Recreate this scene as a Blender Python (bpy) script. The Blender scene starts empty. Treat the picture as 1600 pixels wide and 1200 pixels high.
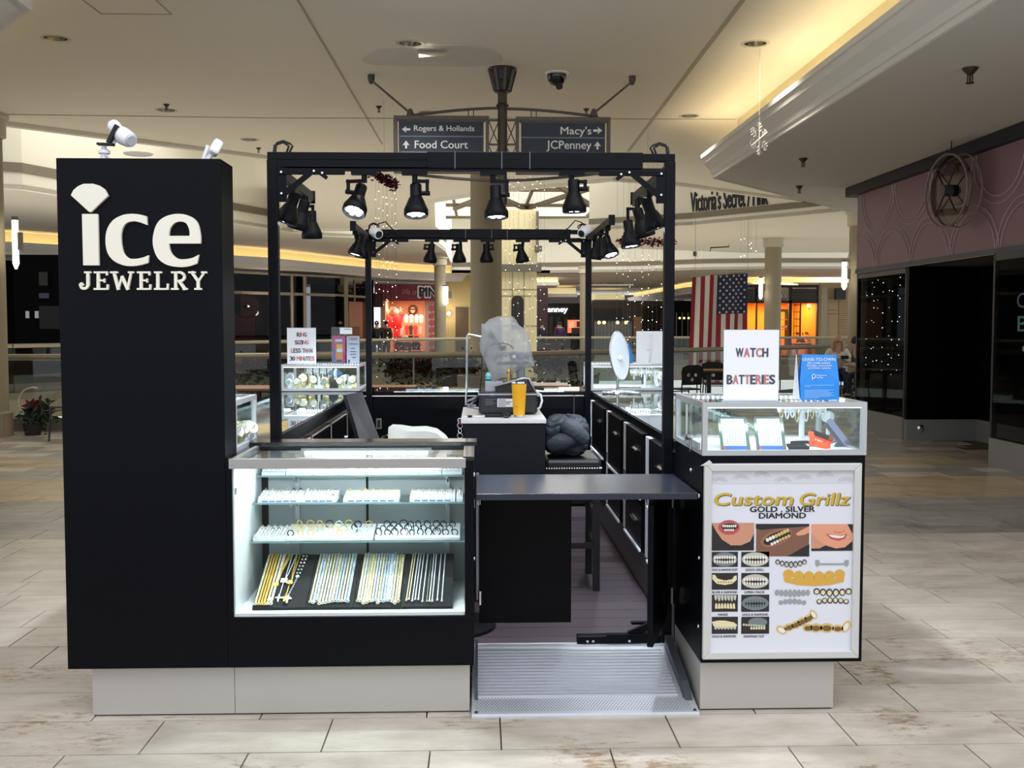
import bpy, math, random
from mathutils import Vector, Matrix, Euler
random.seed(7)
sc = bpy.context.scene
COL = sc.collection
PI = math.pi
R = math.radians

# ------------------------------------------------------------------ camera, world, main lights, exposure
F_PX, CAM_Z = 1650.0, 1.5
PITCH = math.atan(90 / F_PX)
YAW = math.atan(52 / F_PX * math.cos(PITCH))
cam_d = bpy.data.cameras.new('camera')
cam = bpy.data.objects.new('camera', cam_d)
COL.objects.link(cam)
cam_d.sensor_width = 36
cam_d.lens = F_PX / 1600 * 36
cam_d.clip_start, cam_d.clip_end = .05, 200
cam.location = (0, 0, CAM_Z)
cam.rotation_euler = (PI / 2 - PITCH, 0, -YAW)
sc.camera = cam

sc.view_settings.view_transform = 'Standard'
sc.view_settings.look = 'None'
sc.view_settings.gamma = 1
sc.view_settings.use_curve_mapping = False
sc.view_settings.exposure = 1.1
sc.cycles.transparent_max_bounces = 32
sc.cycles.max_bounces = 8
sc.cycles.diffuse_bounces = 4
sc.cycles.glossy_bounces = 4

w = bpy.data.worlds.new('world'); sc.world = w
w.use_nodes = True
w.node_tree.nodes['Background'].inputs[0].default_value = (.93, .96, 1, 1)
w.node_tree.nodes['Background'].inputs[1].default_value = 0.60

def lamp(kind, loc, energy, color=(1, 1, 1), aim=(0, 0, -1), size=.1, size_y=None, angle=60, blend=.6, name='lamp', axis=None):
    d = bpy.data.lights.new(name, kind)
    d.energy = energy; d.color = color
    if kind == 'AREA':
        d.size = size
        if size_y: d.shape = 'RECTANGLE'; d.size_y = size_y
    elif kind == 'SPOT':
        d.spot_size = R(angle); d.spot_blend = blend; d.shadow_soft_size = size
    else:
        d.shadow_soft_size = size
    o = bpy.data.objects.new(name, d); COL.objects.link(o)
    o.location = loc
    if kind == 'AREA':                      # long side (size) along axis
        z = -Vector(aim).normalized(); x = Vector(axis or (1, 0, 0)); x = (x - z * x.dot(z)).normalized()
        o.rotation_euler = Matrix((x, z.cross(x), z)).transposed().to_euler()
    else: o.rotation_euler = Vector(aim).to_track_quat('-Z', 'Y').to_euler()
    return o

WARM = (1, .91, .78)
NEUT = (1, .95, .87)
COOL = (.86, .93, 1)
# area lamp added for an assumed skylight, unseen above the camera
lamp('AREA', (1.5, 0.5, 6.4), 110, (.95, .97, 1), (0, .12, -1), 6, 5, name='assumed_skylight')
# daylight of the skylight over the far court
lamp('AREA', (1.5, 36, 6.25), 620, (1, .98, .94), (0, 0, -1), 9, 18, name='far_court_skylight')
lamp('AREA', (-6.5, 23, 6.3), 80, (1, .97, .92), (0, 0, -1), 5, 6, name='near_court_skylight')

# ------------------------------------------------------------------ colour and materials
def lin(c):
    c = c / 255
    return c / 12.92 if c <= .04045 else ((c + .055) / 1.055) ** 2.4
def rgb(c): return (lin(c[0]), lin(c[1]), lin(c[2]), 1)
MATS = {}
def mat(name, col=(128, 128, 128), rough=.5, metal=0, emit=0, vary=0, noise=None, bump=None, spec=.5, ecol=None, coat=0):
    if name in MATS: return MATS[name]
    m = bpy.data.materials.new(name); m.use_nodes = True
    nt = m.node_tree; b = nt.nodes['Principled BSDF']
    b.inputs['Base Color'].default_value = rgb(col)
    b.inputs['Roughness'].default_value = rough
    b.inputs['Metallic'].default_value = metal
    b.inputs['Specular IOR Level'].default_value = spec
    b.inputs['Coat Weight'].default_value = coat
    b.inputs['Coat Roughness'].default_value = .15
    if emit:
        b.inputs['Emission Color'].default_value = rgb(ecol or col)
        b.inputs['Emission Strength'].default_value = emit
    sock = None
    if noise:                                     # (scale, amount) brightness mottling in object space
        tc = nt.nodes.new('ShaderNodeTexCoord'); n = nt.nodes.new('ShaderNodeTexNoise')
        n.inputs['Scale'].default_value = noise[0]; n.inputs['Detail'].default_value = 5
        nt.links.new(tc.outputs['Object'], n.inputs['Vector'])
        mr = nt.nodes.new('ShaderNodeMapRange')
        mr.inputs['To Min'].default_value = 1 - noise[1]; mr.inputs['To Max'].default_value = 1 + noise[1]
        nt.links.new(n.outputs['Fac'], mr.inputs['Value']); sock = mr.outputs['Result']
    if vary:
        oi = nt.nodes.new('ShaderNodeObjectInfo'); mr = nt.nodes.new('ShaderNodeMapRange')
        mr.inputs['To Min'].default_value = 1 - vary; mr.inputs['To Max'].default_value = 1 + vary
        nt.links.new(oi.outputs['Random'], mr.inputs['Value'])
        if sock:
            mm = nt.nodes.new('ShaderNodeMath'); mm.operation = 'MULTIPLY'
            nt.links.new(sock, mm.inputs[0]); nt.links.new(mr.outputs['Result'], mm.inputs[1]); sock = mm.outputs[0]
        else: sock = mr.outputs['Result']
    if sock:
        hv = nt.nodes.new('ShaderNodeHueSaturation'); hv.inputs['Color'].default_value = rgb(col)
        nt.links.new(sock, hv.inputs['Value']); nt.links.new(hv.outputs['Color'], b.inputs['Base Color'])
    if bump:
        tc = nt.nodes.new('ShaderNodeTexCoord'); n = nt.nodes.new('ShaderNodeTexNoise')
        n.inputs['Scale'].default_value = bump[0]; n.inputs['Detail'].default_value = 4
        nt.links.new(tc.outputs['Object'], n.inputs['Vector'])
        bp = nt.nodes.new('ShaderNodeBump'); bp.inputs['Strength'].default_value = bump[1]; bp.inputs['Distance'].default_value = .02
        nt.links.new(n.outputs['Fac'], bp.inputs['Height']); nt.links.new(bp.outputs['Normal'], b.inputs['Normal'])
    MATS[name] = m
    return m

def glass_mat(name, tint=(244, 249, 247), refl=.03, k=.7):
    if name in MATS: return MATS[name]
    m = bpy.data.materials.new(name); m.use_nodes = True
    nt = m.node_tree; nt.nodes.clear()
    out = nt.nodes.new('ShaderNodeOutputMaterial'); mix = nt.nodes.new('ShaderNodeMixShader')
    tr = nt.nodes.new('ShaderNodeBsdfTransparent'); gl = nt.nodes.new('ShaderNodeBsdfGlossy')
    tr.inputs[0].default_value = rgb(tint); gl.inputs['Roughness'].default_value = .02
    lw = nt.nodes.new('ShaderNodeLayerWeight'); lw.inputs[0].default_value = .5
    pw = nt.nodes.new('ShaderNodeMath'); pw.operation = 'POWER'; pw.inputs[1].default_value = 4.5
    ma = nt.nodes.new('ShaderNodeMath'); ma.operation = 'MULTIPLY_ADD'; ma.inputs[1].default_value = k; ma.inputs[2].default_value = refl
    nt.links.new(lw.outputs['Facing'], pw.inputs[0]); nt.links.new(pw.outputs[0], ma.inputs[0])
    nt.links.new(ma.outputs[0], mix.inputs[0]); nt.links.new(tr.outputs[0], mix.inputs[1]); nt.links.new(gl.outputs[0], mix.inputs[2])
    nt.links.new(mix.outputs[0], out.inputs[0])
    MATS[name] = m
    return m

BLACK = mat('black_laminate', (4, 5, 11), .45, spec=.12)
BLACKG = mat('black_gloss_top', (13, 14, 19), .16, spec=.5)
BLACKM = mat('black_metal', (5, 6, 13), .42, spec=.15, bump=(60, .05))
RUBBER = mat('black_rubber', (14, 14, 16), .7)
WHITE = mat('white_laminate', (226, 228, 232), .45)
PLASTW = mat('white_plastic', (232, 234, 240), .3)
PAPER = mat('white_paper', (232, 233, 240), .55)
ALU = mat('aluminium', (196, 198, 204), .38, .75)
ALUP = mat('pale_aluminium', (206, 206, 206), .45, .35)
CHROME = mat('chrome', (215, 218, 222), .15, 1)
STEELP = mat('plinth_steel', (180, 177, 172), .42, .25, noise=(2, .04))
GLASS = glass_mat('clear_glass')
GLASSD = glass_mat('storefront_glass', (176, 180, 184), .008, .35)
GOLD = mat('gold', (240, 200, 104), .3, .45)
GOLDP = mat('pale_gold', (244, 230, 188), .3, .4)
SILVER = mat('silver', (232, 236, 244), .28, .4)
INK = mat('black_ink', (24, 24, 28), .6)
CEIL = mat('ceiling_paint', (226, 220, 209), .85, noise=(.5, .02))
SOFF = mat('soffit_paint', (218, 214, 207), .85, noise=(.5, .02))
CREAM = mat('cream_plaster', (206, 198, 178), .8)
CREAMY = mat('cove_plaster', (226, 214, 176), .85, bump=(90, .12))
COLP = mat('column_paint', (142, 132, 110), .7)
TAUPE = mat('taupe_reveal', (122, 113, 98), .8)
COVE = mat('cove_tube', (255, 232, 170), .5, emit=3)
LED = mat('led_white', (240, 246, 255), .5, emit=6)
LEDS = mat('led_soft', (240, 246, 255), .5, emit=2.5)
BULB = mat('fairy_bulb', (255, 248, 230), .5, emit=5)
SCONCE = mat('sconce_glass', (255, 246, 224), .5, emit=3.2)

# ------------------------------------------------------------------ pixel of the 1600x1200 photograph -> point at real depth
_cp, _sp, _cy, _sy = math.cos(PITCH), math.sin(PITCH), math.cos(YAW), math.sin(YAW)
_r = Vector((_cy, -_sy, 0)); _f = Vector((_sy * _cp, _cy * _cp, -_sp)); _u = _r.cross(_f)
CAMP = Vector((0, 0, CAM_Z))
def ray(px, py): return _r * ((px - 800) / F_PX) + _u * ((600 - py) / F_PX) + _f
def P(px, py, Y):                      # on the plane at depth Y
    d = ray(px, py); return CAMP + d * (Y / d.y)
def PZ(px, py, Z):                     # on the plane at height Z
    d = ray(px, py); return CAMP + d * ((Z - CAM_Z) / d.z)
def PX(px, py, X):                     # on the plane at X
    d = ray(px, py); return CAMP + d * (X / d.x)

# ------------------------------------------------------------------ mesh builder
ORG = {}
class MB:
    def __init__(s): s.v = []; s.f = []
    def box(s, x0, x1, y0, y1, z0, z1, M=None):
        n = len(s.v)
        for x, y, z in ((x0, y0, z0), (x1, y0, z0), (x1, y1, z0), (x0, y1, z0), (x0, y0, z1), (x1, y0, z1), (x1, y1, z1), (x0, y1, z1)):
            p = Vector((x, y, z)); s.v.append(M @ p if M else p)
        s.f += [tuple(n + i for i in q) for q in ((0, 3, 2, 1), (4, 5, 6, 7), (0, 1, 5, 4), (1, 2, 6, 5), (2, 3, 7, 6), (3, 0, 4, 7))]
        return s
    def cbox(s, c, d, M=None):
        T = Matrix.Translation(Vector(c)) @ (M.to_4x4() if M else Matrix())
        return s.box(-d[0] / 2, d[0] / 2, -d[1] / 2, d[1] / 2, -d[2] / 2, d[2] / 2, T)
    def bar(s, a, b, w, h, up=(0, 0, 1)):
        a, b = Vector(a), Vector(b); d = b - a; L = d.length; z = d.normalized()
        u = Vector(up)
        if abs(u.dot(z)) > .95: u = Vector((0, 1, 0))
        x = u.cross(z).normalized(); y = z.cross(x)
        M = Matrix((x, y, z)).transposed().to_4x4(); M.translation = a
        return s.box(-w / 2, w / 2, -h / 2, h / 2, 0, L, M)
    def ring(s, c, x, y, r, n, ry=None):
        ry = r if ry is None else ry
        k = len(s.v)
        for i in range(n):
            a = 2 * PI * i / n; s.v.append(Vector(c) + x * (r * math.cos(a)) + y * (ry * math.sin(a)))
        return k
    def bridge(s, a, b, n, closed=True):
        for i in range(n if closed else n - 1):
            j = (i + 1) % n; s.f.append((a + i, a + j, b + j, b + i))
    def lathe(s, prof, n=20, o=(0, 0, 0), axis=(0, 0, 1), caps=True):
        z = Vector(axis).normalized(); u = Vector((1, 0, 0)) if abs(z.x) < .9 else Vector((0, 1, 0))
        x = (u - z * u.dot(z)).normalized(); y = z.cross(x); o = Vector(o); ks = []
        for r, h in prof: ks.append(s.ring(o + z * h, x, y, max(r, 1e-4), n))
        for a, b in zip(ks, ks[1:]): s.bridge(a, b, n)
        if caps:
            s.f.append(tuple(reversed(range(ks[0], ks[0] + n)))); s.f.append(tuple(range(ks[-1], ks[-1] + n)))
        return s
    def cyl(s, a, b, r, n=14, r2=None):
        a, b = Vector(a), Vector(b); d = b - a
        return s.lathe([(r, 0), (r if r2 is None else r2, d.length)], n, a, d)
    def tube(s, pts, r, n=8, closed=False):
        pts = [Vector(p) for p in pts]; N = len(pts); ks = []; px = None
        rr = r if isinstance(r, (list, tuple)) else [r] * N
        for i, p in enumerate(pts):
            if closed: t = pts[(i + 1) % N] - pts[i - 1]
            else: t = pts[min(i + 1, N - 1)] - pts[max(i - 1, 0)]
            t.normalize()
            if px is None:
                u = Vector((0, 0, 1)) if abs(t.z) < .9 else Vector((1, 0, 0)); px = (u - t * u.dot(t)).normalized()
            else: px = (px - t * px.dot(t)).normalized()
            ks.append(s.ring(p, px, t.cross(px), rr[i], n))
        for a, b in zip(ks, ks[1:]): s.bridge(a, b, n)
        if closed: s.bridge(ks[-1], ks[0], n)
        else:
            s.f.append(tuple(reversed(range(ks[0], ks[0] + n)))); s.f.append(tuple(range(ks[-1], ks[-1] + n)))
        return s
    def torus(s, c, R_, r, n=20, m=6, axis=(0, 0, 1), sy=1, a0=0, a1=2 * PI):
        z = Vector(axis).normalized(); u = Vector((1, 0, 0)) if abs(z.x) < .9 else Vector((0, 1, 0))
        x = (u - z * u.dot(z)).normalized(); y = z.cross(x); c = Vector(c)
        full = abs(a1 - a0 - 2 * PI) < 1e-3
        pts = [c + x * (R_ * math.cos(a0 + (a1 - a0) * i / n)) + y * (R_ * sy * math.sin(a0 + (a1 - a0) * i / n)) for i in range(n if full else n + 1)]
        return s.tube(pts, r, m, full)
    def sphere(s, c, r, n=10, m=6, sc_=(1, 1, 1)):
        c = Vector(c); ks = []
        for j in range(m + 1):
            t = PI * j / m; k = len(s.v)
            for i in range(n):
                a = 2 * PI * i / n; q = max(math.sin(t), 1e-3)
                s.v.append(c + Vector((r * sc_[0] * q * math.cos(a), r * sc_[1] * q * math.sin(a), -r * sc_[2] * math.cos(t))))
            ks.append(k)
        for a, b in zip(ks, ks[1:]): s.bridge(a, b, n)
        return s
    def octa(s, c, r):
        c = Vector(c); k = len(s.v)
        s.v += [c + Vector(d) * r for d in ((1, 0, 0), (0, 1, 0), (-1, 0, 0), (0, -1, 0), (0, 0, 1), (0, 0, -1))]
        for i in range(4):
            j = (i + 1) % 4; s.f.append((k + i, k + j, k + 4)); s.f.append((k + j, k + i, k + 5))
        return s
    def prism(s, poly, fn, d0, d1):              # poly [(a,b)], fn(a,b,d) -> point
        n = len(poly); k = len(s.v)
        s.v += [Vector(fn(a, b, d0)) for a, b in poly] + [Vector(fn(a, b, d1)) for a, b in poly]
        s.f.append(tuple(range(k, k + n))); s.f.append(tuple(reversed(range(k + n, k + 2 * n))))
        for i in range(n):
            j = (i + 1) % n; s.f.append((k + j, k + i, k + n + i, k + n + j))
        return s
    def slab(s, poly, z0, z1): return s.prism(poly, lambda a, b, d: (a, b, d), z1, z0)
    def xz(s, poly, y0, y1): return s.prism(poly, lambda a, b, d: (a, d, b), y0, y1)
    def sweep(s, path, prof, up=(0, 0, 1)):       # prof [(offset to the right of travel, height)] along a plan path [(x,y,z)]
        path = [Vector(p) for p in path]; N = len(path); m = len(prof); ks = []
        for i, p in enumerate(path):
            d1 = (path[i] - path[i - 1]).normalized() if i else None
            d2 = (path[i + 1] - path[i]).normalized() if i < N - 1 else None
            d1 = d1 or d2; d2 = d2 or d1
            n1 = Vector((d1.y, -d1.x, 0)); n2 = Vector((d2.y, -d2.x, 0)); nn = (n1 + n2).normalized()
            kf = 1 / max(nn.dot(n1), .3); k = len(s.v)
            for a, h in prof: s.v.append(p + nn * (a * kf) + Vector((0, 0, h)))
            ks.append(k)
        for a, b in zip(ks, ks[1:]): s.bridge(a, b, m)
        s.f.append(tuple(reversed(range(ks[0], ks[0] + m)))); s.f.append(tuple(range(ks[-1], ks[-1] + m)))
        return s
    def grid(s, nu, nv, fn, close_u=False):
        k = len(s.v)
        for j in range(nv + 1):
            for i in range(nu + 1): s.v.append(Vector(fn(i / nu, j / nv)))
        w_ = nu + 1
        for j in range(nv):
            for i in range(nu): s.f.append((k + j * w_ + i, k + j * w_ + i + 1, k + (j + 1) * w_ + i + 1, k + (j + 1) * w_ + i))
        return s
    def build(s, name, m, parent=None, smooth=False, bevel=0, mods=None, org=None):
        o_ = Vector(org) if org is not None else (ORG.get(parent.name, Vector()) if parent else Vector())
        me = bpy.data.meshes.new(name)
        me.from_pydata([tuple(p - o_) for p in s.v], [], s.f)
        import bmesh
        bm = bmesh.new(); bm.from_mesh(me); bmesh.ops.recalc_face_normals(bm, faces=bm.faces); bm.to_mesh(me); bm.free()
        if smooth: me.polygons.foreach_set('use_smooth', [True] * len(me.polygons))
        if smooth == 2:
            try: me.set_sharp_from_angle(angle=R(40))
            except Exception: pass
        me.materials.append(m)
        o = bpy.data.objects.new(name, me); COL.objects.link(o)
        if parent: o.parent = parent
        if parent: ORG[o.name] = o_
        if org is not None: o.location = o_
        if bevel:
            b = o.modifiers.new('bevel', 'BEVEL'); b.width = bevel; b.segments = 2; b.limit_method = 'ANGLE'; b.angle_limit = R(50)
        return o
def B(*a): return MB().box(*a)

def tag(o, label, cat, group=None):
    o['label'] = label; o['category'] = cat
    if group: o['group'] = group
    return o
def thing(name, label, cat, loc=(0, 0, 0), group=None):
    o = bpy.data.objects.new(name, None); COL.objects.link(o)
    o.empty_display_size = .1
    o.location = loc; ORG[o.name] = Vector(loc)
    return tag(o, label, cat, group)
def struct(o, label=None, cat=None):
    o['kind'] = 'structure'
    if label: o['label'] = label
    if cat: o['category'] = cat
    return o
def dup(root, loc=None, rotz=None, label=None, group=None, M=None):
    r = root.copy(); COL.objects.link(r)
    if M is not None: r.matrix_world = M
    else:
        if loc is not None: r.location = loc
        if rotz is not None: r.rotation_euler = (0, 0, rotz)
    if label: r['label'] = label
    if group: r['group'] = group
    for ch in list(root.children):
        if ch.type == 'LIGHT': continue
        c = ch.copy(); COL.objects.link(c); c.parent = r
        for g in list(ch.children):
            e = g.copy(); COL.objects.link(e); e.parent = c
    return r

# lettering: built-in font, fitted into a rectangle of a plane given by fn(a,b,d)
def text(s, name, rect, fn, m, parent, depth=.002, bold=0, shear=0, space=1, lift=0):
    cu = bpy.data.curves.new(name, 'FONT')
    cu.body = s; cu.size = 1; cu.shear = shear; cu.space_character = space
    cu.resolution_u = 3; cu.fill_mode = 'FRONT'; cu.align_x = 'LEFT'
    t = bpy.data.objects.new(name + '_t', cu)
    me = bpy.data.meshes.new_from_object(t)
    bpy.data.objects.remove(t); bpy.data.curves.remove(cu)
    xs = [v.co.x for v in me.vertices]; ys = [v.co.y for v in me.vertices]
    x0, x1, y0, y1 = min(xs), max(xs), min(ys), max(ys)
    a0, a1, b0, b1 = rect
    o_ = ORG.get(parent.name, Vector()) if parent else Vector()
    n = len(me.vertices); verts = []; faces = []
    pts = [((v.co.x - x0) / (x1 - x0) * (a1 - a0) + a0, (v.co.y - y0) / (y1 - y0) * (b1 - b0) + b0) for v in me.vertices]
    for a, b in pts: verts.append(tuple(Vector(fn(a, b, -depth - lift)) - o_))
    for p in me.polygons: faces.append(tuple(p.vertices))
    if depth > .0008:
        for a, b in pts: verts.append(tuple(Vector(fn(a, b, -lift)) - o_))
        cnt = {}
        for p in me.polygons:
            vs = list(p.vertices)
            for i in range(len(vs)):
                e = (vs[i], vs[(i + 1) % len(vs)])
                cnt[e] = cnt.get(e, 0) + 1
        for (i, j) in list(cnt):
            if (j, i) not in cnt: faces.append((j, i, n + i, n + j))
    if bold:
        h_ = bold * (a1 - a0) / (x1 - x0); U_ = (Vector(fn(1, 0, 0)) - Vector(fn(0, 0, 0))).normalized(); V_ = (Vector(fn(0, 1, 0)) - Vector(fn(0, 0, 0))).normalized()
        N_ = (Vector(fn(0, 0, -1)) - Vector(fn(0, 0, 0))).normalized(); nv = len(verts); bv, bf = list(verts), list(faces)
        for q, (du, dv) in enumerate(((-1, 0), (1, 0), (0, -1), (0, 1), (-.6, -.6), (.6, .6), (-.6, .6), (.6, -.6))):
            off = U_ * (du * h_) + V_ * (dv * h_ * .6) + N_ * (.00006 * (q + 1)); k = len(verts)
            verts += [tuple(Vector(v) + off) for v in bv]; faces += [tuple(i + k for i in f) for f in bf]
    bpy.data.meshes.remove(me)
    me = bpy.data.meshes.new(name); me.from_pydata(verts, [], faces); me.materials.append(m)
    o = bpy.data.objects.new(name, me); COL.objects.link(o)
    if parent: o.parent = parent; ORG[o.name] = o_
    return o
def planeY(Y): return lambda a, b, d: (a, Y + d, b)         # a = world x, b = world z, d = towards +Y
def pxrect(x0, y0, x1, y1, Y):                               # pixel box (left, top, right, bottom) -> rect on the plane Y
    p, q = P(x0, y1, Y), P(x1, y0, Y)
    return (p.x, q.x, p.z, q.z)
# ================================================================== THE SETTING
ZC, ZS = 4.36, 3.56          # main ceiling, lower soffit
# ---- floor: bed of grout, travertine tiles in running bond (the 300 that show largest are parts, the rest one joined part)
def tile_mat(name, base, dark, stain):
    m = bpy.data.materials.new(name); m.use_nodes = True; nt = m.node_tree; b = nt.nodes['Principled BSDF']
    N = nt.nodes.new; L = nt.links.new
    tc = N('ShaderNodeTexCoord'); oi = N('ShaderNodeObjectInfo'); geo = N('ShaderNodeNewGeometry')
    mp = N('ShaderNodeVectorMath'); mp.operation = 'MULTIPLY'; mp.inputs[1].default_value = (1, 2.2, 1)
    L(geo.outputs['Position'], mp.inputs[0])
    n1 = N('ShaderNodeTexNoise'); n1.inputs['Scale'].default_value = 3.2; n1.inputs['Detail'].default_value = 8; n1.inputs['Roughness'].default_value = .65
    L(mp.outputs[0], n1.inputs['Vector'])
    r1 = N('ShaderNodeValToRGB'); r1.color_ramp.elements[0].position = .34; r1.color_ramp.elements[0].color = rgb(dark)
    r1.color_ramp.elements[1].position = .62; r1.color_ramp.elements[1].color = rgb(base)
    L(n1.outputs['Fac'], r1.inputs[0])
    n2 = N('ShaderNodeTexNoise'); n2.inputs['Scale'].default_value = 14; n2.inputs['Detail'].default_value = 9; n2.inputs['Roughness'].default_value = .75
    L(mp.outputs[0], n2.inputs['Vector'])
    n3 = N('ShaderNodeTexNoise'); n3.inputs['Scale'].default_value = 1.6; n3.inputs['Detail'].default_value = 2
    L(geo.outputs['Position'], n3.inputs['Vector'])
    mm = N('ShaderNodeMath'); mm.operation = 'MULTIPLY'; L(n2.outputs['Fac'], mm.inputs[0]); L(n3.outputs['Fac'], mm.inputs[1])
    r2 = N('ShaderNodeValToRGB'); r2.color_ramp.elements[0].position = .30; r2.color_ramp.elements[0].color = (0, 0, 0, 1)
    r2.color_ramp.elements[1].position = .38; r2.color_ramp.elements[1].color = (.8, .8, .8, 1)
    L(mm.outputs[0], r2.inputs[0])
    mx = N('ShaderNodeMix'); mx.data_type = 'RGBA'; mx.inputs['B'].default_value = rgb(stain)
    L(r2.outputs[0], mx.inputs['Factor']); L(r1.outputs[0], mx.inputs['A'])
    mr = N('ShaderNodeMapRange'); mr.inputs['To Min'].default_value = .90; mr.inputs['To Max'].default_value = 1.07
    L(oi.outputs['Random'], mr.inputs['Value'])
    hv = N('ShaderNodeHueSaturation'); L(mr.outputs[0], hv.inputs['Value']); L(mx.outputs['Result'], hv.inputs['Color'])
    L(hv.outputs[0], b.inputs['Base Color']); b.inputs['Roughness'].default_value = .30; b.inputs['Specular IOR Level'].default_value = .42
    return m
TILE = tile_mat('travertine', (196, 187, 175), (168, 158, 145), (128, 98, 68))
TILED = tile_mat('travertine_grey', (158, 156, 150), (132, 128, 122), (108, 98, 86))
TILET = tile_mat('travertine_tan', (186, 168, 140), (160, 142, 116), (118, 92, 66))
GROUT = mat('grout', (92, 84, 74), .9)
fl = MB(); fl.slab([(-15, -3), (13.5, -3), (13.5, 25.2), (8.4, 23.9), (4.1, 19.9), (.5, 16.7), (-7, 15.4), (-15, 14.2)], -.35, -.012)
floor = struct(fl.build('floor', GROUT))
TP, TL, GAP = .319, .638, .003
TY0 = 3.67
tile_me = MB().box(-TL / 2 + GAP, TL / 2 - GAP, -TP / 2 + GAP, TP / 2 - GAP, -.012, 0)
tproto = {}
def tile(x, y, m):
    if m.name not in tproto:
        o = tile_me.build('floor_tile', m, floor, org=None); tproto[m.name] = o
    else:
        o = tproto[m.name].copy(); COL.objects.link(o)
    o.location = (x, y, 0); return o
rest = {}
cands = []
rowk0 = int((2.9 - 3.74) / TP) - 1
def edgeY(x): 
    pts = [(-15, 14.2), (-7, 15.4), (.5, 16.7), (4.1, 19.9), (8.4, 23.9), (13.5, 25.2)]
    for (a, b), (c, d) in zip(pts, pts[1:]):
        if a <= x <= c: return b + (d - b) * (x - a) / (c - a)
    return 14
for k in range(-3, 66):
    y = TY0 + TP * (k + .5)
    off = random.Random(k * 13 + 5).uniform(0, TL)
    for i in range(-14, 14):
        x = i * TL + off
        if abs(x) > 8.6 or (x > 6.2 and y < 15.8) or y + TP / 2 > edgeY(x) - .1: continue
        pv = Vector((x, y, 0)) - CAMP; dz = pv.dot(_f)
        dz = max(dz, .05)
        px = 800 + F_PX * pv.dot(_r) / dz; py = 600 - F_PX * pv.dot(_u) / dz
        hidden = (-1.4 < x < 1.2 and 4.25 < y < 8.6) or not (-60 < px < 1660 and py < 1240)
        row = 0
        m = TILE
        if 7.65 < y < 9.1: m = TILED
        elif 9.1 < y < 10.3: m = TILET
        elif y > 12.3 or 10.3 < y < 11.3: m = TILED if (k + i) % 3 else TILE
        elif 11.3 < y: m = TILET if (k * 7 + i) % 3 else TILED
        cands.append((hidden, dz, x, y, m))
cands.sort(key=lambda c: (c[0], c[1]))
for n, (h, dz, x, y, m) in enumerate(cands):
    if n < 295: tile(x, y, m)
    else: rest.setdefault(m.name, (m, MB()))[1].box(x - TL / 2 + GAP, x + TL / 2 - GAP, y - TP / 2 + GAP, y + TP / 2 - GAP, -.012, 0)
for nm, (m, mb) in rest.items():
    o = mb.build('floor_tiles', m, floor); o['kind'] = 'stuff'

# ---- main ceiling with control joints
near_edge = [(-14, 13.3), (-6.8, 15.1), (-3.6, 18.1), (-4.4, 24), (-5.9, 31.4), (-1.27, 31.4), (-1.0, 24.2), (.4, 22.4), (2.6, 20.6), (3.9, 21.2), (7.4, 24), (9.5, 26)]
DLP = [(87, 60), (641, 68), (1180, 68), (260, 172), (668, 176), (1077, 181), (390, 218)]
cu = bpy.data.curves.new('ceiling', 'CURVE'); cu.dimensions = '2D'; cu.fill_mode = 'BOTH'; cu.extrude = .125
def _spl(pts):
    s = cu.splines.new('POLY'); s.points.add(len(pts) - 1); s.use_cyclic_u = True
    for p_, q_ in zip(s.points, pts): p_.co = (q_[0], q_[1], 0, 1)
_spl([(-14, 5.2), (9.5, 5.2)] + near_edge[::-1])
for px, py in DLP:
    c = PZ(px, py, ZC); _spl([(c.x + .118 * math.cos(2 * PI * k / 28), c.y + .118 * math.sin(2 * PI * k / 28)) for k in range(28)])
tmp = bpy.data.objects.new('tmp', cu); me = bpy.data.meshes.new_from_object(tmp); bpy.data.objects.remove(tmp)
me.transform(Matrix.Translation((0, 0, ZC + .125))); me.materials.clear(); me.materials.append(CEIL)
ceiling = bpy.data.objects.new('ceiling', me); COL.objects.link(ceiling); struct(ceiling)
JO = mat('joint_bead', (172, 163, 148), .8)
def joint(pts, wd=.022):
    mb = MB()
    for a, b in zip(pts, pts[1:]): mb.bar((a.x, a.y, ZC - .003), (b.x, b.y, ZC - .003), wd, .008)
    mb.build('joint_bead', JO, ceiling)
joint([PZ(448, -30, ZC), PZ(597, 225, ZC)], .02)
joint([PZ(1183, -30, ZC), PZ(982, 236, ZC)], .045)
joint([PZ(475, 274, ZC), PZ(615, 240, ZC)], .03)
joint([PZ(-20, 178, ZC), PZ(420, 184, ZC)], .03); joint([PZ(420, 184, ZC), PZ(1150, 186, ZC)], .03)
joint([PZ(130, 0, ZC), PZ(158, 21, ZC)], .015); joint([PZ(158, 21, ZC), PZ(268, 22, ZC)], .012); joint([PZ(244, 0, ZC), PZ(268, 22, ZC)], .015)
# water-stained repair patch with a hanging flake of paint
blob = [PZ(675 + (108 + 10 * math.sin(3.1 * a)) * math.cos(a), 88 + (19 + 4 * math.sin(2.3 * a + 1)) * math.sin(a), ZC - .001) for a in [2 * PI * k / 36 for k in range(36)]]
MB().slab([(q_.x, q_.y) for q_ in blob], ZC - .005, ZC - .0005).build('repair_patch', mat('patch_plaster', (206, 202, 195), .9, noise=(3, .05)), ceiling)
o = MB()
q = [PZ(652, 80, ZC), PZ(705, 80, ZC), PZ(690, 88, ZC - .1), PZ(655, 89, ZC - .12)]
o.v = q + [p + Vector((0, .01, .01)) for p in q]; o.f = [(0, 1, 2, 3), (7, 6, 5, 4), (0, 4, 5, 1), (1, 5, 6, 2), (2, 6, 7, 3), (3, 7, 4, 0)]
o.build('peeling_flake', mat('flake', (226, 222, 208), .8), ceiling)
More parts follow.
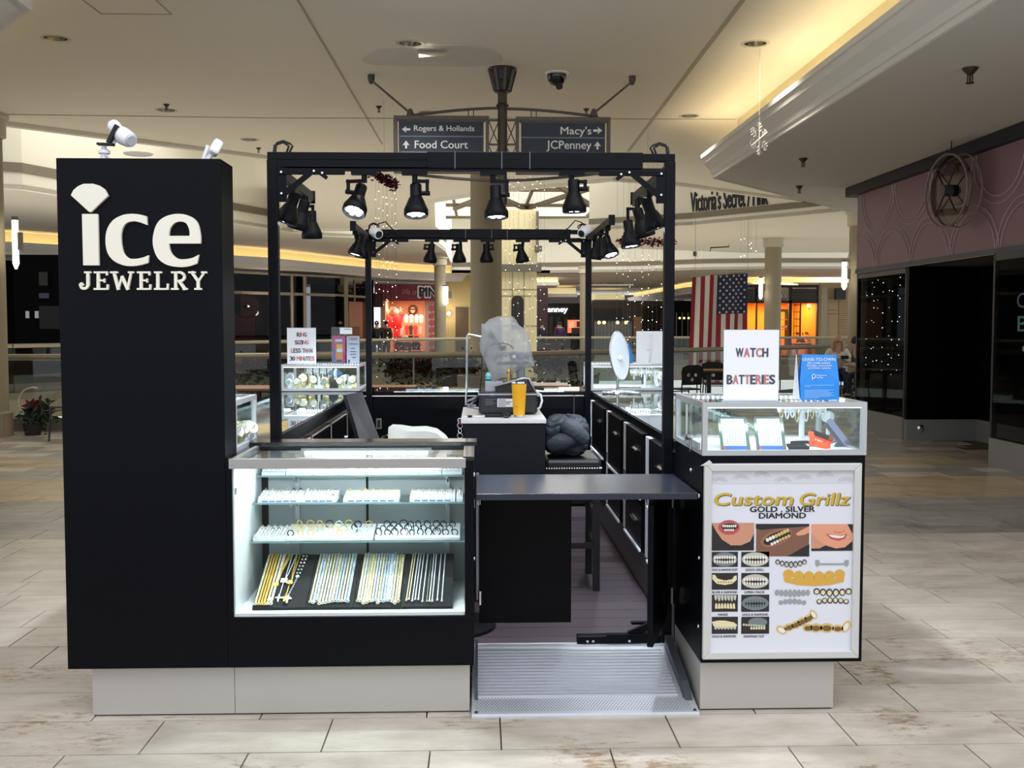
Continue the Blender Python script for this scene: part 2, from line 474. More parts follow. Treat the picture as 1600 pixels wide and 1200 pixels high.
# fascia of the well's near edge and joint line along it
o = MB().sweep([(x, y, 0) for x, y in near_edge], [(0, ZC - .06), (0, ZC + 1.1), (.12, ZC + 1.1), (.12, ZC - .06)]).build('ceiling_well_lip', CEIL, ceiling)

# ---- lower soffits left and right with cove and crown
def crown(name, path, side, parent):
    s = side
    prof = [(0, ZS), (0, ZS + .05), (-.03 * s, ZS + .06), (-.05 * s, ZS + .12), (-.13 * s, ZS + .21), (-.15 * s, ZS + .27), (-.17 * s, ZS + .28), (-.17 * s, ZS + .335), (-.10 * s, ZS + .335), (.06 * s, ZS + .06), (.06 * s, ZS)]
    prof = [(a + .02 * s, h) for a, h in prof]
    return MB().sweep(path, prof).build(name, SOFF, parent)
sr = MB().slab([(3.27, 4), (3.27, 14.79), (9.4, 22.38), (9.4, 4)], ZS + .006, ZS + .06)
soff_r = struct(sr.build('ceiling_soffit_right', SOFF))
crown('crown_molding', [(3.26, 4, 0), (3.26, 14.8, 0), (9.4, 22.4, 0)], 1, soff_r)
cw = MB().sweep([(3.58, 4, 0), (3.58, 14.65, 0), (9.4, 21.85, 0)], [(0, ZS + .05), (0, ZC), (.1, ZC), (.1, ZS + .05)]); cw.build('cove_wall', CREAMY, soff_r)
cs = MB().bar((3.42, 4.2, ZS + .12), (3.42, 14.6, ZS + .12), .03, .03); cs.bar((3.5, 14.72, ZS + .12), (9, 21.55, ZS + .12), .03, .03)
cs.build('cove_tube', COVE, soff_r)
sl = MB().slab([(-3.05, 4), (-3.05, 7.45), (-7.2, 12.4), (-12, 12.4), (-12, 4)], ZS + .1, ZS + .16)
soff_l = struct(sl.build('ceiling_soffit_left', SOFF))
lp = MB().sweep([(-3.05, 4, .1), (-3.05, 7.45, .1), (-7.2, 12.4, .1)], [(a - .02, h) for a, h in [(0, ZS), (0, ZS + .05), (.03, ZS + .06), (.05, ZS + .12), (.13, ZS + .21), (.15, ZS + .27), (.17, ZS + .28), (.17, ZS + .335), (.1, ZS + .335), (-.06, ZS + .06), (-.06, ZS)]])
lp.build('crown_molding', SOFF, soff_l)
MB().sweep([(-3.4, 4, 0), (-3.4, 7.3, 0), (-7.4, 12.1, 0)], [(-.1, ZS + .1), (-.1, ZC), (0, ZC), (0, ZS + .1)]).build('cove_wall', CREAMY, soff_l)
MB().bar((-3.24, 4.2, ZS + .22), (-3.24, 7.3, ZS + .22), .03, .03).bar((-3.3, 7.4, ZS + .22), (-7.2, 12.1, ZS + .22), .03, .03).build('cove_tube', COVE, soff_l)

# ---- right storefront: dusky mauve fascia with line pattern, recessed dark entrance, glass and pale base
MAUVE = mat('mauve_fascia', (138, 106, 113), .6)
XW = 5.58
wr = MB().box(XW, XW + .12, 6.4, 15.5, 2.28, 3.42)
wall_r = struct(wr.build('wall_right_fascia', MAUVE))
MB().box(XW - .10, XW + .2, 6.4, 15.75, 3.42, ZS).build('fascia_cap', mat('navy_cap', (22, 22, 34), .5), wall_r)
LINE = mat('fascia_line', (196, 176, 172), .6)
MB().box(XW - .012, XW, 6.4, 15.5, 2.275, 2.295).build('edge_line', LINE, wall_r)
fn = lambda a, b, d: (XW + d, a, b)
def arcs(cy, up, mb):                    # pairs of nested arcs that make the petal pattern
    cz = 2.28 if up else 3.40
    for rr in (.50, .58):
        pts = []
        for i in range(13):
            t = PI * i / 12
            pts.append((XW - .006, cy + rr * 1.06 * math.cos(t), cz + (1 if up else -1) * rr * math.sin(t)))
        mb.tube(pts, .005, 4)
per = 1.16
for k in range(8):
    mb = MB(); cy = 15.3 - k * per
    arcs(cy, True, mb); arcs(cy - per / 2, False, mb)
    if cy - 1.2 > 6.4: mb.build('petal_line', LINE, wall_r)
# glass bays and recess
VOID = mat('dark_interior', (4, 4, 8), .6, spec=.1)
DKFR = mat('dark_frame', (30, 30, 34), .4)
BASE = mat('grey_base', (128, 128, 128), .5)
xg = XW + .02
sf = thing('storefront', 'dark closed shop front with black glass under mauve fascia and pale base', 'storefront', (xg, 12, 0))
def bay(y0, y1, x=xg):
    B(x, x + .03, y0, y1, .3, 2.28).build('glass_panel', GLASSD, sf)
    B(x - .02, x + .1, y0, y1, 0, .3).build('base_panel', BASE, sf)
    mb = MB()
    for y in (y0, y1): mb.box(x - .005, x + .05, y - .02, y + .02, .3, 2.28)
    mb.box(x - .005, x + .05, y0, y1, 2.2, 2.28).build('frame', DKFR, sf)
bay(13.72, 15.5); bay(6.6, 11.2, XW - .05)
B(xg + .9, xg + .95, 13.75, 15.4, 0, 2.28).build('black_partition', VOID, sf)
B(xg + .97, xg + 1.0, 11.2, 13.62, .28, 2.28).build('black_side_panel', VOID, sf)
B(xg, xg + 1.0, 13.64, 13.7, .28, 2.28).build('black_door_panel', mat('black_panel', (3, 3, 6), .35, spec=.1), sf)
B(xg, xg + .96, 13.62, 13.7, 0, .28).build('base_panel', BASE, sf); B(xg + .93, xg + 1.0, 11.2, 13.62, 0, .28).build('base_panel', BASE, sf)
MB().lathe([(.05, 0), (.045, .03), (.02, .04)], 12, (xg + .18, 13.62, .17), (0, -1, 0)).build('door_stop', CHROME, sf)
B(xg + .5, xg + .94, 6.2, 11.15, 0, 2.27).build('dark_interior', VOID, sf)
B(XW - .02, xg + 1, 6.4, 15.5, 2.28, 2.34).build('header_soffit', mat('header_grey', (92, 94, 100), .7), sf)
B(XW + .12, 9.5, 15.4, 15.6, 0, ZS).build('end_wall', mat('end_wall_paint', (120, 112, 96), .7), sf)
# chalk-pen lettering on the near glass
fx = lambda a, b, d: (XW - .052 + d, -a, b)
chk = mat('chalk_pen', (96, 92, 120), .7)
for s, px0, py0, px1, py1, m_ in (('CO', 1589, 458, 1622, 480, chk), ('BL', 1590, 494, 1622, 518, mat('chalk_teal', (84, 128, 128), .7)), ('C', 1597, 538, 1612, 552, mat('chalk_pale', (150, 150, 150), .7))):
    p0, p1 = PX(px0, py0, XW - .055), PX(px1, py1, XW - .055)
    text(s, 'window_lettering', (-p0.y, -p1.y, p1.z, p0.z), fx, m_, sf, .001)
# hanging clear round ornament with crossed rods in front of the fascia
q0 = PX(1478, 298, 5.2)
t = thing('round_pendant', 'large clear round hanging fan-like disc with crossed dark rods before mauve fascia', 'ornament', q0)
MB().torus(q0, .40, .012, 32, 6, (1, .15, 0)).torus(q0 + Vector((.16, 0, 0)), .40, .010, 32, 6, (1, .15, 0)).build('rim', mat('smoky_plastic', (120, 108, 104), .3), t)
MB().lathe([(.39, 0), (.39, .01)], 32, q0 + Vector((.05, 0, 0)), (1, .15, 0)).build('clear_disc', glass_mat('smoky_glass', (190, 180, 178), .06), t)
mb = MB()
for a in (45, 135, 225, 315):
    d = Vector((0, math.cos(R(a)), math.sin(R(a)))); mb.bar(q0 + d * .06, q0 + d * .36, .012, .012)
mb.build('rod', RUBBER, t)
MB().lathe([(.07, -.04), (.07, .12)], 6, q0, (1, 0, 0)).build('hub', mat('hub_grey', (60, 60, 60), .5), t)
MB().cyl(q0 + Vector((.05, 0, .4)), (q0.x + .05, q0.y, ZS), .006).build('hanging_rod', RUBBER, t)

# ---- columns
def column(x, y, r, label, ztop=ZC, base=True, cap=True):
    t = thing('column', label, 'column', (x, y, 0)); t['kind'] = 'structure'
    MB().lathe([(r, .0), (r, ztop)], 32, (x, y, 0)).build('shaft', COLP, t, smooth=2)
    if cap: MB().lathe([(r, ztop - .32), (r + .05, ztop - .3), (r + .05, ztop - .07), (r + .09, ztop - .05), (r + .09, ztop)], 32, (x, y, 0)).build('capital', mat('capital_paint', (186, 178, 158), .7), t, smooth=2)
    if base:
        for k in range(14):
            a0 = 2 * PI * k / 14; mb = MB()
            pts = [(x + (r + .05) * math.cos(a0 + j * .1455 + .006), y + (r + .05) * math.sin(a0 + j * .1455 + .006)) for j in range(4)]
            pin = [(x + (r - .02) * math.cos(a0 + j * .1455), y + (r - .02) * math.sin(a0 + j * .1455)) for j in range(3, -1, -1)]
            mb.slab(pts + pin, 0, .3).build('base_panel', mat('column_stone', (140, 124, 106), .5, vary=.1), t)
        MB().lathe([(r, .29), (r + .06, .3), (r + .06, .325), (r, .345)], 32, (x, y, 0)).build('base_ring', COLP, t, smooth=2)
    return t
column(-6.74, 14.6, .30, 'beige round column with tiled base at the left edge beside the railing')
column(.13, 18.3, .27, 'thick beige round column behind the bagged machine', base=False, cap=False)
p_ = P(1346, 600, 23); column(p_.x, 23.0, .31, 'beige round column beside the dark storefront, next to the seated woman', 4.0)
p_ = P(1205.5, 600, 30); column(p_.x, 30.0, .235, 'beige round column between the flag and the orange-lit shop', 4.06, base=False)
p_ = P(688, 600, 40); column(p_.x, 40.0, .215, 'slim beige column beside the pink shop', 4.1, base=False)
p_ = P(914, 600, 46); column(p_.x, 46.0, .24, 'slim beige column at the mouth of the far corridor', 4.1, base=False)

def sconce(px, y0, y1, wpx, Y, label, face=(0, -1, 0)):
    a, b = P(px, y0, Y), P(px, y1, Y); r = wpx * Y / F_PX / 2
    t = thing('wall_sconce', label, 'lamp', b, 'wall sconces on the columns')
    k = 14
    prof = [(0.3 * r, -.12 * (a.z - b.z)), (r, 0), (r, a.z - b.z)]
    MB().lathe(prof, 14, b).build('diffuser', SCONCE, t, smooth=2)
    MB().lathe([(r * 1.05, a.z - b.z - .02), (r * 1.05, a.z - b.z + .03)], 14, b).build('cap', mat('sconce_metal', (110, 104, 92), .4, .5), t)
    MB().box(b.x + r * .3, b.x + r * 2.4, b.y - .02, b.y + .02, b.z + .3 * (a.z - b.z), b.z + .7 * (a.z - b.z)).build('bracket', mat('sconce_metal'), t)
sconce(25, 342, 412, 9, 14.5, 'tall glowing sconce on the left edge column')
sconce(1319, 408, 448, 8, 22.7, 'tall glowing sconce on the column beside the dark storefront')
sconce(1188.5, 434, 464, 6, 29.8, 'glowing sconce on the column right of the flag')
sconce(696, 447, 474, 8, 39.6, 'glowing sconce on the slim column by the pink shop')
sconce(919.5, 463, 484, 4, 45.8, 'small glowing sconce beside the rear right kiosk post')

# ---- near balustrade
RAILM = mat('rail_metal', (136, 128, 110), .45, .3)
RAILG = glass_mat('balustrade_glass', (222, 226, 222), .03, .5)
rail_path = [(-13, 14.35), (-7, 15.25), (.5, 16.5), (4.1, 19.7), (8.4, 23.7)]
bal = thing('balustrade', 'glass balustrade with beige tube handrail along the open court edge', 'railing', (-3, 15.9, 0))
for a, b in zip(rail_path, rail_path[1:]):
    A_, B_ = Vector((a[0], a[1], 0)), Vector((b[0], b[1], 0)); d = (B_ - A_); L = d.length; n = max(1, round(L / 1.55))
    MB().cyl(A_ + Vector((0, 0, 1.06)), B_ + Vector((0, 0, 1.06)), .045, 12).build('handrail', RAILM, bal, smooth=2)
    MB().bar(A_ + Vector((0, 0, .09)), B_ + Vector((0, 0, .09)), .06, .18).build('base_channel', mat('base_channel', (104, 100, 92), .5, .3), bal)
    for i in range(n):
        p, q = A_ + d * (i / n), A_ + d * ((i + 1) / n); u = d.normalized() * .012
        MB().prism([(0.012, .18), (L / n - .012, .18), (L / n - .012, 1.02), (.012, 1.02)], lambda s_, z_, d_, p=p, dn=d.normalized(): (p.x + dn.x * s_ + dn.y * d_, p.y + dn.y * s_ - dn.x * d_, z_), -.006, .006).build('glass_pane', RAILG, bal)
        MB().cyl(p + Vector((0, 0, .18)), p + Vector((0, 0, 1.03)), .014, 8).build('post', RAILM, bal)

# ---- far side: slab, balustrade, lower floor
SLABM = mat('slab_fascia', (150, 140, 116), .8)
far_edge = [(-16, 22.5), (-10.5, 24), (-3.7, 33.5), (2, 40), (8, 41), (16, 41)]
fs = MB().slab([(x, y) for x, y in far_edge] + [(24, 41), (24, 75), (-30, 75), (-30, 22.5)], -.6, 0)
struct(fs.build('floor_far_side', mat('far_floor', (120, 110, 96), .4)))
struct(MB().slab([(-30, 15), (24, 15), (24, 60), (-30, 60)], -4.7, -4.5).build('floor_lower_level', mat('lower_floor', (196, 190, 172), .5)))
frl = thing('far_balustrade', 'far glass balustrade with thin rail across the open court', 'railing', (-3.7, 33.5, 0))
for a, b in zip(far_edge, far_edge[1:]):
    A_, B_ = Vector((a[0], a[1] + .15, 0)), Vector((b[0], b[1] + .15, 0)); d = (B_ - A_); L = d.length; n = max(1, round(L / 2))
    MB().cyl(A_ + Vector((0, 0, 1.06)), B_ + Vector((0, 0, 1.06)), .05, 8).build('handrail', RAILM, frl)
    MB().bar(A_ + Vector((0, 0, .1)), B_ + Vector((0, 0, .1)), .06, .2).build('base_channel', mat('base_channel'), frl)
    for i in range(n):
        p = A_ + d * (i / n); dn = d.normalized()
        MB().prism([(.01, .2), (L / n - .01, .2), (L / n - .01, 1.0), (.01, 1.0)], lambda s_, z_, d_: (p.x + dn.x * s_ + dn.y * d_, p.y + dn.y * s_ - dn.x * d_, z_), -.006, .006).build('glass_pane', RAILG, frl)
# hoop fence on the lower slab edge seen at the left through the glass
hf = thing('hoop_fence', 'row of pale hooped rail arches beyond the glass at the far left', 'fence', (-10, 22.0, -.3))
MB().bar((-14, 20.6, -.2), (-7.5, 22.9, -.2), .3, .35).build('kerb', SLABM, hf)
for k in range(9):
    c = Vector((-12.4 + k * .5, 21.15 + k * .177, -.02))
    MB().torus(c, .22, .018, 10, 5, (-.33, 1, 0), 1.6, 0, PI).build('hoop', mat('hoop_metal', (140, 132, 116), .5), hf)
for o_ in hf.children:
    pass

# ---- drum of the light well: plaster walls, taupe reveal, skylight
far_well = [(-14, 19.4), (-9.2, 21.8), (-6.2, 29.5), (-4.9, 32.5), (-1.5, 34.2), (-1.2, 39)]
DR = mat('drum_plaster', (224, 220, 206), .85)
def wallrun(path, z0, z1, m, name, th=.25, flip=1):
    return MB().sweep([(x, y, 0) for x, y in path], [(0, z0), (0, z1), (-th * flip, z1), (-th * flip, z0)]).build(name, m)
dw = struct(wallrun(far_well[:3], ZC - .1, 6.6, DR, 'wall_left_drum'))
dw2 = struct(wallrun(far_well[2:], ZC - .1, 6.6, DR, 'wall_centre_drum'))
for pth, par in ((far_well[:3], dw), (far_well[2:], dw2)):
    MB().sweep([(x, y, 0) for x, y in pth], [(.03, 4.60), (.03, 4.79), (-.05, 4.79), (-.05, 4.60)]).build('reveal_band', TAUPE, par)
rdw = [(-1.2, 47.5), (3.2, 47.5), (7, 46.6), (9.5, 44.8), (12, 44.2), (20, 44.0)]
dw3 = struct(wallrun(rdw, 3.9, 6.3, DR, 'wall_far_drum', flip=-1) if False else MB().sweep([(x, y, 0) for x, y in rdw], [(0, 3.9), (0, 6.3), (-.25, 6.3), (-.25, 3.9)]).build('wall_far_drum', DR))
MB().sweep([(x, y, 0) for x, y in rdw], [(.05, 4.18), (.05, 4.36), (-.05, 4.36), (-.05, 4.18)]).build('reveal_band', TAUPE, dw3)
# right-hand fascia with the shop directions
vs = [(2.9, 27.8), (5.3, 26.2), (7.2, 23.9), (9.5, 20.8), (13, 16)]
fas = struct(MB().sweep([(x, y, 0) for x, y in vs], [(0, 4.0), (0, 6.4), (-.3, 6.4), (-.3, 4.0)]).build('wall_right_drum', DR))
MB().sweep([(x, y, 0) for x, y in vs], [(.03, 4.17), (.03, 4.31), (-.05, 4.31), (-.05, 4.17)]).build('reveal_band', TAUPE, fas)
struct(MB().slab([(2.9, 27.8), (5.3, 26.2), (7.2, 23.9), (9.5, 20.8), (13, 16), (24, 16), (24, 35), (9, 36), (3.6, 33.5)], 4.012, 4.1).build('ceiling_right_bridge', CEIL))
# far ceilings
struct(MB().slab(far_well + [(-1.2, 47.7), (-1.2, 75), (-30, 75), (-30, 19.4)], ZC - .12, ZC).build('ceiling_far_left', CEIL))
struct(MB().slab(rdw + [(24, 44), (24, 80), (-1.3, 80)], 3.9, 4.02).build('ceiling_far_right', CEIL))
# skylight: pale lit panes between brown beams
sky = thing('skylight', 'pale glowing skylight of diamond panes between brown beams above the far court', 'skylight', (3, 38, 6.5)); sky['kind'] = 'structure'
PANE = mat('skylight_pane', (236, 234, 220), .5, emit=.4)
BEAM = mat('skylight_beam', (124, 112, 96), .8)
for i in range(7):
    for j in range(5):
        x0, y0 = -4 + i * 3.0, 24.5 + j * 5.0
        B(x0 + .05, x0 + 2.95, y0 + .05, y0 + 4.95, 6.62, 6.66).build('pane', PANE, sky)
mb = MB()
for i in range(8): mb.box(-4 + i * 3 - .05, -4 + i * 3 + .05, 24.5, 49.5, 6.5, 6.68)
mb.build('long_beam', BEAM, sky)
for j in range(6): MB().box(-4, 17, 24.5 + j * 5 - .09, 24.5 + j * 5 + .09, 6.5, 6.68).build('cross_beam', BEAM, sky)
for i in range(6):
    MB().bar((-4 + i * 3, 24.5, 6.4), (2 + i * 3, 44.5, 6.4), .16, .16).bar((17 - i * 3, 24.5, 6.42), (11 - i * 3, 44.5, 6.42), .16, .16).build('diagonal_beam', BEAM, sky)
struct(MB().slab([(-16, 12), (-4, 12), (-4, 50), (-16, 50)], 6.6, 6.7).slab([(-4, 12), (13, 12), (13, 24.5), (-4, 24.5)], 6.6, 6.7).build('ceiling_well_top', CREAM))
# daylight tiles in the left part of the well
for k in range(3): B(-12 + k * 2.4, -10 + k * 2.4, 18.5, 24, 6.55, 6.6).build('pane', PANE, sky)
# directions on the far walls
def signword(s, x0, y0, x1, y1, Y, parent, m=INK, dpt=.02, bold=.015):
    return text(s, 'wall_lettering', pxrect(x0, y0, x1, y1, Y), planeY(Y), m, parent, dpt, bold)
n_ = Vector((7.2 - 5.3, 23.9 - 26.2, 0)).normalized(); o0 = Vector((5.3, 26.2, 0))
def onfas(px, py):                       # pixel -> (distance along, height) on the slanted fascia
    d = ray(px, py); nrm = Vector((n_.y, -n_.x, 0)); k = (o0 - CAMP).dot(nrm) / d.dot(nrm); p = CAMP + d * k
    return (p - o0).dot(n_), p.z
ffn = lambda a, b, d: (o0.x + n_.x * a - n_.y * d, o0.y + n_.y * a + n_.x * d, b)
a0, z1 = onfas(1080, 301); a1, z0 = onfas(1197, 321)
text("Victoria's Secret / Pink", 'wall_lettering', (a0, a1 + .05, z0 + .02, z1 + .02), ffn, INK, fas, .03, .02)
a0, z1 = onfas(1063, 293); a1, z0 = onfas(1074, 307)
MB().prism([(a0, z0), (a1, z0), (a1, z1), (a0, z1)], ffn, -.03, 0).build('arrow_plaque', INK, fas)
am = (a0 + a1) / 2; h_ = z1 - z0; wd = (a1 - a0)
MB().prism([(am - wd * .1, z0 + h_ * .15), (am + wd * .1, z0 + h_ * .15), (am + wd * .1, z0 + h_ * .5), (am + wd * .32, z0 + h_ * .5), (am, z0 + h_ * .88), (am - wd * .32, z0 + h_ * .5), (am - wd * .1, z0 + h_ * .5)], ffn, -.04, -.03).build('arrow', PAPER, fas)
signword('Bath & Body Works', 1046, 394, 1081, 403, 45.6, dw3); signword('Charlotte Russe', 1046, 402, 1076, 411, 45.6, dw3)
p = pxrect(1083, 393, 1087, 400, 45.0); MB().xz([(p[0], p[2]), (p[1], p[2]), (p[1], p[3]), (p[0], p[3])], 44.9, 45).build('arrow_plaque', INK, dw3)
# ================================================================== THE KIOSK
YF, ZB = 4.0, .198
XL, XM, XS = -1.564, -.958, -.020          # pylon left, pylon/showcase joint, showcase right
XR0, XR1 = .857, 1.487                     # right cabinet
def sc_screw(parent, x, y, z, ax):
    MB().lathe([(.009, 0), (.008, .004), (.004, .006)], 10, (x, y, z), ax).build('screw', CHROME, parent)

# ---- sign pylon
pyl = thing('sign_pylon', 'tall black sign pylon with raised white jewelry shop lettering', 'sign', (-1.25, 4.09, 0))
B(XL, XM, YF, 4.19, ZB, 2.123).build('body', BLACK, pyl, bevel=.003)
LET = mat('letter_acrylic', (232, 228, 214), .4)
LETS = mat('letter_side', (190, 186, 172), .5)
def px2(px, py, Y): p = P(px, py, Y); return (p.x, p.z)
def letter(name, pts, par=pyl, Y=YF, s=5.714, ox=80, oy=270, dp=.016, m=LET):
    poly = [px2(ox + x / s, oy + y / s, Y) for x, y in pts]
    return MB().xz(poly, Y - dp, Y).build(name, m, par, bevel=.0015)
letter('diamond', [(188, 205), (210, 160), (250, 125), (300, 103), (385, 102), (440, 118), (490, 152), (520, 210), (372, 350), (357, 356), (345, 348)])
letter('letter', [(287, 371), (428, 371), (438, 829), (298, 829)])
def smooth(pts, n=4):                     # catmull-rom through the points
    out = []
    for i in range(len(pts) - 1):
        p0 = pts[max(i - 1, 0)]; p1 = pts[i]; p2 = pts[i + 1]; p3 = pts[min(i + 2, len(pts) - 1)]
        for k in range(n):
            t = k / n
            out.append(tuple(.5 * ((2 * p1[j]) + (-p0[j] + p2[j]) * t + (2 * p0[j] - 5 * p1[j] + 4 * p2[j] - p3[j]) * t * t + (-p0[j] + 3 * p1[j] - 3 * p2[j] + p3[j]) * t ** 3) for j in (0, 1)))
    out.append(pts[-1]); return out
c_out = smooth([(862, 392), (800, 376), (720, 370), (640, 384), (560, 430), (510, 510), (496, 610), (512, 710), (560, 780), (640, 824), (720, 836), (800, 828), (876, 806)])
c_in = smooth([(882, 737), (830, 758), (760, 770), (700, 762), (655, 710), (636, 600), (645, 510), (680, 455), (740, 437), (800, 446), (868, 471)])
letter('letter', c_out + c_in)
e_out = smooth([(1342, 634), (1342, 560), (1315, 450), (1250, 392), (1150, 370), (1040, 390), (960, 450), (922, 560), (922, 660), (960, 760), (1040, 822), (1150, 843), (1240, 836), (1310, 812)])
e_in = smooth([(1328, 733), (1270, 762), (1200, 774), (1140, 768), (1095, 735), (1070, 690), (1062, 634)])
# the e with its eye: split into two polygons that share the edges beside the eye
eye = smooth([(1246, 566), (1242, 510), (1215, 455), (1165, 438), (1110, 452), (1072, 500), (1060, 566)])
k1 = e_out.index((1150, 370)) if (1150, 370) in e_out else 12
outer_r = [p for p in e_out[:k1 + 1]]; outer_l = [p for p in e_out[k1:]]
k2 = min(range(len(eye)), key=lambda i: eye[i][1])
mb = MB()
for poly in (outer_r + [eye[k2]] + eye[:k2][::-1] + [(1153, 566), (1153, 634)],
             outer_l + e_in + [(1153, 634), (1153, 566)] + eye[k2:][::-1]):
    mb.xz([px2(80 + x / 5.714, 270 + y / 5.714, YF) for x, y in poly], YF - .016, YF)
mb.build('letter', LET, pyl)
# slab-serif JEWELRY built from strokes
def strokes(name, segs, wd=.0):
    mb = MB()
    for i_, s_ in enumerate(segs):
        if len(s_) == 5: x0, y0, x1, y1, w_ = s_
        a, b = px2(80 + x0 / 5.714, 270 + y0 / 5.714, YF), px2(80 + x1 / 5.714, 270 + y1 / 5.714, YF)
        hw = w_ / 5.714 * YF / F_PX / 2
        d = Vector((b[0] - a[0], b[1] - a[1])).normalized(); n = Vector((-d.y, d.x)) * hw; e = d * hw * .6
        A_, B_ = Vector(a) - e, Vector(b) + e
        mb.xz([tuple(A_ + n), tuple(B_ + n), tuple(B_ - n), tuple(A_ - n)], YF - .012 - .0004 * (i_ % 9), YF)
    mb.build(name, LET, pyl)
T, Bt, H, S = 890, 1038, 26, 16
def arc(cx, cy, rx, ry, a0, a1, w_, n=10):
    q = [(cx + rx * math.cos(R(a0 + (a1 - a0) * i / n)), cy + ry * math.sin(R(a0 + (a1 - a0) * i / n))) for i in range(n + 1)]
    return [(x0, y0, x1, y1, w_) for (x0, y0), (x1, y1) in zip(q, q[1:])]
strokes('letter', [(336, T, 336, 1000, H), (308, T, 360, T, S)] + arc(303, 1000, 33, 34, 0, 185, 22) + [(268, 1000, 280, 990, 20), (280, 990, 292, 1002, 18)])
strokes('letter', [(428, T, 428, Bt, H), (394, T, 508, T, S), (394, Bt, 512, Bt, S), (428, 962, 484, 962, S), (506, T, 506, 912, S), (484, 948, 484, 978, 12), (514, 1002, 512, Bt, S)])
strokes('letter', [(568, T, 606, Bt, 26), (606, Bt, 640, 930, 18), (640, 930, 690, Bt, 26), (690, Bt, 722, T, 18), (540, T, 598, T, S), (700, T, 742, T, S)])
strokes('letter', [(810, T, 810, Bt, H), (778, T, 886, T, S), (778, Bt, 892, Bt, S), (810, 962, 864, 962, S), (884, T, 884, 912, S), (864, 948, 864, 978, 12), (893, 1002, 891, Bt, S)])
strokes('letter', [(958, T, 958, Bt, H), (930, T, 990, T, S), (930, Bt, 1050, Bt, S), (1048, 995, 1046, Bt, S)])
strokes('letter', [(1118, T, 1118, Bt, H), (1082, T, 1150, T, S), (1082, Bt, 1140, Bt, S), (1130, 968, 1160, 968, S), (1150, 968, 1200, Bt, 26), (1185, Bt, 1220, Bt, S)] + arc(1150, 929, 46, 39, -90, 90, 22))
strokes('letter', [(1262, T, 1318, 970, 24), (1374, T, 1318, 970, 17), (1318, 965, 1318, Bt, H), (1236, T, 1290, T, S), (1350, T, 1392, T, S), (1290, Bt, 1346, Bt, S)])

# ---- plinths, deck, planks, ramp
plin = thing('kiosk_base', 'brushed grey plinth and raised deck under the black kiosk', 'platform', (0, 6.4, 0))
for x0, x1 in ((-1.487, -.945), (-.943, -.038)):
    B(x0, x1, 4.04, 8.7 if x1 < -.5 else 4.55, .006, ZB).build('plinth_panel', STEELP, plin)
B(.862, 1.388, 4.03, 4.56, .006, ZB).build('plinth_panel', STEELP, plin); B(.905, 1.388, 4.56, 8.7, .006, ZB).build('plinth_panel', STEELP, plin)
B(-.94, .90, 4.56, 8.7, .01, .085).build('deck_board', mat('deck_dark', (44, 38, 40), .6), plin)
B(-1.482, -.043, 4.045, 8.69, 0, .006).build('plinth_foot', RUBBER, plin); B(.867, 1.383, 4.035, 8.69, 0, .006).build('plinth_foot', RUBBER, plin)
WOODS = [mat('plank_%d' % i, c, .38, noise=(9, .16), vary=.08) for i, c in enumerate(((58, 50, 57), (67, 58, 63), (46, 39, 46), (60, 52, 58)))]
rnd = random.Random(3)
y = 4.545; k = 0
while y < 8.05:
    sp = rnd.uniform(-.5, .5)
    for x0, x1 in ((-.92, sp), (sp, .865)):
        B(x0 + .001, x1 - .001, y + .001, y + .148, .085, .1).build('plank', WOODS[k % 4 if rnd.random() < .6 else rnd.randrange(4)], plin)
        k += 1
    y += .15
ramp = thing('ramp', 'ribbed aluminium threshold ramp between the two front cabinets', 'ramp', (.4, 4.3, 0))
RAMPM = mat('ramp_aluminium', (206, 210, 218), .42, .5, noise=(14, .05))
RAMPD = mat('ramp_rib', (92, 96, 104), .45, .5)
RYL, RYH = 3.975, 4.535
rz = lambda y: .012 + (.102 - .012) * (y - RYL) / (RYH - RYL)
mb = MB().prism([(RYL, .0), (RYL, .006), (RYL + .01, .012), (RYH, .102), (RYH, .09)], lambda a, b, d: (d, a, b), -.03, .85)
mb.build('plate', RAMPM, ramp)
for i in range(15):
    y0 = 4.115 + i * .0272
    MB().bar((-.012, y0, rz(y0) + .002), (.79, y0, rz(y0) + .002), .010, .006).build('rib', RAMPM, ramp)
    MB().bar((-.012, y0 + .0137, rz(y0) + .0002), (.79, y0 + .0137, rz(y0) + .0002), .011, .003).build('groove', RAMPD, ramp)
mb = MB()
for i in range(9):
    for j in range(66): 
        x_ = -.015 + j * .0128 + (.0064 if i % 2 else 0); y_ = RYL + .03 + i * .0115
        mb.octa((x_, y_, rz(y_)), .0022)
o = mb.build('tread_studs', RAMPD, ramp); o['kind'] = 'stuff'
for x_ in (-.018, .808):
    MB().prism([(4.09, rz(4.09)), (RYH - .02, rz(RYH - .02)), (RYH - .02, .145), (4.20, .085)], lambda a, b, d: (d, a, b), x_, x_ + .012).build('side_rail', RAMPD, ramp)
MB().prism([(4.07, rz(4.07)), (4.16, .075), (RYH, .15), (RYH, .10)], lambda a, b, d: (d, a, b), .812, .842).build('side_rail', RAMPD, ramp)
for x_ in (-.012, .835): MB().lathe([(.007, 0), (.005, .004)], 10, (x_, 3.995, rz(3.995))).build('bolt', RUBBER, ramp)
MB().box(-.03, .85, RYH, RYH + .05, .1005, .106).build('top_lip', RAMPM, ramp)

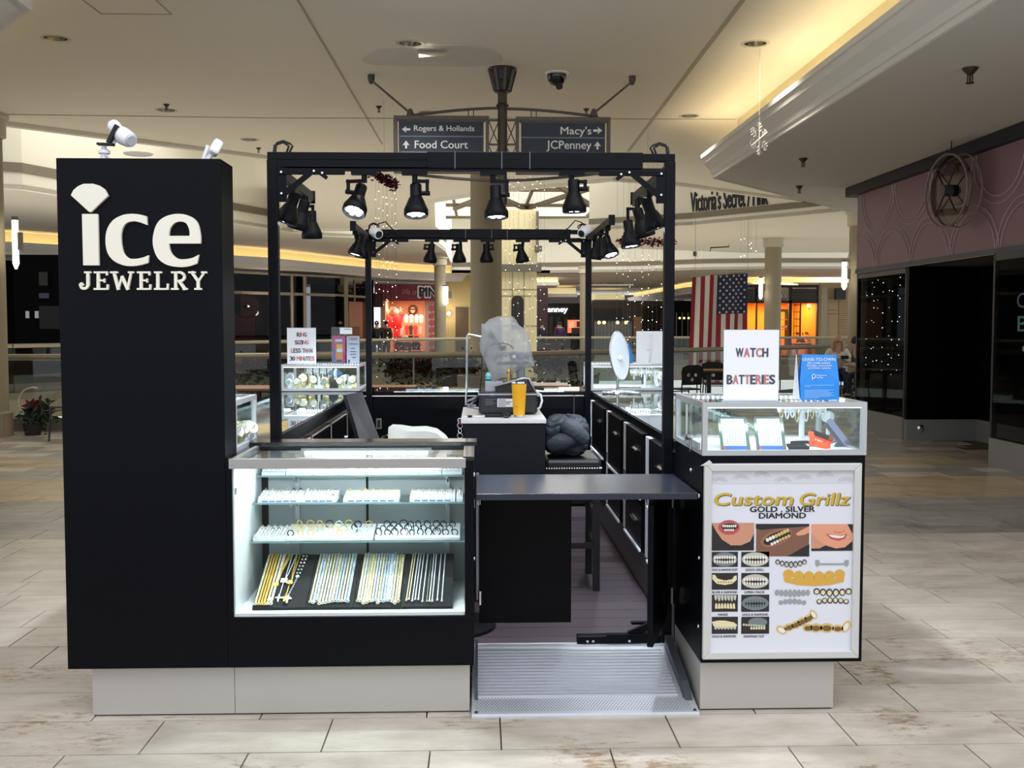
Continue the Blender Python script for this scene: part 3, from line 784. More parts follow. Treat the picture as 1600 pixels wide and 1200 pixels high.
# ---- front showcase
ZG = .99
shc = thing('showcase', 'black front jewelry showcase with lit glass shelves beside the sign pylon', 'showcase', (-.48, 4.29, 0))
ZI = .404                                  # inner floor
fr = MB()
fr.box(XM, XS, YF, 4.56, ZB, ZI - .012)                       # lower body
fr.box(-.055, XS, YF, 4.56, ZI - .012, ZG)                    # right cheek
fr.box(XM, -.935, YF, 4.56, ZI - .012, ZG)                    # left cheek
fr.build('body', BLACK, shc, bevel=.002)
B(-.935, -.055, YF + .012, 4.545, ZI - .012, ZI).build('inner_floor', WHITE, shc)
B(-.935, -.93, YF + .012, 4.52, ZI, ZG - .03).build('side_panel', WHITE, shc)
DOORW = mat('sliding_door', (186, 190, 194), .4)
B(-.90, -.485, 4.515, 4.525, ZI, ZG - .02).build('sliding_door', DOORW, shc)
B(-.475, -.056, 4.525, 4.535, ZI, ZG - .02).build('sliding_door', DOORW, shc)
B(-.935, -.056, 4.545, 4.56, ZI, ZG).build('back_panel', mat('dark_gap', (30, 32, 36), .6), shc)
B(-.93, -.056, YF + .002, YF + .008, ZI, ZG - .02).build('front_glass', GLASS, shc)
B(-.93, -.06, YF + .02, 4.44, ZG + .002, ZG + .008).build('top_glass', GLASS, shc)
B(-.945, -.05, YF - .004, YF + .02, ZG - .028, ZG + .01).build('front_rail', mat('satin_rail', (176, 174, 172), .35, .8), shc, bevel=.002)
B(-.935, -.92, YF + .02, 4.44, ZG - .012, ZG + .012).build('side_trim', mat('satin_rail'), shc)
B(XM + .0, XM + .02, YF + .02, 4.56, ZG, ZG + .012).build('side_cap', BLACKG, shc)
B(-.062, XS + .003, YF, 4.56, ZG, ZG + .016).build('side_cap', BLACKG, shc, bevel=.002)
B(XM, XS + .012, 4.42, 4.561, ZG + .008, ZG + .026).build('service_top', BLACKG, shc, bevel=.002)
MB().cyl((-.73, 4.43, .972), (-.215, 4.43, .972), .009, 10).build('light_tube', LED, shc)
B(-.745, -.20, 4.422, 4.438, .978, .99).build('light_holder', PLASTW, shc)
B(-.90, -.10, YF + .03, YF + .042, ZG - .022, ZG - .016).build('light_strip', LED, shc)
lamp('AREA', (-.48, 4.42, .96), 1.1, COOL, (0, -.35, -1), .55, .03, name='showcase_tube_light')
lamp('AREA', (-.48, YF + .05, .965), 1.2, COOL, (0, .45, -1), .8, .02, name='showcase_strip_light')
SHELF = glass_mat('shelf_glass', (238, 247, 245), .04, .5)
shelves = [(.879, 4.40), (.779, 4.31), (.632, 4.25)]
EDGE = mat('glass_edge', (120, 146, 146), .3)
for z, y0 in shelves:
    sh = B(-.925, -.058, y0, 4.51, z - .006, z).build('shelf', SHELF, shc)
    B(-.925, -.058, y0 - .0015, y0, z - .006, z).build('shelf_edge', EDGE, sh)
for x_ in (-.775, -.135):
    st = MB().box(x_ - .009, x_ + .009, 4.50, 4.512, ZI, ZG - .03)
    st = st.build('shelf_standard', ALU, shc)
    for z, y0 in shelves:
        MB().prism([(4.50, z - .045), (4.50, z - .008), (y0 + .03, z - .008), (y0 + .03, z - .02), (4.45, z - .028)], lambda a, b, d, x_=x_: (x_ + d, a, b), -.003, .003).build('shelf_bracket', ALU, st)
B(-.928, -.925, 4.02, 4.04, .86, .885).build('lock', CHROME, shc)
sc_screw(shc, XS, 4.05, .93, (1, 0, 0)); sc_screw(shc, XS, 4.07, .60, (1, 0, 0))

# contents: ring trays on the shelves
VELV = mat('white_leatherette', (222, 225, 231), .55)
GEM = mat('ring_metal', (206, 198, 178), .2, .9); DARKGEM = mat('dark_ring', (24, 24, 28), .25, .6)
LBL = mat('tray_label_blue', (96, 124, 176), .6)
trn = [0]
def ring_tray(x0, x1, y0, y1, z, label, gold=False, nx=6, ny=5, tagc=False, dark=()):
    t = thing('ring_tray', label, 'ring tray', ((x0 + x1) / 2, y0, z), 'ring trays in the front showcase')
    sl_ = .014
    MB().prism([(y0, z), (y1, z), (y1, z + .02 + sl_), (y0, z + .012)], lambda a, b, d: (d, a, b), x0, x1).build('tray', VELV, t)
    mb = MB(); rb = MB(); db = MB(); rr = random.Random(int(x0 * 1000) + int(z * 1e4))
    for i in range(nx):
        for j in range(ny):
            cx = x0 + (i + .5) * (x1 - x0) / nx; cy = y0 + (j + .6) * (y1 - y0) / ny * .95; cz = z + .014 + sl_ * (cy - y0) / (y1 - y0)
            mb.box(cx - .42 * (x1 - x0) / nx, cx + .42 * (x1 - x0) / nx, cy - .006, cy + .002, cz, cz + .008)
            if rr.random() < .85:
                tgt = db if (i, j) in dark else rb
                tgt.torus((cx, cy - .001, cz + .009), .0068, .0014, 8, 4, (0, 1, .25))
                if rr.random() < .6: tgt.octa((cx, cy - .002, cz + .0165), .003)
    o = mb.build('cushion_rolls', VELV, t); o['kind'] = 'stuff'
    o = rb.build('rings', GOLD if gold else GEM, t); o['kind'] = 'stuff'
    if db.v: o = db.build('dark_rings', DARKGEM, t); o['kind'] = 'stuff'
    if tagc:
        for i in range(nx - 1):
            cx = x0 + (i + 1) * (x1 - x0) / nx
            B(cx - .012, cx + .012, y0 - .0012, y0, z + .003, z + .0085).build('price_tag', LBL, t)
def xat(px, Y): return P(px, 750, Y).x
ords = ['first', 'second', 'third', 'fourth', 'fifth', 'sixth', 'seventh', 'eighth']
xs1 = [409, 447, 490, 530, 571, 614, 655, 691, 723]
for i in range(8):
    ring_tray(xat(xs1[i], 4.41), xat(xs1[i + 1], 4.41) - .003, 4.41, 4.49, .879, '%s white ring tray from the left on the top glass shelf' % ords[i], nx=5, ny=4)
for (a, b, lab, g, dk) in ((402, 470, 'leftmost white ring tray on the middle glass shelf, two dark rings at its back corner', False, ((4, 4), (5, 4))), (470, 526, 'second white ring tray from the left on the middle glass shelf', False, ((4, 0),)),
                       (536, 624, 'white tray of gold rings on the middle glass shelf', True, ()), (640, 712, 'white ring tray right of the gap on the middle glass shelf', False, ()), (713, 724, 'cut-off white ring tray at the right end of the middle glass shelf', False, ())):
    ring_tray(xat(a, 4.32), xat(b, 4.32) - .003, 4.32, 4.44, .779, lab, g, max(1, round((b - a) / 12)), 5, True, dk)
ring_tray(xat(394, 4.26), xat(444, 4.26), 4.26, 4.40, .632, 'white ring tray at the left end of the bottom glass shelf', False, 5, 7, False, ((2, 4), (3, 4)))
# hoop earrings on two slanted cards of the bottom shelf
for (a, b, lab) in ((445, 582, 'long white slanted card of mixed hoop earrings on the bottom shelf'), (585, 718, 'long white slanted card of dark hoop earrings on the bottom shelf')):
    x0, x1 = xat(a, 4.26), xat(b, 4.26)
    t = thing('earring_card', lab, 'display card', ((x0 + x1) / 2, 4.26, .632))
    MB().prism([(4.26, .633), (4.40, .633), (4.40, .675), (4.26, .643)], lambda q, r, d: (d, q, r), x0, x1).build('card', VELV, t)
ordw = ['first', 'second', 'third', 'fourth', 'fifth', 'sixth', 'seventh', 'eighth', 'ninth', 'tenth', 'eleventh', 'twelfth', 'thirteenth', 'fourteenth', 'fifteenth']
for (a, b, dark, n_) in ((452, 575, False, 24), (590, 712, True, 28)):
    for i in range(n_):
        row = i % 3; f = (i + .5) / n_
        x = xat(a + (b - a) * f, 4.3) + random.uniform(-.004, .004); y = 4.285 + row * .04
        z = .643 + (y - 4.26) * .23
        r = random.choice((.0125, .014, .016))
        kind = ('dark' if dark and random.random() < .9 else random.choice(('gold', 'gold', 'silver', 'dark')))
        lab = '%s hoop earring, %s from the left in the %s row of the %s card' % ({'dark': 'dark steel', 'gold': 'gold', 'silver': 'silver'}[kind], ordw[i // 3], ('front', 'middle', 'rear')[row], 'right' if dark else 'left')
        o = MB().torus((0, 0, 0), r, .0021, 14, 5, (.25, 1, .1), 1, R(120), R(420)).build('hoop_earring', {'dark': DARKGEM, 'gold': GOLD, 'silver': SILVER}[kind])
        o.location = (x, y, z + r * .85); o.rotation_euler = (0, 0, random.uniform(-.5, .5))
        tag(o, lab, 'earring', {'dark': 'dark hoop earrings', 'gold': 'gold hoop earrings', 'silver': 'silver hoop earrings'}[kind])

# chain boards and chains
BV = mat('black_velvet', (26, 25, 28), .9)
CY0, CZ0, CY1, CZ1 = 4.055, .415, 4.35, .555
SLN = Vector((0, CY1 - CY0, CZ1 - CZ0)).normalized(); NRM = Vector((0, -SLN.z, SLN.y)); SLEN = math.hypot(CY1 - CY0, CZ1 - CZ0)
def onb(x, t, lift=.006): return Vector((x, CY0, CZ0)) + SLN * (t * SLEN) + NRM * lift
bx = [-.877, -.672, -.488, -.305, -.103]
bl = ['leftmost sloped black board of pendant and gold chains', 'second sloped black chain board from the left in the showcase', 'third sloped black chain board from the left in the showcase', 'rightmost sloped black board with thin spaced chains']
for i in range(4):
    x0, x1 = bx[i] + .001, bx[i + 1] - .001
    t = thing('chain_board', bl[i], 'display board', ((x0 + x1) / 2, CY0, ZI), 'sloped chain boards')
    MB().prism([(CY0, ZI + .001), (CY0, CZ0), (CY1, CZ1), (CY1 + .01, CZ1), (CY1 + .01, CZ1 - .012), (CY0 + .02, ZI + .001)], lambda a, b, d: (d, a, b), x0, x1).build('board', BV, t)
    MB().prism([(CY1 - .01, ZI + .001), (CY1, ZI + .001), (CY1 + .004, CZ1 - .012), (CY1 - .006, CZ1 - .012)], lambda a, b, d: (d, a, b), x0 + .05, x1 - .05).build('easel_leg', BV, t)
def chain_mesh(L, wd, pitch, alt=None):
    """curb chain along +Y lying flat: alternate tilted flat links"""
    mb = MB(); n = int(L / pitch)
    for i in range(n):
        M = Matrix.Translation((0, (i + .5) * pitch, .0015)) @ Matrix.Rotation(R(32), 4, 'Z') @ Matrix.Rotation(R(18 if i % 2 else -18), 4, 'Y')
        a = wd / 2; b = pitch * .62; c = .0016
        k = len(mb.v); e = 6
        for zz in (-c, c):
            for j in range(e):
                q = 2 * PI * j / e; mb.v.append(M @ Vector((a * math.cos(q), b * math.sin(q), zz)))
        mb.f.append(tuple(range(k + e, k + 2 * e)))
        for j in range(e): mb.f.append((k + j, k + (j + 1) % e, k + e + (j + 1) % e, k + e + j))
    return mb
cm_cache = {}
def chain(xt, xb, t0, t1, wd, m, label, group, tip=True, pitch=None):
    L = (t1 - t0) * SLEN; pitch = pitch or wd * .62
    p1, p0 = onb(xt, t1), onb(xb, t0); d = p1 - p0; L = d.length
    y = d.normalized(); x = y.cross(NRM).normalized(); z = x.cross(y)
    M = Matrix((x, y, z)).transposed().to_4x4(); M.translation = p0
    key = (round(L, 2), wd, pitch, m.name)
    o = thing('chain_necklace', label, 'necklace', p0, group)
    o.matrix_world = M; ORG[o.name] = Vector()
    if key in cm_cache:
        c = bpy.data.objects.new('links', cm_cache[key]); COL.objects.link(c); c.parent = o
    else: c = chain_mesh(L, wd, pitch).build('links', m, o); cm_cache[key] = c.data
    if tip:
        kk = ('tip', m.name, round(wd, 4))
        if kk in cm_cache: c = bpy.data.objects.new('clasp', cm_cache[kk]); COL.objects.link(c); c.parent = o
        else: c = MB().torus((0, -.004, .003), wd * .55, .0018, 8, 5, (0, 0, 1)).sphere((wd * .5, -.002, .004), .003, 6, 4).build('clasp', m, o); cm_cache[kk] = c.data
    return o
PG, SV, GD, WG = GOLDP, SILVER, GOLD, mat('two_tone', (230, 220, 190), .28, .4)
TT = mat('two_tone_blue', (212, 224, 242), .25, .4)
for i, (xt, wd, m, nm) in enumerate(((-.863, .010, WG, 'two-tone rope chain'), (-.851, .009, GD, 'smooth yellow gold chain'), (-.840, .008, GD, 'gold snake chain'), (-.829, .011, GD, 'gold curb chain'), (-.816, .010, PG, 'pale gold curb chain'), (-.803, .012, SV, 'silver curb chain'))):
    chain(xt, xt - .004, .05, .99, wd, m, '%s, %s on the leftmost black board' % (nm, ords[i] + ' from the left'), 'chains on the leftmost board')
def pendant_chain(xt0, xt1, xb, tm, m, label, kind, drop, pm):
    t = thing('pendant_chain', label, 'necklace', onb(xb, tm), 'pendant chains')
    for xa in (xt0, xt1):
        MB().tube([onb(xa, .99, .007), onb(xa + (xb - xa) * .6, .6, .007), onb(xb + (.004 if xa > xb else -.004), tm, .007)], .0019, 6).build('strand', m, t)
    if drop < tm: MB().tube([onb(xb, tm, .007), onb(xb - .004, drop, .007)], .0018, 6).build('drop', m, t)
    Mx = Matrix((Vector((1, 0, 0)), SLN, NRM)).transposed().to_4x4()
    mb = MB(); c = onb(xb, tm - .03, .008); Mx.translation = c
    if kind == 'medal': mb.lathe([(.011, 0), (.011, .003), (.008, .004)], 14, c, NRM).torus(c + NRM * .003, .011, .0016, 14, 4, NRM)
    elif kind == 'frame': mb.cbox((0, 0, 0), (.026, .024, .004), Mx).cbox((0, .014, 0), (.022, .010, .004), Mx)
    elif kind == 'head': mb.sphere(c, .012, 10, 6, (1, .7, .9)).cbox((0, -.010, 0), (.022, .008, .005), Mx)
    if kind: mb.build('pendant', pm, t)
    if drop < tm:
        Mx2 = Mx.copy(); Mx2.translation = onb(xb - .004, drop - .03, .008); mb = MB()
        if kind == 'head': mb.cbox((0, -.01, 0), (.010, .03, .004), Mx2).cbox((-.011, .006, 0), (.016, .009, .003), Mx2).cbox((.011, .006, 0), (.016, .009, .003), Mx2).sphere(onb(xb - .004, drop + .04, .008), .005, 8, 5)
        else: mb.cbox((0, 0, 0), (.006, .042, .004), Mx2).cbox((0, .006, 0), (.028, .006, .004), Mx2)
        mb.build('cross', pm, t)
pendant_chain(-.795, -.782, -.806, .42, GD, 'gold chain with small gold medallion hanging left of the framed pendant', 'medal', .42, GD)
pendant_chain(-.785, -.775, -.812, .14, GD, 'long gold chain with small pendant at the bottom edge of the board', 'medal', .14, PG)
pendant_chain(-.770, -.752, -.778, .50, SV, 'silver chain with framed portrait pendant and silver cross', 'frame', .17, SV)
pendant_chain(-.750, -.738, -.752, .46, GD, 'rose gold chain with gold head pendant and winged figure', 'head', .17, GD)
t = thing('rosary', 'silver rosary with black beads and a cross on the leftmost board', 'necklace', onb(-.72, .5))
mb = MB(); mk = MB()
for xa in (-.722, -.708):
    for i in range(13):
        f = i / 12; p = onb(xa + (-.728 - xa + (.006 if xa > -.715 else -.006)) * f, .98 - .40 * f, .008)
        (mb if i % 2 else mk).sphere(p, .0042, 7, 5)
for i in range(9): mb.sphere(onb(-.729 - .002 * i, .50 - .036 * i, .008), .0034, 7, 5)
mb.build('silver_bead', SV, t); mk.build('black_bead', RUBBER, t)
Mx = Matrix((Vector((1, 0, 0)), SLN, NRM)).transposed().to_4x4(); Mx.translation = onb(-.746, .12, .008)
MB().cbox((0, 0, 0), (.007, .045, .004), Mx).cbox((0, .007, 0), (.03, .007, .004), Mx).build('cross', SV, t)
MB().lathe([(.009, 0), (.007, .003)], 8, onb(-.728, .55, .007), NRM).build('centre_medal', SV, t)
for b, (xa, xb, n_, cols) in enumerate(((-.652, -.508, 13, (WG, SV, TT, PG, SV, PG, SV, PG, TT, TT, PG, SV, TT)), (-.468, -.312, 15, (PG, SV, WG, PG, PG, SV, SV, PG, TT, TT, SV, TT, PG, WG, PG)))):
    for i in range(n_):
        x = xa + (xb - xa) * i / (n_ - 1); m = cols[i]
        nm = {GOLDP: 'pale gold', SILVER: 'silver', WG: 'two-tone gold', TT: 'icy silver'}[m]
        wd = random.choice((.010, .011, .013))
        chain(x, x - .004, random.uniform(.04, .1), 1.0, wd, m, '%s curb chain, %s from the left on the %s black board' % (nm, ordw[i], ('second', 'third')[b]), 'curb chains on the %s board' % ('second', 'third')[b])
for i, x in enumerate((-.272, -.263, -.250, -.240, -.228, -.212, -.196, -.186, -.176, -.157, -.140)):
    m = (GOLDP, GOLDP, SILVER, SILVER, SILVER, SILVER, GEM, SILVER, SILVER, SILVER, SILVER)[i]
    chain(x, x - .012 + .0006 * i, random.uniform(.06, .12), .99, .0052, m, 'thin %s chain, %s from the left on the rightmost black board' % ('pale gold' if i < 2 else 'silver', ordw[i]), 'thin chains on the rightmost board', True, .0042)

# ---- right cabinet with poster
rcab = thing('corner_cabinet', 'black right front cabinet that carries the poster and the lit display case', 'cabinet', (1.145, 4.3, 0))
B(XR0, XR1, YF, 4.56, ZB, 1.005).build('body', BLACK, rcab, bevel=.002)
for y_, z_ in ((4.22, .92), (4.06, .84), (4.05, .33), (4.05, .60)): sc_screw(rcab, XR0, y_, z_, (-1, 0, 0))
fY = YF - .022
pr = pxrect(1098, 724, 1347.5, 1031, YF - .02)
pf = thing('poster_frame', 'silver snap frame with custom grillz price poster on right cabinet', 'poster', ((pr[0] + pr[1]) / 2, YF - .01, pr[2]))
fw = .029
for nm, poly in (('top', [(pr[0], pr[3]), (pr[1], pr[3]), (pr[1] - fw, pr[3] - fw), (pr[0] + fw, pr[3] - fw)]), ('b', [(pr[0], pr[2]), (pr[0] + fw, pr[2] + fw), (pr[1] - fw, pr[2] + fw), (pr[1], pr[2])]),
                 ('l', [(pr[0], pr[2]), (pr[0], pr[3]), (pr[0] + fw, pr[3] - fw), (pr[0] + fw, pr[2] + fw)]), ('r', [(pr[1], pr[3]), (pr[1], pr[2]), (pr[1] - fw, pr[2] + fw), (pr[1] - fw, pr[3] - fw)])):
    MB().xz(poly, YF - .02, YF).build('frame_rail', ALUP, pf, bevel=.003)
B(pr[0] + .02, pr[1] - .02, YF - .008, YF - .001, pr[2] + .02, pr[3] - .02).build('poster_sheet', mat('poster_paper', (214, 216, 226), .45), pf)
PY = YF - .0085
pY = planeY(PY)
def prect(x0, y0, x1, y1, name, m, lift=.0004, par=pf):
    a = pxrect(x0, y0, x1, y1, PY); return MB().xz([(a[0], a[2]), (a[1], a[2]), (a[1], a[3]), (a[0], a[3])], PY - lift, PY - lift + .0003).build(name, m, par)
def ppoly(pts, name, m, lift=.0006, par=pf):
    return MB().xz([px2(x, y, PY) for x, y in pts], PY - lift, PY - lift + .0002).build(name, m, par)
def pell(cx, cy, rx, ry, name, m, lift=.0006, n=16, rot=0, a0=0, a1=360, par=pf):
    c, s = math.cos(R(rot)), math.sin(R(rot)); pts = []
    for i in range(n):
        a = R(a0 + (a1 - a0) * i / n); x, y = rx * math.cos(a), ry * math.sin(a); pts.append((cx + x * c - y * s, cy + x * s + y * c))
    return ppoly(pts, name, m, lift)
def ptext(s, x0, y0, x1, y1, m, bold=0, shear=0, lift=.0006, space=1, name='lettering', par=pf): return text(s, name, pxrect(x0, y0, x1, y1, PY), pY, m, par, .0003, bold, shear, space, lift)
GT = mat('poster_gold', (196, 164, 52), .5); GTS = mat('poster_gold_shadow', (60, 52, 28), .6)
for w_, a_, b_ in (('Custom', 1116.5, 1239), ('Grillz', 1250, 1328.5)): ptext(w_, a_ + 1, 771, b_ + 1, 790.5, GTS, .02, .15, .0005); ptext(w_, a_, 770, b_, 789.5, GT, .02, .15, .0012)
ptext('GOLD . SILVER', 1172, 791, 1273, 800, INK, .03); ptext('DIAMOND', 1186, 801, 1259, 810, INK, .03)
# watermark band of swirls along the top
prect(1113, 739, 1334, 756, 'pattern_band', mat('band_grey', (204, 206, 212), .5), .0003)
SW = mat('band_line', (150, 150, 158), .5)
for k in range(7):
    c_ = px2(1124 + k * 33, 753 - (k % 3) * 4, PY); mb = MB()
    for rr in (.011, .017, .024):
        pts = []
        for i in range(15):
            a = PI * i / 14; q = (c_[0] + rr * 1.3 * math.cos(a), c_[1] + rr * math.sin(a) * .75)
            if q[1] < pr[3] - fw - .001: pts.append((q[0], PY - .0006, q[1]))
        if len(pts) > 3: mb.tube(pts, .0006, 4)
    mb.build('swirl', SW, pf)
# photographs: mouths
SK1, SK2, SK3 = mat('print_skin', (196, 140, 116), .5), mat('print_skin_dark', (122, 84, 66), .5), mat('print_skin_light', (216, 150, 122), .5)
LIP, TOO, DK = mat('print_lip', (176, 78, 80), .5), mat('print_teeth', (226, 222, 212), .5), mat('print_dark', (34, 30, 32), .5)
LIP2 = mat('print_lip_brown', (146, 98, 78), .5); SK2L = mat('print_skin_mid', (150, 108, 86), .5)
prect(1112, 817, 1178.5, 860.5, 'photo', DK)
ppoly([(1112, 817), (1178.5, 817), (1178, 834), (1172, 846), (1158, 852), (1142, 852), (1128, 843), (1119, 830)], 'print_face', SK1, .0006)
pell(1139, 824, 17, 11.5, 'print_lips', LIP, .0009); pell(1140, 823, 13, 5.5, 'print_mouth', DK, .0012)
for k in range(7): pell(1130 + k * 3.2, 822.0 - .1 * abs(k - 3), 1.5, 2.2, 'print_tooth', TOO, .0015, 8); 
for k in range(5): pell(1133 + k * 3.1, 828, 1.4, 1.8, 'print_tooth', TOO, .0015, 8)
prect(1112, 815.6, 1335, 817, 'print_rule', PAPER, .002)
prect(1181, 818.5, 1264.5, 869.5, 'photo', SK2)
ppoly([(1181, 818.5), (1264.5, 818.5), (1264.5, 822), (1240, 824), (1210, 826), (1190, 828), (1181, 826)], 'print_shadow', DK, .0005)
ppoly([(1230, 869.5), (1264.5, 869.5), (1264.5, 850), (1250, 858)], 'print_shadow', DK, .0006)
pell(1213, 840, 26, 12, 'print_lips', LIP2, .0008, 20, -22); pell(1214, 840, 22.5, 8.5, 'print_mouth', DK, .0011, 20, -22)
ppoly([(1243, 834), (1252, 828), (1264.5, 822), (1264.5, 832), (1256, 836), (1246, 837)], 'print_finger', SK3, .0014)
PGP = mat('print_gold', (206, 178, 110), .4)
for k in range(8): pell(1199 + k * 4.5, 843.5 - k * 2.1, 2.6, 3.2, 'print_tooth', TOO if k < 3 else PGP, .0015, 8, -22)
for k in range(7): pell(1206 + k * 4.4, 850 - k * 2.1, 2.3, 2.6, 'print_tooth', TOO if k < 3 else PGP, .0015, 8, -22)
prect(1267.5, 819, 1333.5, 861, 'photo', DK)
ppoly([(1267.5, 819), (1324, 819), (1333, 836), (1331, 846), (1320, 855), (1306, 857), (1290, 852), (1276, 842), (1267.5, 832)], 'print_face', SK3, .0006)
ppoly([(1267.5, 832), (1276, 842), (1290, 852), (1280, 857), (1267.5, 857)], 'print_neck', SK1, .0007)
ppoly([(1301, 829), (1308, 831.5), (1316, 831), (1321, 826), (1318, 831), (1312, 833), (1305, 832)], 'print_nose', mat('print_nose_shadow', (170, 104, 84), .5), .0009)
ppoly([(1290, 834), (1300, 835), (1312, 837), (1324, 834), (1320, 842), (1310, 845), (1298, 842)], 'print_lips', LIP, .0009)
ppoly([(1294, 835.5), (1304, 836), (1312, 837.5), (1321, 836), (1317, 840), (1309, 841), (1300, 839.5)], 'print_teeth', TOO, .0012)
# the eight small dark product photographs with captions
caps = ['GOLD & DIAMOND DUST', 'GOLD GRILL', 'SILVER & DIAMOND', 'OPEN FACE', 'FANGS', 'GOLD & DIAMOND', 'GOLD & DIAMOND', 'DIAMOND CUT']
GRY, GRYL = mat('print_grey', (112, 122, 126), .5), mat('print_pale', (186, 186, 172), .5)
ys = [(862, 886, 890.5), (895, 921.5, 925.5), (929, 956, 960.5), (963.5, 990.5, 994.5)]
for i in range(8):
    r_, c_ = divmod(i, 2); y0, y1, yc = ys[r_]
    x0, x1 = ((1112, 1153), (1158, 1202))[c_]
    prect(x0, y0, x1, y1, 'photo', DK)
    cx, cy = (x0 + x1) / 2, (y0 + y1) / 2; wx = (x1 - x0) / 2 - 1
    if i in (0, 1, 3, 5):
        pell(cx, cy, wx, 11, 'print_jaw', (GRY, GRYL, GRYL, GRY)[(0, 1, 3, 5).index(i)], .0007, 20); pell(cx, cy + .5, wx - 3, 5.8, 'print_mouth', DK, .0009, 20)
        for k in range(9):
            xx = cx + (k - 4) * wx * .2; dy = .5 * abs(k - 4) ** 1.3
            pell(xx, cy - 3.6 + dy * .3, wx * .09, 3.0, 'print_tooth', GRY if i == 5 else TOO, .0012, 8); pell(xx, cy + 4.4 - dy * .5, wx * .08, 2.7, 'print_tooth', GRY if i == 5 else TOO, .0012, 8)
    elif i == 2:
        ppoly([(x0 + 1, y0 + 3), (x0 + 5, y0 + 3), (x0 + 9, y0 + 9), (cx, y0 + 12), (x1 - 9, y0 + 10), (x1 - 6, y0 + 5), (x1 - 2, y0 + 4), (x1 - 2, y0 + 11), (x1 - 9, y0 + 17), (cx, y0 + 19), (x0 + 8, y0 + 17), (x0 + 1, y0 + 10)], 'print_gold_bar', mat('print_cream_gold', (222, 208, 164), .5), .0008)
        for k in range(6): pell(cx - 10 + k * 4, y0 + 14.5, 1, 1, 'print_stone', DK, .0011, 6)
    elif i == 4:
        for k in range(7): ppoly([(x0 + 4 + k * 5, y0 + 1), (x0 + 8.5 + k * 5, y0 + 1), (x0 + 8 + k * 5, y0 + (7 if k in (0, 6) else 9)), (x0 + 6.3 + k * 5, y0 + (11 if k in (1, 5) else 9.5)), (x0 + 4.5 + k * 5, y0 + 7)], 'print_fang', GRYL, .0009)
        for k in range(7): ppoly([(x0 + 5 + k * 4.6, y1 - 5 - (3 - abs(k - 3)) * .3), (x0 + 9 + k * 4.6, y1 - 5), (x0 + 8.6 + k * 4.6, y1 - 12), (x0 + 7 + k * 4.6, y1 - 14), (x0 + 5.4 + k * 4.6, y1 - 12)], 'print_fang', mat('print_cream_gold'), .0009)
    elif i == 6:
        ppoly([(x0, y0 + 8), (x0 + 10, y0 + 6), (cx, y0 + 6), (x1 - 6, y0 + 9), (x1 - 1, y0 + 13), (x1 - 3, y0 + 16), (x0 + 10, y0 + 18), (x0 + 3, y0 + 15)], 'print_gold_bar', mat('print_cream_gold'), .0008)
        for k in range(7): pell(x0 + 6 + k * 5, y0 + 17.5, 2.2, 2.6, 'print_tooth', GRYL, .001, 8)
    else:
        pell(cx + 4, cy - 5, wx - 6, 7, 'print_jaw', GRY, .0007, 18)
        for k in range(9): pell(x0 + 4 + k * 4, cy - 1 + .3 * k, 1.8, 2, 'print_tooth', GRYL, .001, 8)
        for k in range(6): pell(x0 + 16 + k * 4, cy + 4.5, 1.8, 2.2, 'print_tooth', mat('print_cream_gold'), .001, 8)
    m0, m1 = ((1112.5, 1152.5), (1165, 1194), (1112.5, 1152), (1163, 1194), (1122, 1137), (1159.5, 1200), (1112.5, 1150), (1162, 1194))[i]
    ptext(caps[i], m0, yc - 2.2, m1, yc + 1.6, INK, .02)
# drawn grills on the right
def teeth_row(cx, cy, n, wx, hy, m, curve, lift=.0007, mi=None, up=1):
    for k in range(n):
        f = (k - (n - 1) / 2) / ((n - 1) / 2); x = cx + f * wx; y = cy - curve * f * f * up
        pell(x, y, wx / (n - 1) * 1.06, hy * (1 - .25 * abs(f)), 'print_cap', m, lift, 12)
        if mi: pell(x, y + .5 * up, wx / (n - 1) * .66, hy * .62 * (1 - .25 * abs(f)), 'print_window', mi, lift + .0003, 10)
PGR = mat('print_silver', (150, 152, 158), .5); PGD = mat('print_line', (70, 70, 78), .5)
teeth_row(1236, 882, 7, 21, 5.5, PGD, 4, mi=GRYL)
ppoly([(1274, 875), (1280, 875), (1281, 880), (1318, 880), (1320, 875), (1326, 875), (1326, 882), (1323, 886), (1319, 883), (1280, 883), (1277, 886), (1274, 882)], 'print_bar', PGR, .0007)
teeth_row(1272, 902, 6, 40, 10, mat('print_rich_gold', (206, 160, 66), .5), 5)
ppoly([(1224, 902), (1248, 905), (1272, 906), (1296, 905), (1319, 902), (1318, 909), (1296, 914), (1272, 915.5), (1246, 914), (1226, 909)], 'print_gold_bar', mat('print_rich_gold'), .0009)
teeth_row(1238, 927, 8, 24, 6.5, PGR, 1); teeth_row(1238, 939.5, 6, 18, 5, PGR, 2, up=-1)
teeth_row(1301, 926, 6, 25, 7, PGD, 2, mi=mat('print_cream_gold')); teeth_row(1301, 938, 6, 21, 5.5, PGD, 2, mi=mat('print_cream_gold'), up=-1)
PB = mat('print_bronze', (112, 86, 44), .5)
for (cx, cy, rx, ry, ro) in ((1221, 984, 9, 6, 28), (1233, 980, 8, 6, -10), (1244, 976, 8, 6, -20), (1254, 971, 9, 6.5, -28), (1264, 966, 8, 6, -30), (1271, 960, 8, 5, 55), (1262, 981, 8, 6, 0), (1275, 981, 10, 7, 0), (1292, 981, 11, 7.5, 0), (1309, 982, 9, 6, 0), (1322, 979, 10, 6, -60)):
    pell(cx, cy, rx, ry, 'print_gold_link', PGP, .0007, 14, ro); pell(cx, cy + .6, rx * .68, ry * .62, 'print_window', PB if cx not in (1221, 1271, 1322) else TOO, .0011, 12, ro)
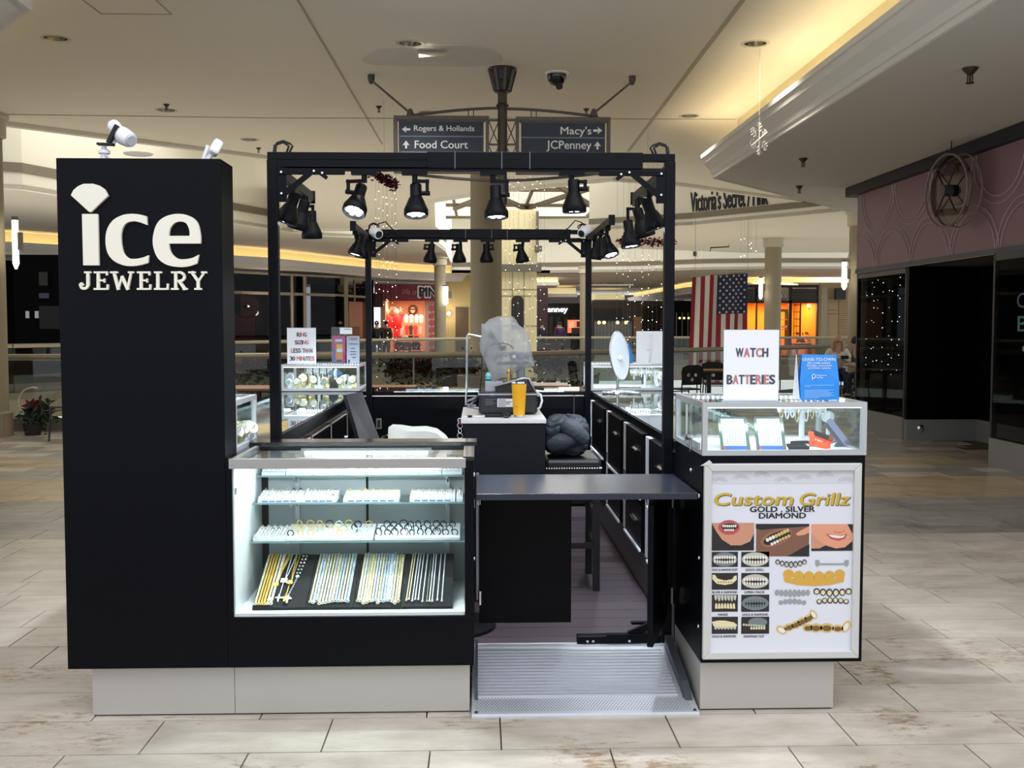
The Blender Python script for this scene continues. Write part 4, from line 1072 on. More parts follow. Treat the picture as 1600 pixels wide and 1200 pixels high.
# torn tape at the frame's top left corner
o = MB(); a = P(1094, 728, YF - .021); b = P(1113, 722, YF - .021)
MB().prism([(a.x, a.z), (a.x + .02, a.z + .012), (b.x - .012, b.z + .008), (b.x, b.z - .003), (a.x + .025, a.z + .002)], planeY(YF - .022), 0, .001).build('tape_scrap', mat('tape', (200, 202, 206), .3), pf)

# ---- flap counter, doors, foot brackets
fl_ = thing('flap_counter', 'black drop-leaf counter spanning the kiosk entrance', 'counter', (.4, 4.3, .84))
B(-.012, .848, 4.03, 4.56, .832, .857).build('leaf', mat('flap_top', (40, 44, 56), .24), fl_, bevel=.002)
for x_ in (.46, .79): MB().box(x_ - .025, x_ + .025, 4.535, 4.56, .80, .832).build('hinge', CHROME, fl_)
def hinge(par, x, y, z0, z1, r=.008):
    MB().cyl((x, y, z0), (x, y, z1), r, 10).build('hinge', CHROME, par)
d1 = thing('entrance_door', 'black half-height door panel closed under the left of the flap counter', 'door', (.2, 4.56, .226))
B(.0, .402, 4.548, 4.572, .206, .818).build('panel', BLACK, d1, bevel=.002)
hinge(d1, .004, 4.542, .73, .79); hinge(d1, .004, 4.542, .29, .35)
d2 = thing('entrance_door', 'black half-height door swung open toward the front at the right cabinet', 'door', (.8, 4.56, .226))
a, b = Vector((.812, 4.55, 0)), Vector((.678, 4.115, 0)); dn = (b - a).normalized(); nn = Vector((-dn.y, dn.x, 0))
MB().prism([(0, .226), ((b - a).length, .226), ((b - a).length, .795), (0, .795)], lambda s, z, d: (a.x + dn.x * s + nn.x * d, a.y + dn.y * s + nn.y * d, z), -.012, .012).build('panel', BLACK, d2, bevel=.002)
hinge(d2, .834, 4.50, .72, .79, .013); hinge(d2, .834, 4.50, .30, .37, .013)

# ---- counters along the sides and the back
CT = glass_mat('counter_glass', (214, 226, 226), .10, .85)
INN = mat('counter_liner', (198, 202, 206), .6)
def counter(name, x0, x1, y0, y1, label, inner):
    t = thing(name, label, 'counter', ((x0 + x1) / 2, (y0 + y1) / 2, ZB))
    B(x0, x1, y0, y1, ZB if inner != 'b' else .086, .86).build('body', BLACK, t)
    fb = MB(); fb.box(x0, x1, y0, y0 + .02, .86, .988).box(x0, x1, y1 - .02, y1, .86, .988).box(x0, x0 + .02, y0, y1, .86, .988).box(x1 - .02, x1, y0, y1, .86, .988)
    fb.build('top_frame', BLACKG, t)
    B(x0 + .02, x1 - .02, y0 + .02, y1 - .02, .86, .866).build('liner', INN, t)
    B(x0 + .004, x1 - .004, y0 + .004, y1 - .004, .988, .996).build('glass_top', CT, t)
    return t
cl = counter('side_counter', -1.535, -.933, 4.61, 8.19, 'black glass-topped side counter on the left, inside the kiosk', 'r')
cr = counter('side_counter', .872, 1.48, 4.612, 8.19, 'black glass-topped side counter on the right, inside the kiosk', 'l')
cb = counter('back_counter', -.925, .865, 8.225, 8.80, 'black glass-topped counter closing the back of the kiosk', 'b')
cpx_ = thing('corner_counter', 'black corner counter under the display case behind the sign pylon', 'counter', (-1.25, 4.4, .2)); B(-1.54, XM - .002, 4.195, 4.605, ZB, 1.0).build('body', BLACK, cpx_)
clx = thing('corner_counter', 'black corner counter at the rear left carrying the watch case', 'counter', (-1.2, 8.5, .2)); B(-1.535, -.933, 8.20, 8.80, ZB, .999).build('body', BLACK, clx)
crx = thing('corner_counter', 'black corner counter at the rear right carrying the bracelet case', 'counter', (1.15, 8.5, .2)); B(.872, 1.48, 8.20, 8.80, ZB, .999).build('body', BLACK, crx)
TRIM = mat('pale_trim', (206, 196, 190), .5)
TRIMW = mat('white_edge', (214, 220, 232), .45)
# left counter inner face: doors outlined by pale edge strips
xi = -.933
for y0, y1 in ((5.0, 5.75), (5.8, 6.5), (6.55, 7.3), (7.35, 8.1)):
    dd = B(xi, xi + .016, y0, y1, .30, .90).build('door', BLACK, cl)
    MB().box(xi + .014, xi + .02, y0, y0 + .012, .30, .90).box(xi + .014, xi + .02, y0, y1, .892, .9).build('edge_strip', TRIM, dd)
    MB().lathe([(.012, 0), (.009, .018)], 10, (xi + .016, y1 - .06, .74), (1, 0, 0)).build('knob', CHROME, dd)
# right counter inner face: open drawers with white edges, handles and kick board
xi = .872
B(xi - .004, xi, 4.62, 8.15, .101, .30).build('kick_board', mat('kick_grey', (50, 47, 54), .4), cr)
for y0, y1 in ((4.70, 5.42), (5.50, 6.25), (6.33, 7.1), (7.18, 8.1)):
    for z0, z1 in ((.31, .56), (.585, .935)):
        dd = B(xi - .018, xi, y0, y1 - .16, z0, z1).build('drawer_front', BLACK, cr)
        MB().box(xi - .026, xi - .018, y0 + .1, y0 + .26, z1 - .10, z1 - .088).box(xi - .04, xi - .026, y0 + .1, y0 + .26, z1 - .10, z1 - .095).build('pull', CHROME, dd)
        MB().box(xi - .03, xi - .018, y0, y1 - .16, z0, z0 + .012).build('white_edge', TRIMW, dd)
    MB().box(xi - .012, xi, y1 - .15, y1 - .02, .31, .935).build('white_divider', TRIMW, cr)
    MB().box(xi - .016, xi - .012, y1 - .11, y1 - .06, .6, .66).build('lock_plate', CHROME, cr)
# back counter front: thin pale light-lines round the panel, socket
MB().box(-.90, .82, 8.219, 8.225, .955, .963).build('edge_strip', TRIM, cb)
MB().box(-.90, -.892, 8.219, 8.225, .74, .963).build('edge_strip', TRIM, cb)
MB().box(.74, .748, 8.219, 8.225, .30, .963).build('edge_strip', mat('dark_strip', (58, 58, 66), .5), cb)
p = P(592, 662, 8.22)
MB().box(p.x - .02, p.x + .02, 8.212, 8.225, p.z - .04, p.z + .04).build('socket_plate', mat('socket_frame', (120, 116, 112), .5), cb)
MB().box(p.x - .012, p.x + .012, 8.209, 8.212, p.z - .03, p.z + .03).build('socket', RUBBER, cb)
B(-.6, .7, 8.70, 8.72, .97, .985).build('led_strip', LED, cb)
B(-1.52, -1.505, 4.8, 8.0, .965, .98).build('led_strip', LED, cl); B(1.445, 1.455, 4.7, 8.0, .965, .98).build('led_strip', LED, cr)
lamp('AREA', (-1.45, 6.4, .97), 2.2, COOL, (.9, 0, -.5), 3, .03, axis=(0, 1, 0), name='counter_led_left')
lamp('AREA', (1.40, 6.4, .97), 2.2, COOL, (-.9, 0, -.5), 3, .03, axis=(0, 1, 0), name='counter_led_right')
lamp('AREA', (0, 8.68, .97), 1.5, COOL, (0, -.9, -.5), 1.4, .03, name='counter_led_back')
# the leaning black panel at the rear of the left counter
lp_ = thing('leaning_panel', 'plain black padded panel leaning against the left inner counter', 'panel', (-.75, 6.6, .3))
q = [P(541, 617, 7.2), P(567, 612, 7.2), P(595, 686, 6.6), P(560, 690, 6.6)]
mb = MB(); mb.v = [x for x in q] + [x + Vector((-.035, .04, -.005)) for x in q]
mb.f = [(0, 1, 2, 3), (7, 6, 5, 4), (0, 4, 5, 1), (1, 5, 6, 2), (2, 6, 7, 3), (3, 7, 4, 0)]
ext = mb.v[2] - mb.v[1]; 
for i in (2, 3, 6, 7): mb.v[i] = mb.v[i] + ext * .75
mb.build('padded_board', mat('slate_board', (17, 18, 27), .5, spec=.2), lp_, bevel=.01)
# ================================================================== KIOSK FRAME, LAMPS, CASES AND THEIR CONTENTS
ZT = 2.229
frame = thing('lighting_frame', 'black metal post and beam frame with light tracks over the kiosk', 'frame', (0, 6.4, .1))
PXL, PXR, PYF, PYB = -.878, .826, 4.585, 8.17
PXLB, PXRB = -.846, .848
for xa_, xb_ in ((PXL, PXLB), (PXR, PXRB)):
    for y_ in (PYF, PYB):
        x_ = xa_ if y_ == PYF else xb_
        B(x_ - .022, x_ + .022, y_ - .022, y_ + .022, .1005, ZT - .02).build('post', BLACKM, frame, bevel=.003)
for y_ in (PYF, PYB):
    B((PXL if y_ == PYF else PXLB) - .02, (PXR if y_ == PYF else PXRB) + .02, y_ - .02, y_ + .02, ZT - .02, ZT + .012).build('beam', BLACKM, frame, bevel=.002)
    B(-.22, PXR - .12, y_ - .026, y_ + .026, ZT - .055, ZT + .016).build('beam_sleeve', BLACKM, frame, bevel=.003)
    for x_ in (-.10, .10, .22): B(x_ - .002, x_ + .002, y_ - .0275, y_ + .0275, ZT - .056, ZT + .0175).build('sleeve_joint', mat('joint_grey', (90, 94, 104), .4), frame)
    B(PXL + .04, PXR - .04, y_ - .018, y_ + .018, ZT - .064, ZT - .050).build('track', BLACKM, frame)
    B(PXL + .02, -.2, y_ - .018, y_ + .018, ZT - .056, ZT - .02).build('beam', BLACKM, frame)
arms = []
for x_ in (PXL, PXR):
    s_ = 1 if x_ < 0 else -1
    for y0, y1 in ((PYF, 5.62), (6.75 if x_ > 0 else 7.2, PYB)):
        x_ = (PXL if s_ > 0 else PXR) if y0 == PYF else (PXLB if s_ > 0 else PXRB)
        B(x_ - .016, x_ + .016, y0, y1, ZT - .075, ZT - .03).build('side_track', BLACKM, frame, bevel=.002)
        ye = y1 if y0 == PYF else y0
        B(x_ - .02, x_ + .02, ye - .01, ye + .01, ZT - .085, ZT - .02).build('end_cap', BLACKM, frame)
    for y_ in (PYF, PYB):
        yf = y_ - .026; x_ = {(1, PYF): PXL, (-1, PYF): PXR, (1, PYB): PXLB, (-1, PYB): PXRB}[(s_, y_)]
        B(x_ + (.022 if s_ > 0 else -.062), x_ + (.062 if s_ > 0 else -.022), yf, yf + .006, ZT - .20, ZT - .055).build('corner_bracket', BLACKM, frame)
        B(min(x_ + s_ * .03, x_ + s_ * .31), max(x_ + s_ * .03, x_ + s_ * .31), yf - .004, yf + .004, ZT - .085, ZT - .058).build('corner_bracket', BLACKM, frame, bevel=.003)
        MB().bar((x_ + s_ * .05, yf - .006, ZT - .17), (x_ + s_ * .18, yf - .006, ZT - .065), .006, .024).build('brace', BLACKM, frame)
        MB().bar((x_ + s_ * .20, yf - .006, ZT - .075), (x_ + s_ * .235, yf - .006, ZT - .10), .006, .016).build('latch', BLACKM, frame)
        for dx, dz in ((.042, -.075), (.042, -.165), (.18, -.07), (.215, -.078)):
            MB().lathe([(.006, 0), (.005, .004)], 8, (x_ + s_ * dx, yf - .009, ZT + dz), (0, -1, 0)).build('bolt', CHROME, frame)
# foot brackets
MB().box(.43, .80, 4.56, 4.61, .107, .140).build('foot_bracket', BLACKM, frame, bevel=.003)
MB().box(.56, .78, 4.555, 4.59, .140, .147).bar((.66, 4.58, .14), (.80, 4.58, .20), .02, .03).build('foot_brace', BLACKM, frame)
MB().box(.68, .76, 4.63, 4.66, .17, .18).build('foot_plate', BLACKM, frame)
for x_ in (.475, .50, .77, .66): MB().lathe([(.007, 0), (.006, .004)], 8, (x_, 4.56, .118), (0, -1, 0)).build('bolt', CHROME, frame)
MB().box(-.012, .0, 4.585, 4.6, .3, .86).build('tension_strip', ALU, frame)
# power leads looped over the corner posts
for x_, y_, s_ in ((PXL, PYF, 1), (PXR, PYF, -1), (PXLB, PYB, 1), (PXRB, PYB, -1)):
    mb = MB(); mb.cyl((x_ + .004 * s_, y_, ZT - .02), (x_ + s_ * .012, y_, ZT + .045), .008, 8)
    for k, (h, wd) in enumerate(((.062, .05), (.055, .03))):
        mb.tube([(x_ + s_ * .012, y_, ZT + .04), (x_ + s_ * .018, y_, ZT + h * .85), (x_ + s_ * .045, y_, ZT + h), (x_ + s_ * (.045 + wd * .6), y_, ZT + h * .8), (x_ + s_ * (.045 + wd * .8), y_, ZT + .04), (x_ + s_ * (.04 + wd * .5), y_, ZT + .0)], .0045, 6)
    mb.build('power_lead', RUBBER, frame, smooth=True)

LENS = mat('lens_reflector', (210, 214, 224), .25, .6)
LEDH = mat('lamp_led', (240, 246, 255), .5, emit=9)
def track_light(px, py, Y, ax, sideways, label, group, hang=None, along='x', on=True, k=1.0, energy=27):
    """px,py = centre of the lamp body at depth Y; ax = direction from the heat sink to the lens"""
    c = P(px, py + 3, Y); a = Vector(ax).normalized()
    t = thing('track_light', label, 'spotlight', c, group)
    k *= .94
    prof = [(.001, -.088), (.024, -.088), (.027, -.084), (.027, -.03), (.029, -.026), (.032, -.022), (.053, .028), (.0555, .032), (.0555, .058), (.053, .062), (.050, .062), (.048, .05)]
    MB().lathe([(r * k, h * k) for r, h in prof], 24, c, a, caps=False).build('housing', BLACKM, t, smooth=2)
    MB().lathe([(.049 * k, .050 * k), (.049 * k, .048 * k)], 24, c, a).build('reflector', LENS, t)
    z = a; u = Vector((1, 0, 0)) if abs(z.x) < .9 else Vector((0, 1, 0)); x = (u - z * u.dot(z)).normalized(); y = z.cross(x)
    mb = MB()
    for i in range(7):
        q = c + z * (.0515 * k) + (x * math.cos(i * PI / 3) + y * math.sin(i * PI / 3)) * (.029 * k if i < 6 else 0)
        mb.lathe([(.0115 * k, -.002), (.010 * k, .003), (.004 * k, .0045)], 10, q, z)
    mb.build('led_lens', LEDH, t)
    # arm: adapter on the track, stem, elbow, pivot at the side of the body
    piv = c - a * (.045 * k); side = Vector(sideways); side = (side - a * side.dot(a)).normalized()
    pe = piv + side * (.052 * k)
    hx = hang if hang is not None else (c + Vector(sideways) * .0)
    top = Vector((hx[0], hx[1], ZT - (.064 if along == 'x' else .075)))
    mb = MB()
    if along == 'x': mb.box(top.x - .055, top.x + .055, top.y - .018, top.y + .018, top.z - .017, top.z)
    else: mb.box(top.x - .018, top.x + .018, top.y - .055, top.y + .055, top.z - .024, top.z)
    mb.cyl((top.x, top.y, top.z - .05), (top.x, top.y, top.z - .015), .012, 10)
    mb.build('adapter', BLACKM, t)
    el = Vector((pe.x, pe.y, top.z - .042))
    mb = MB().bar((top.x, top.y, top.z - .042), el + (el - Vector((top.x, top.y, el.z))).normalized() * .008 if (el - Vector((top.x, top.y, el.z))).length > .01 else (top.x, top.y + .001, top.z - .06), .014, .014)
    mb.bar(el + Vector((0, 0, .008)), pe - Vector((0, 0, .01)), .014, .018).cyl(piv + side * .02 * k, pe + side * .012, .010, 10)
    mb.build('arm', BLACKM, t)
    sp = lamp('SPOT', c + a * .075, energy, COOL, a, .03, angle=84, blend=.8, name='spot'); sp.data.shadow_soft_size = .035
    sp.parent = t; sp.matrix_parent_inverse = Matrix.Translation(-c)
YF_ = 4.585
G1 = 'track lights on the front beam'
track_light(558, 312, YF_, (-.22, -.55, -1), (-1, 0, 0), 'front beam spotlight at the left end tilted out to the left', G1, hang=P(569, 255, YF_))
track_light(650, 314, YF_, (.02, -.22, -1), (1, 0, 0), 'second spotlight from the left on the front beam, arm on its right', G1, hang=P(648, 255, YF_))
track_light(775, 317, YF_, (.03, -.12, -1), (1, 0, 0), 'third spotlight from the left on the front beam', G1, hang=P(770, 255, YF_))
track_light(897, 308, YF_, (.03, 0, -1), (1, 0, 0), 'front beam spotlight at the right end pointing straight down', G1, hang=P(893, 255, YF_))
G2 = 'track lights on the side arms'
def side_light(px, py, Y, ax, label, x_, k=1.0): track_light(px, py, Y, ax, (0, 0.9, .2) if True else 0, label, G2, hang=(x_, Y + .04, 0), along='y', k=k)
side_light(452, 326, 4.72, (-.35, -.05, -1), 'nearest spotlight on the left side arm, lit lens tilted outward', PXL + .0)
side_light(470, 337, 5.05, (-.28, .1, -1), 'middle spotlight on the left side arm', PXL)
side_light(487, 352, 5.42, (0, .12, -1), 'spotlight hanging from the end of the left side arm', PXL)
side_light(1019, 336, 4.72, (.35, -.05, -1), 'nearest spotlight on the right side arm, lit lens tilted outward', PXR)
side_light(1003, 349, 5.08, (.32, .1, -1), 'middle spotlight on the right side arm', PXR)
side_light(984, 366, 5.48, (.12, -.1, -1), 'spotlight hanging from the end of the right side arm', PXR)
track_light(558, 383, 7.35, (-.25, -.12, -1), (.2, .9, 0), 'front spotlight on the rear left arm', G2, hang=(PXLB, 7.37, 0), along='y')
track_light(567, 388, 7.75, (-.15, .1, -1), (.2, .9, 0), 'rear spotlight on the rear left arm', G2, hang=(PXLB, 7.77, 0), along='y')
track_light(952, 384, 6.95, (.25, -.35, -1), (-.2, .9, 0), 'brightly lit spotlight at the end of the rear right arm', G2, hang=(PXRB, 7.0, 0), along='y')
track_light(941, 388, 7.35, (.12, .05, -1), (-.2, .9, 0), 'second spotlight on the rear right arm', G2, hang=(PXRB, 7.37, 0), along='y')
track_light(930, 390, 7.75, (-.1, .1, -1), (-.2, .9, 0), 'rearmost spotlight on the rear right arm beside the post', G2, hang=(PXRB, 7.77, 0), along='y')
G3 = 'track lights on the back beam'
for px, ax, sw, lab in ((673, (-.12, .2, -1), (-1, 0, 0), 'leftmost spotlight on the back beam, tilted left'), (717.5, (.02, .15, -1), (-1, 0, 0), 'second spotlight from the left on the back beam'),
                    (760, (.02, .15, -1), (1, 0, 0), 'third spotlight from the left on the back beam'), (815, (.16, .2, -1), (-1, 0, 0), 'rightmost spotlight on the back beam, tilted right')):
    track_light(px, 395, PYB, ax, sw, lab, G3, hang=P(px + 2, 370, PYB))

# ---- white security cameras
def cam_body(t, c, d, k=1.0):
    d = Vector(d).normalized()
    MB().lathe([(.001, -.05 * k), (.026 * k, -.05 * k), (.034 * k, -.042 * k), (.037 * k, 0), (.034 * k, .032 * k), (.030 * k, .04 * k), (.001, .04 * k)], 20, c, d, caps=False).build('housing', PLASTW, t, smooth=2)
    MB().lathe([(.024 * k, .039 * k), (.022 * k, .044 * k)], 16, c, d).build('lens_face', RUBBER, t)
for px, py, lab, d, xo in ((588, 364, 'small white security camera at the rear left frame corner', (.5, -.8, -.35), PXLB), (913, 362, 'small white security camera at the rear right frame corner', (-.55, -.7, -.4), PXRB)):
    c = P(px, py, 8.10); t = thing('security_camera', lab, 'camera', c, 'security cameras on the rear corners'); cam_body(t, c, d, 1.15)
    dd = Vector(d).normalized(); s_ = 1 if xo < 0 else -1
    mb = MB().cyl(c - dd * .05, c - dd * .075, .022, 10).bar(c - dd * .075, (xo + s_ * .02, PYB - .03, c.z - .01), .02, .02)
    mb.build('bracket', RUBBER, t)
    MB().tube([c - dd * .05, c + Vector((s_ * .02, 0, .07)), c + Vector((s_ * .07, 0, .085)), c + Vector((s_ * .12, 0, .03)), c + Vector((s_ * .19, 0, -.02))], .005, 6).build('cable', RUBBER, t, smooth=True)
ztp = 2.1235
c = P(195, 214, 4.10); t = thing('security_camera', 'white security camera on a swivel mount on the left of the pylon top', 'camera', (P(162, 244, 4.1).x, 4.1, ztp))
MB().lathe([(.022, -.05), (.031, -.042), (.034, -.01), (.030, .03), (.026, .042)], 20, c, (.72, -.55, -.42)).build('housing', PLASTW, t, smooth=2)
d_ = Vector((.72, -.55, -.42)).normalized()
MB().lathe([(.024, .041), (.020, .046)], 16, c, d_).build('lens_face', mat('lens_glass', (200, 204, 214), .12), t)
b_ = P(163, 246, 4.10); h_ = P(160, 222, 4.10)
MB().lathe([(.014, 0), (.014, .03), (.022, .032), (.022, .042), (.010, .05), (.008, .066)], 14, (b_.x, 4.10, ztp)).build('mount', PLASTW, t)
q_ = P(178, 207, 4.10)
MB().lathe([(.028, -.006), (.028, .006)], 18, q_ + Vector((.004, 0, .02)), (.8, -.5, .2)).build('disc_plate', PLASTW, t)
MB().bar(P(170, 224, 4.09), P(184, 196, 4.09), .014, .030, (0, 1, 0)).build('plate', RUBBER, t)
MB().bar((b_.x - .02, 4.09, ztp + .066), (b_.x + .04, 4.09, ztp + .064), .03, .008).build('bracket', RUBBER, t)
MB().bar((b_.x + .03, 4.10, ztp + .064), c - d_ * .04, .012, .012).build('arm', PLASTW, t)
MB().tube([(b_.x, 4.09, ztp + .03), (b_.x + .03, 4.08, ztp + .012), (b_.x + .09, 4.09, ztp + .006), (b_.x + .15, 4.1, ztp + .006)], .0025, 6).build('cable', PLASTW, t, smooth=True)
c = P(337, 231, 4.10); t = thing('security_camera', 'boxy white security camera leaning at the right end of the pylon top', 'camera', (P(320, 246, 4.1).x, 4.1, ztp))
Mx = Matrix.Translation(c) @ Euler((R(-12), R(28), R(20))).to_matrix().to_4x4()
MB().cbox((0, 0, 0), (.038, .05, .062), Mx).build('housing', PLASTW, t, bevel=.012)
MB().bar((P(316, 247, 4.1).x, 4.10, ztp), P(325, 227, 4.10), .008, .012).bar((P(321, 247, 4.1).x, 4.10, ztp), c, .014, .014).build('stand', PLASTW, t)

# ---- counter-top display cases
FRM = mat('case_frame', (186, 188, 192), .38, .5)
def case(x0, x1, y0, y1, z0, z1, label, dots='back', floor_m=None, energy=3.0, lock=None):
    t = thing('display_case', label, 'display case', ((x0 + x1) / 2, (y0 + y1) / 2, z0)); f = .02
    mb = MB()
    for x_ in (x0, x1 - f):
        for y_ in (y0, y1 - f): mb.box(x_, x_ + f, y_, y_ + f, z0 + f, z1 - f)
    mb.box(x0, x1, y0, y0 + f, z0, z0 + f).box(x0, x1, y1 - f, y1, z0, z0 + f).box(x0, x0 + f, y0 + f, y1 - f, z0, z0 + f).box(x1 - f, x1, y0 + f, y1 - f, z0, z0 + f)
    mb.box(x0, x1, y0, y0 + f, z1 - f, z1).box(x0, x1, y1 - f, y1, z1 - f, z1).box(x0, x0 + f, y0 + f, y1 - f, z1 - f, z1).box(x1 - f, x1, y0 + f, y1 - f, z1 - f, z1)
    mb.build('frame', FRM, t)
    B(x0 + f, x1 - f, y0 + f, y1 - f, z0 + .003, z0 + .012).build('case_floor', floor_m or WHITE, t)
    B(x0 + f, x1 - f, y0 + .008, y0 + .012, z0 + f, z1 - f).build('glass_pane', GLASS, t)
    B(x0 + f, x1 - f, y1 - .012, y1 - .008, z0 + f, z1 - f).build('glass_pane', GLASS, t)
    B(x0 + .008, x0 + .012, y0 + f, y1 - f, z0 + f, z1 - f).build('glass_pane', GLASS, t)
    B(x1 - .012, x1 - .008, y0 + f, y1 - f, z0 + f, z1 - f).build('glass_pane', GLASS, t)
    B(x0 + f, x1 - f, y0 + f, y1 - f, z1 - .006, z1 - .001).build('top_glass', GLASS, t)
    n = max(4, int((x1 - x0 - 2 * f) / .021)); mb = MB()
    for i in range(n): mb.sphere((x0 + f + (i + .5) * (x1 - x0 - 2 * f) / n, y1 - f - .006, z1 - .016), .0055, 6, 4)
    o = mb.build('led_dots', LED, t); o['kind'] = 'stuff'
    B(x0 + f, x1 - f, y1 - f - .002, y1 - f, z1 - .024, z1 - .008).build('led_strip', PLASTW, t)
    B(x0 + f, x1 - f, y0 + f, y0 + f + .006, z1 - f - .004, z1 - f + .002).build('front_led', LEDS, t)
    l_ = lamp('AREA', ((x0 + x1) / 2, y0 + .05, z1 - .03), energy, COOL, (0, .35, -1), (x1 - x0) * .85, .02, name='case_led_front')
    l2 = lamp('AREA', ((x0 + x1) / 2, y1 - .05, z1 - .03), energy * .8, COOL, (0, -.5, -1), (x1 - x0) * .85, .02, name='case_led_back')
    return t
xa = P(1096, 700, 4.0).x; zc0, zc1 = 1.0055, 1.210
cA = case(xa + .003, XR1 + .003, YF - .003, 4.555, zc0, zc1, 'lit silver-framed glass display case on the right front cabinet', energy=.5)
# sliding side door and its ratchet lock
B(xa - .001, xa + .006, 4.05, 4.33, 1.02, 1.05).build('sliding_rail', FRM, cA); B(xa - .001, xa + .006, 4.30, 4.31, 1.03, 1.18).build('sliding_rail', FRM, cA)
MB().cyl((xa - .02, 4.19, 1.058), (xa + .005, 4.19, 1.058), .012, 12).box(xa - .008, xa - .003, 4.185, 4.195, 1.0, 1.055).build('ratchet_lock', CHROME, cA)
cB = case(-1.54, -.962, 4.20, 4.60, 1.0, 1.206, 'lit display case behind the sign pylon on the left counter', energy=.6)
cC = case(-1.53, -.925, 8.205, 8.79, 1.0, 1.205, 'lit watch display case at the rear left corner of the kiosk', energy=.55)
cD = case(.874, 1.46, 8.205, 8.79, 1.0, 1.205, 'lit display case at the rear right corner of the kiosk', energy=.55)

# earring cards on easels in the front right case
CHF = mat('mirror_frame', (90, 100, 98), .2, .8); BLUE = mat('print_blue', (40, 92, 168), .5); STUD = mat('stud_grey', (96, 96, 102), .3, .5)
for (bl_, br_, tl_, tr_, lab) in (((1128, 703), (1171, 703), (1122, 651), (1166, 651), 'left white earring stud card in a mirrored easel frame'), ((1184, 703), (1227, 703), (1178, 651), (1224, 650), 'right white earring stud card in a mirrored easel frame')):
    q = [P(bl_[0], bl_[1], 4.08), P(br_[0], br_[1], 4.08), P(tr_[0], tr_[1], 4.14), P(tl_[0], tl_[1], 4.14)]
    zs = 1.018 - q[0].z; q = [p + Vector((0, 0, zs)) for p in q]
    t = thing('earring_display', lab, 'earring display', (q[0] + q[1]) / 2)
    U = (q[1] - q[0]); V = (q[3] - q[0]); N_ = U.cross(V).normalized()
    ff = lambda a, b, d: q[0] + U * a + V * b - N_ * d
    MB().prism([(-.02, 0), (1.05, 0), (1.05, .9), (.98, 1.0), (.02, 1.0), (-.02, .93)], ff, .002, .008).build('frame', CHF, t)
    MB().prism([(.08, .0), (.92, .0), (.92, .93), (.08, .93)], ff, 0, .002).build('card', mat('card_pale', (196, 202, 204), .6), t)
    MB().prism([(.08, .01), (.92, .01), (.92, .12), (.08, .12)], ff, -.001, 0).build('blue_label', BLUE, t)
    MB().prism([(.08, .01), (.16, .01), (.10, .12), (.08, .12)], ff, -.0015, -.001).build('label_corner', mat('print_red', (200, 70, 70), .5), t)
    mb = MB()
    for j in range(11):
        for i in range(8):
            if random.random() < .9: mb.octa(ff(.15 + i * .1, .19 + j * .066, -.002), .0021)
    o = mb.build('studs', STUD, t); o['kind'] = 'stuff'
    MB().bar(ff(.5, .8, .008), ff(.5, .45, .008) + Vector((0, .055, -.078)), .02, .004).build('easel_leg', CHF, t)

# watch: strap loop, case, dial
CREAMW = mat('champagne_metal', (226, 212, 168), .25, .9); DIALW = mat('dial_pale', (222, 222, 214), .4); DIALG = mat('dial_grey', (150, 158, 166), .35)
def watch(loc, label, group, m=CREAMW, dial=DIALW, k=1.0, rot=0, tilt=0):
    t = thing('wristwatch', label, 'watch', loc, group); c = Vector(loc)
    Rm = Matrix.Translation(c) @ Euler((R(tilt), 0, R(rot))).to_matrix().to_4x4()
    def tr(mb): mb.v = [Rm @ (p * k) for p in mb.v]; return mb
    mb = MB(); n = 20; rx, rz_ = .028, .034
    pts = [Vector((0, rx * math.cos(2 * PI * i / n), .036 + rz_ * math.sin(2 * PI * i / n))) for i in range(n)]
    for i in range(n):
        p, q = pts[i], pts[(i + 1) % n]; d = (q - p); mb.bar(p + d * .04, q - d * .04, .0035, .020, (1, 0, 0))
    tr(mb).build('bracelet', m, t)
    tr(MB().lathe([(.017, 0), (.021, .003), (.021, .008), (.018, .010)], 20, (0, -.026, .046), (0, -1, .25))).build('watch_case', m, t)
    tr(MB().lathe([(.0165, .010), (.0165, .0108)], 20, (0, -.026, .046), (0, -1, .25))).build('dial', dial, t)
    tr(MB().bar((0, -.0375, .049), (.004, -.0372, .059), .0016, .001).bar((0, -.0375, .049), (-.008, -.0375, .047), .0014, .001)).build('hands', RUBBER, t)
    return t
def Pz(px, py, Z): return PZ(px, py, Z)
# watch case C
ZF = 1.0125
for i, (px, Y, k, m, dm, lab) in enumerate(((452, 8.30, 1.1, SILVER, DIALG, 'silver watch at the left end of the front row'), (466, 8.30, 1.2, CREAMW, DIALW, 'champagne watch second from the left in the front row'), (487, 8.28, 1.5, CREAMW, DIALW, 'large champagne watch left of the centre'),
                            (509, 8.28, 1.35, CREAMW, DIALG, 'champagne watch with grey dial in the middle'), (533, 8.29, 1.3, CREAMW, DIALW, 'champagne watch right of the black stand'), (541, 8.40, 1.5, SILVER, DIALG, 'silver watch behind the right front watches'), (553, 8.30, 1.5, CREAMW, DIALW, 'champagne watch at the right end of the front row'),
                            (455, 8.45, 1.7, SILVER, DIALG, 'tall silver watch at the rear left of the case'), (475, 8.46, 1.7, CREAMW, DIALW, 'tall champagne watch at the rear of the case'))):
    p = P(px, 600, Y); watch((p.x, Y, ZF), lab + ' of the rear left display case', 'watches in the rear left case', m, dm, k, random.uniform(-25, 25))
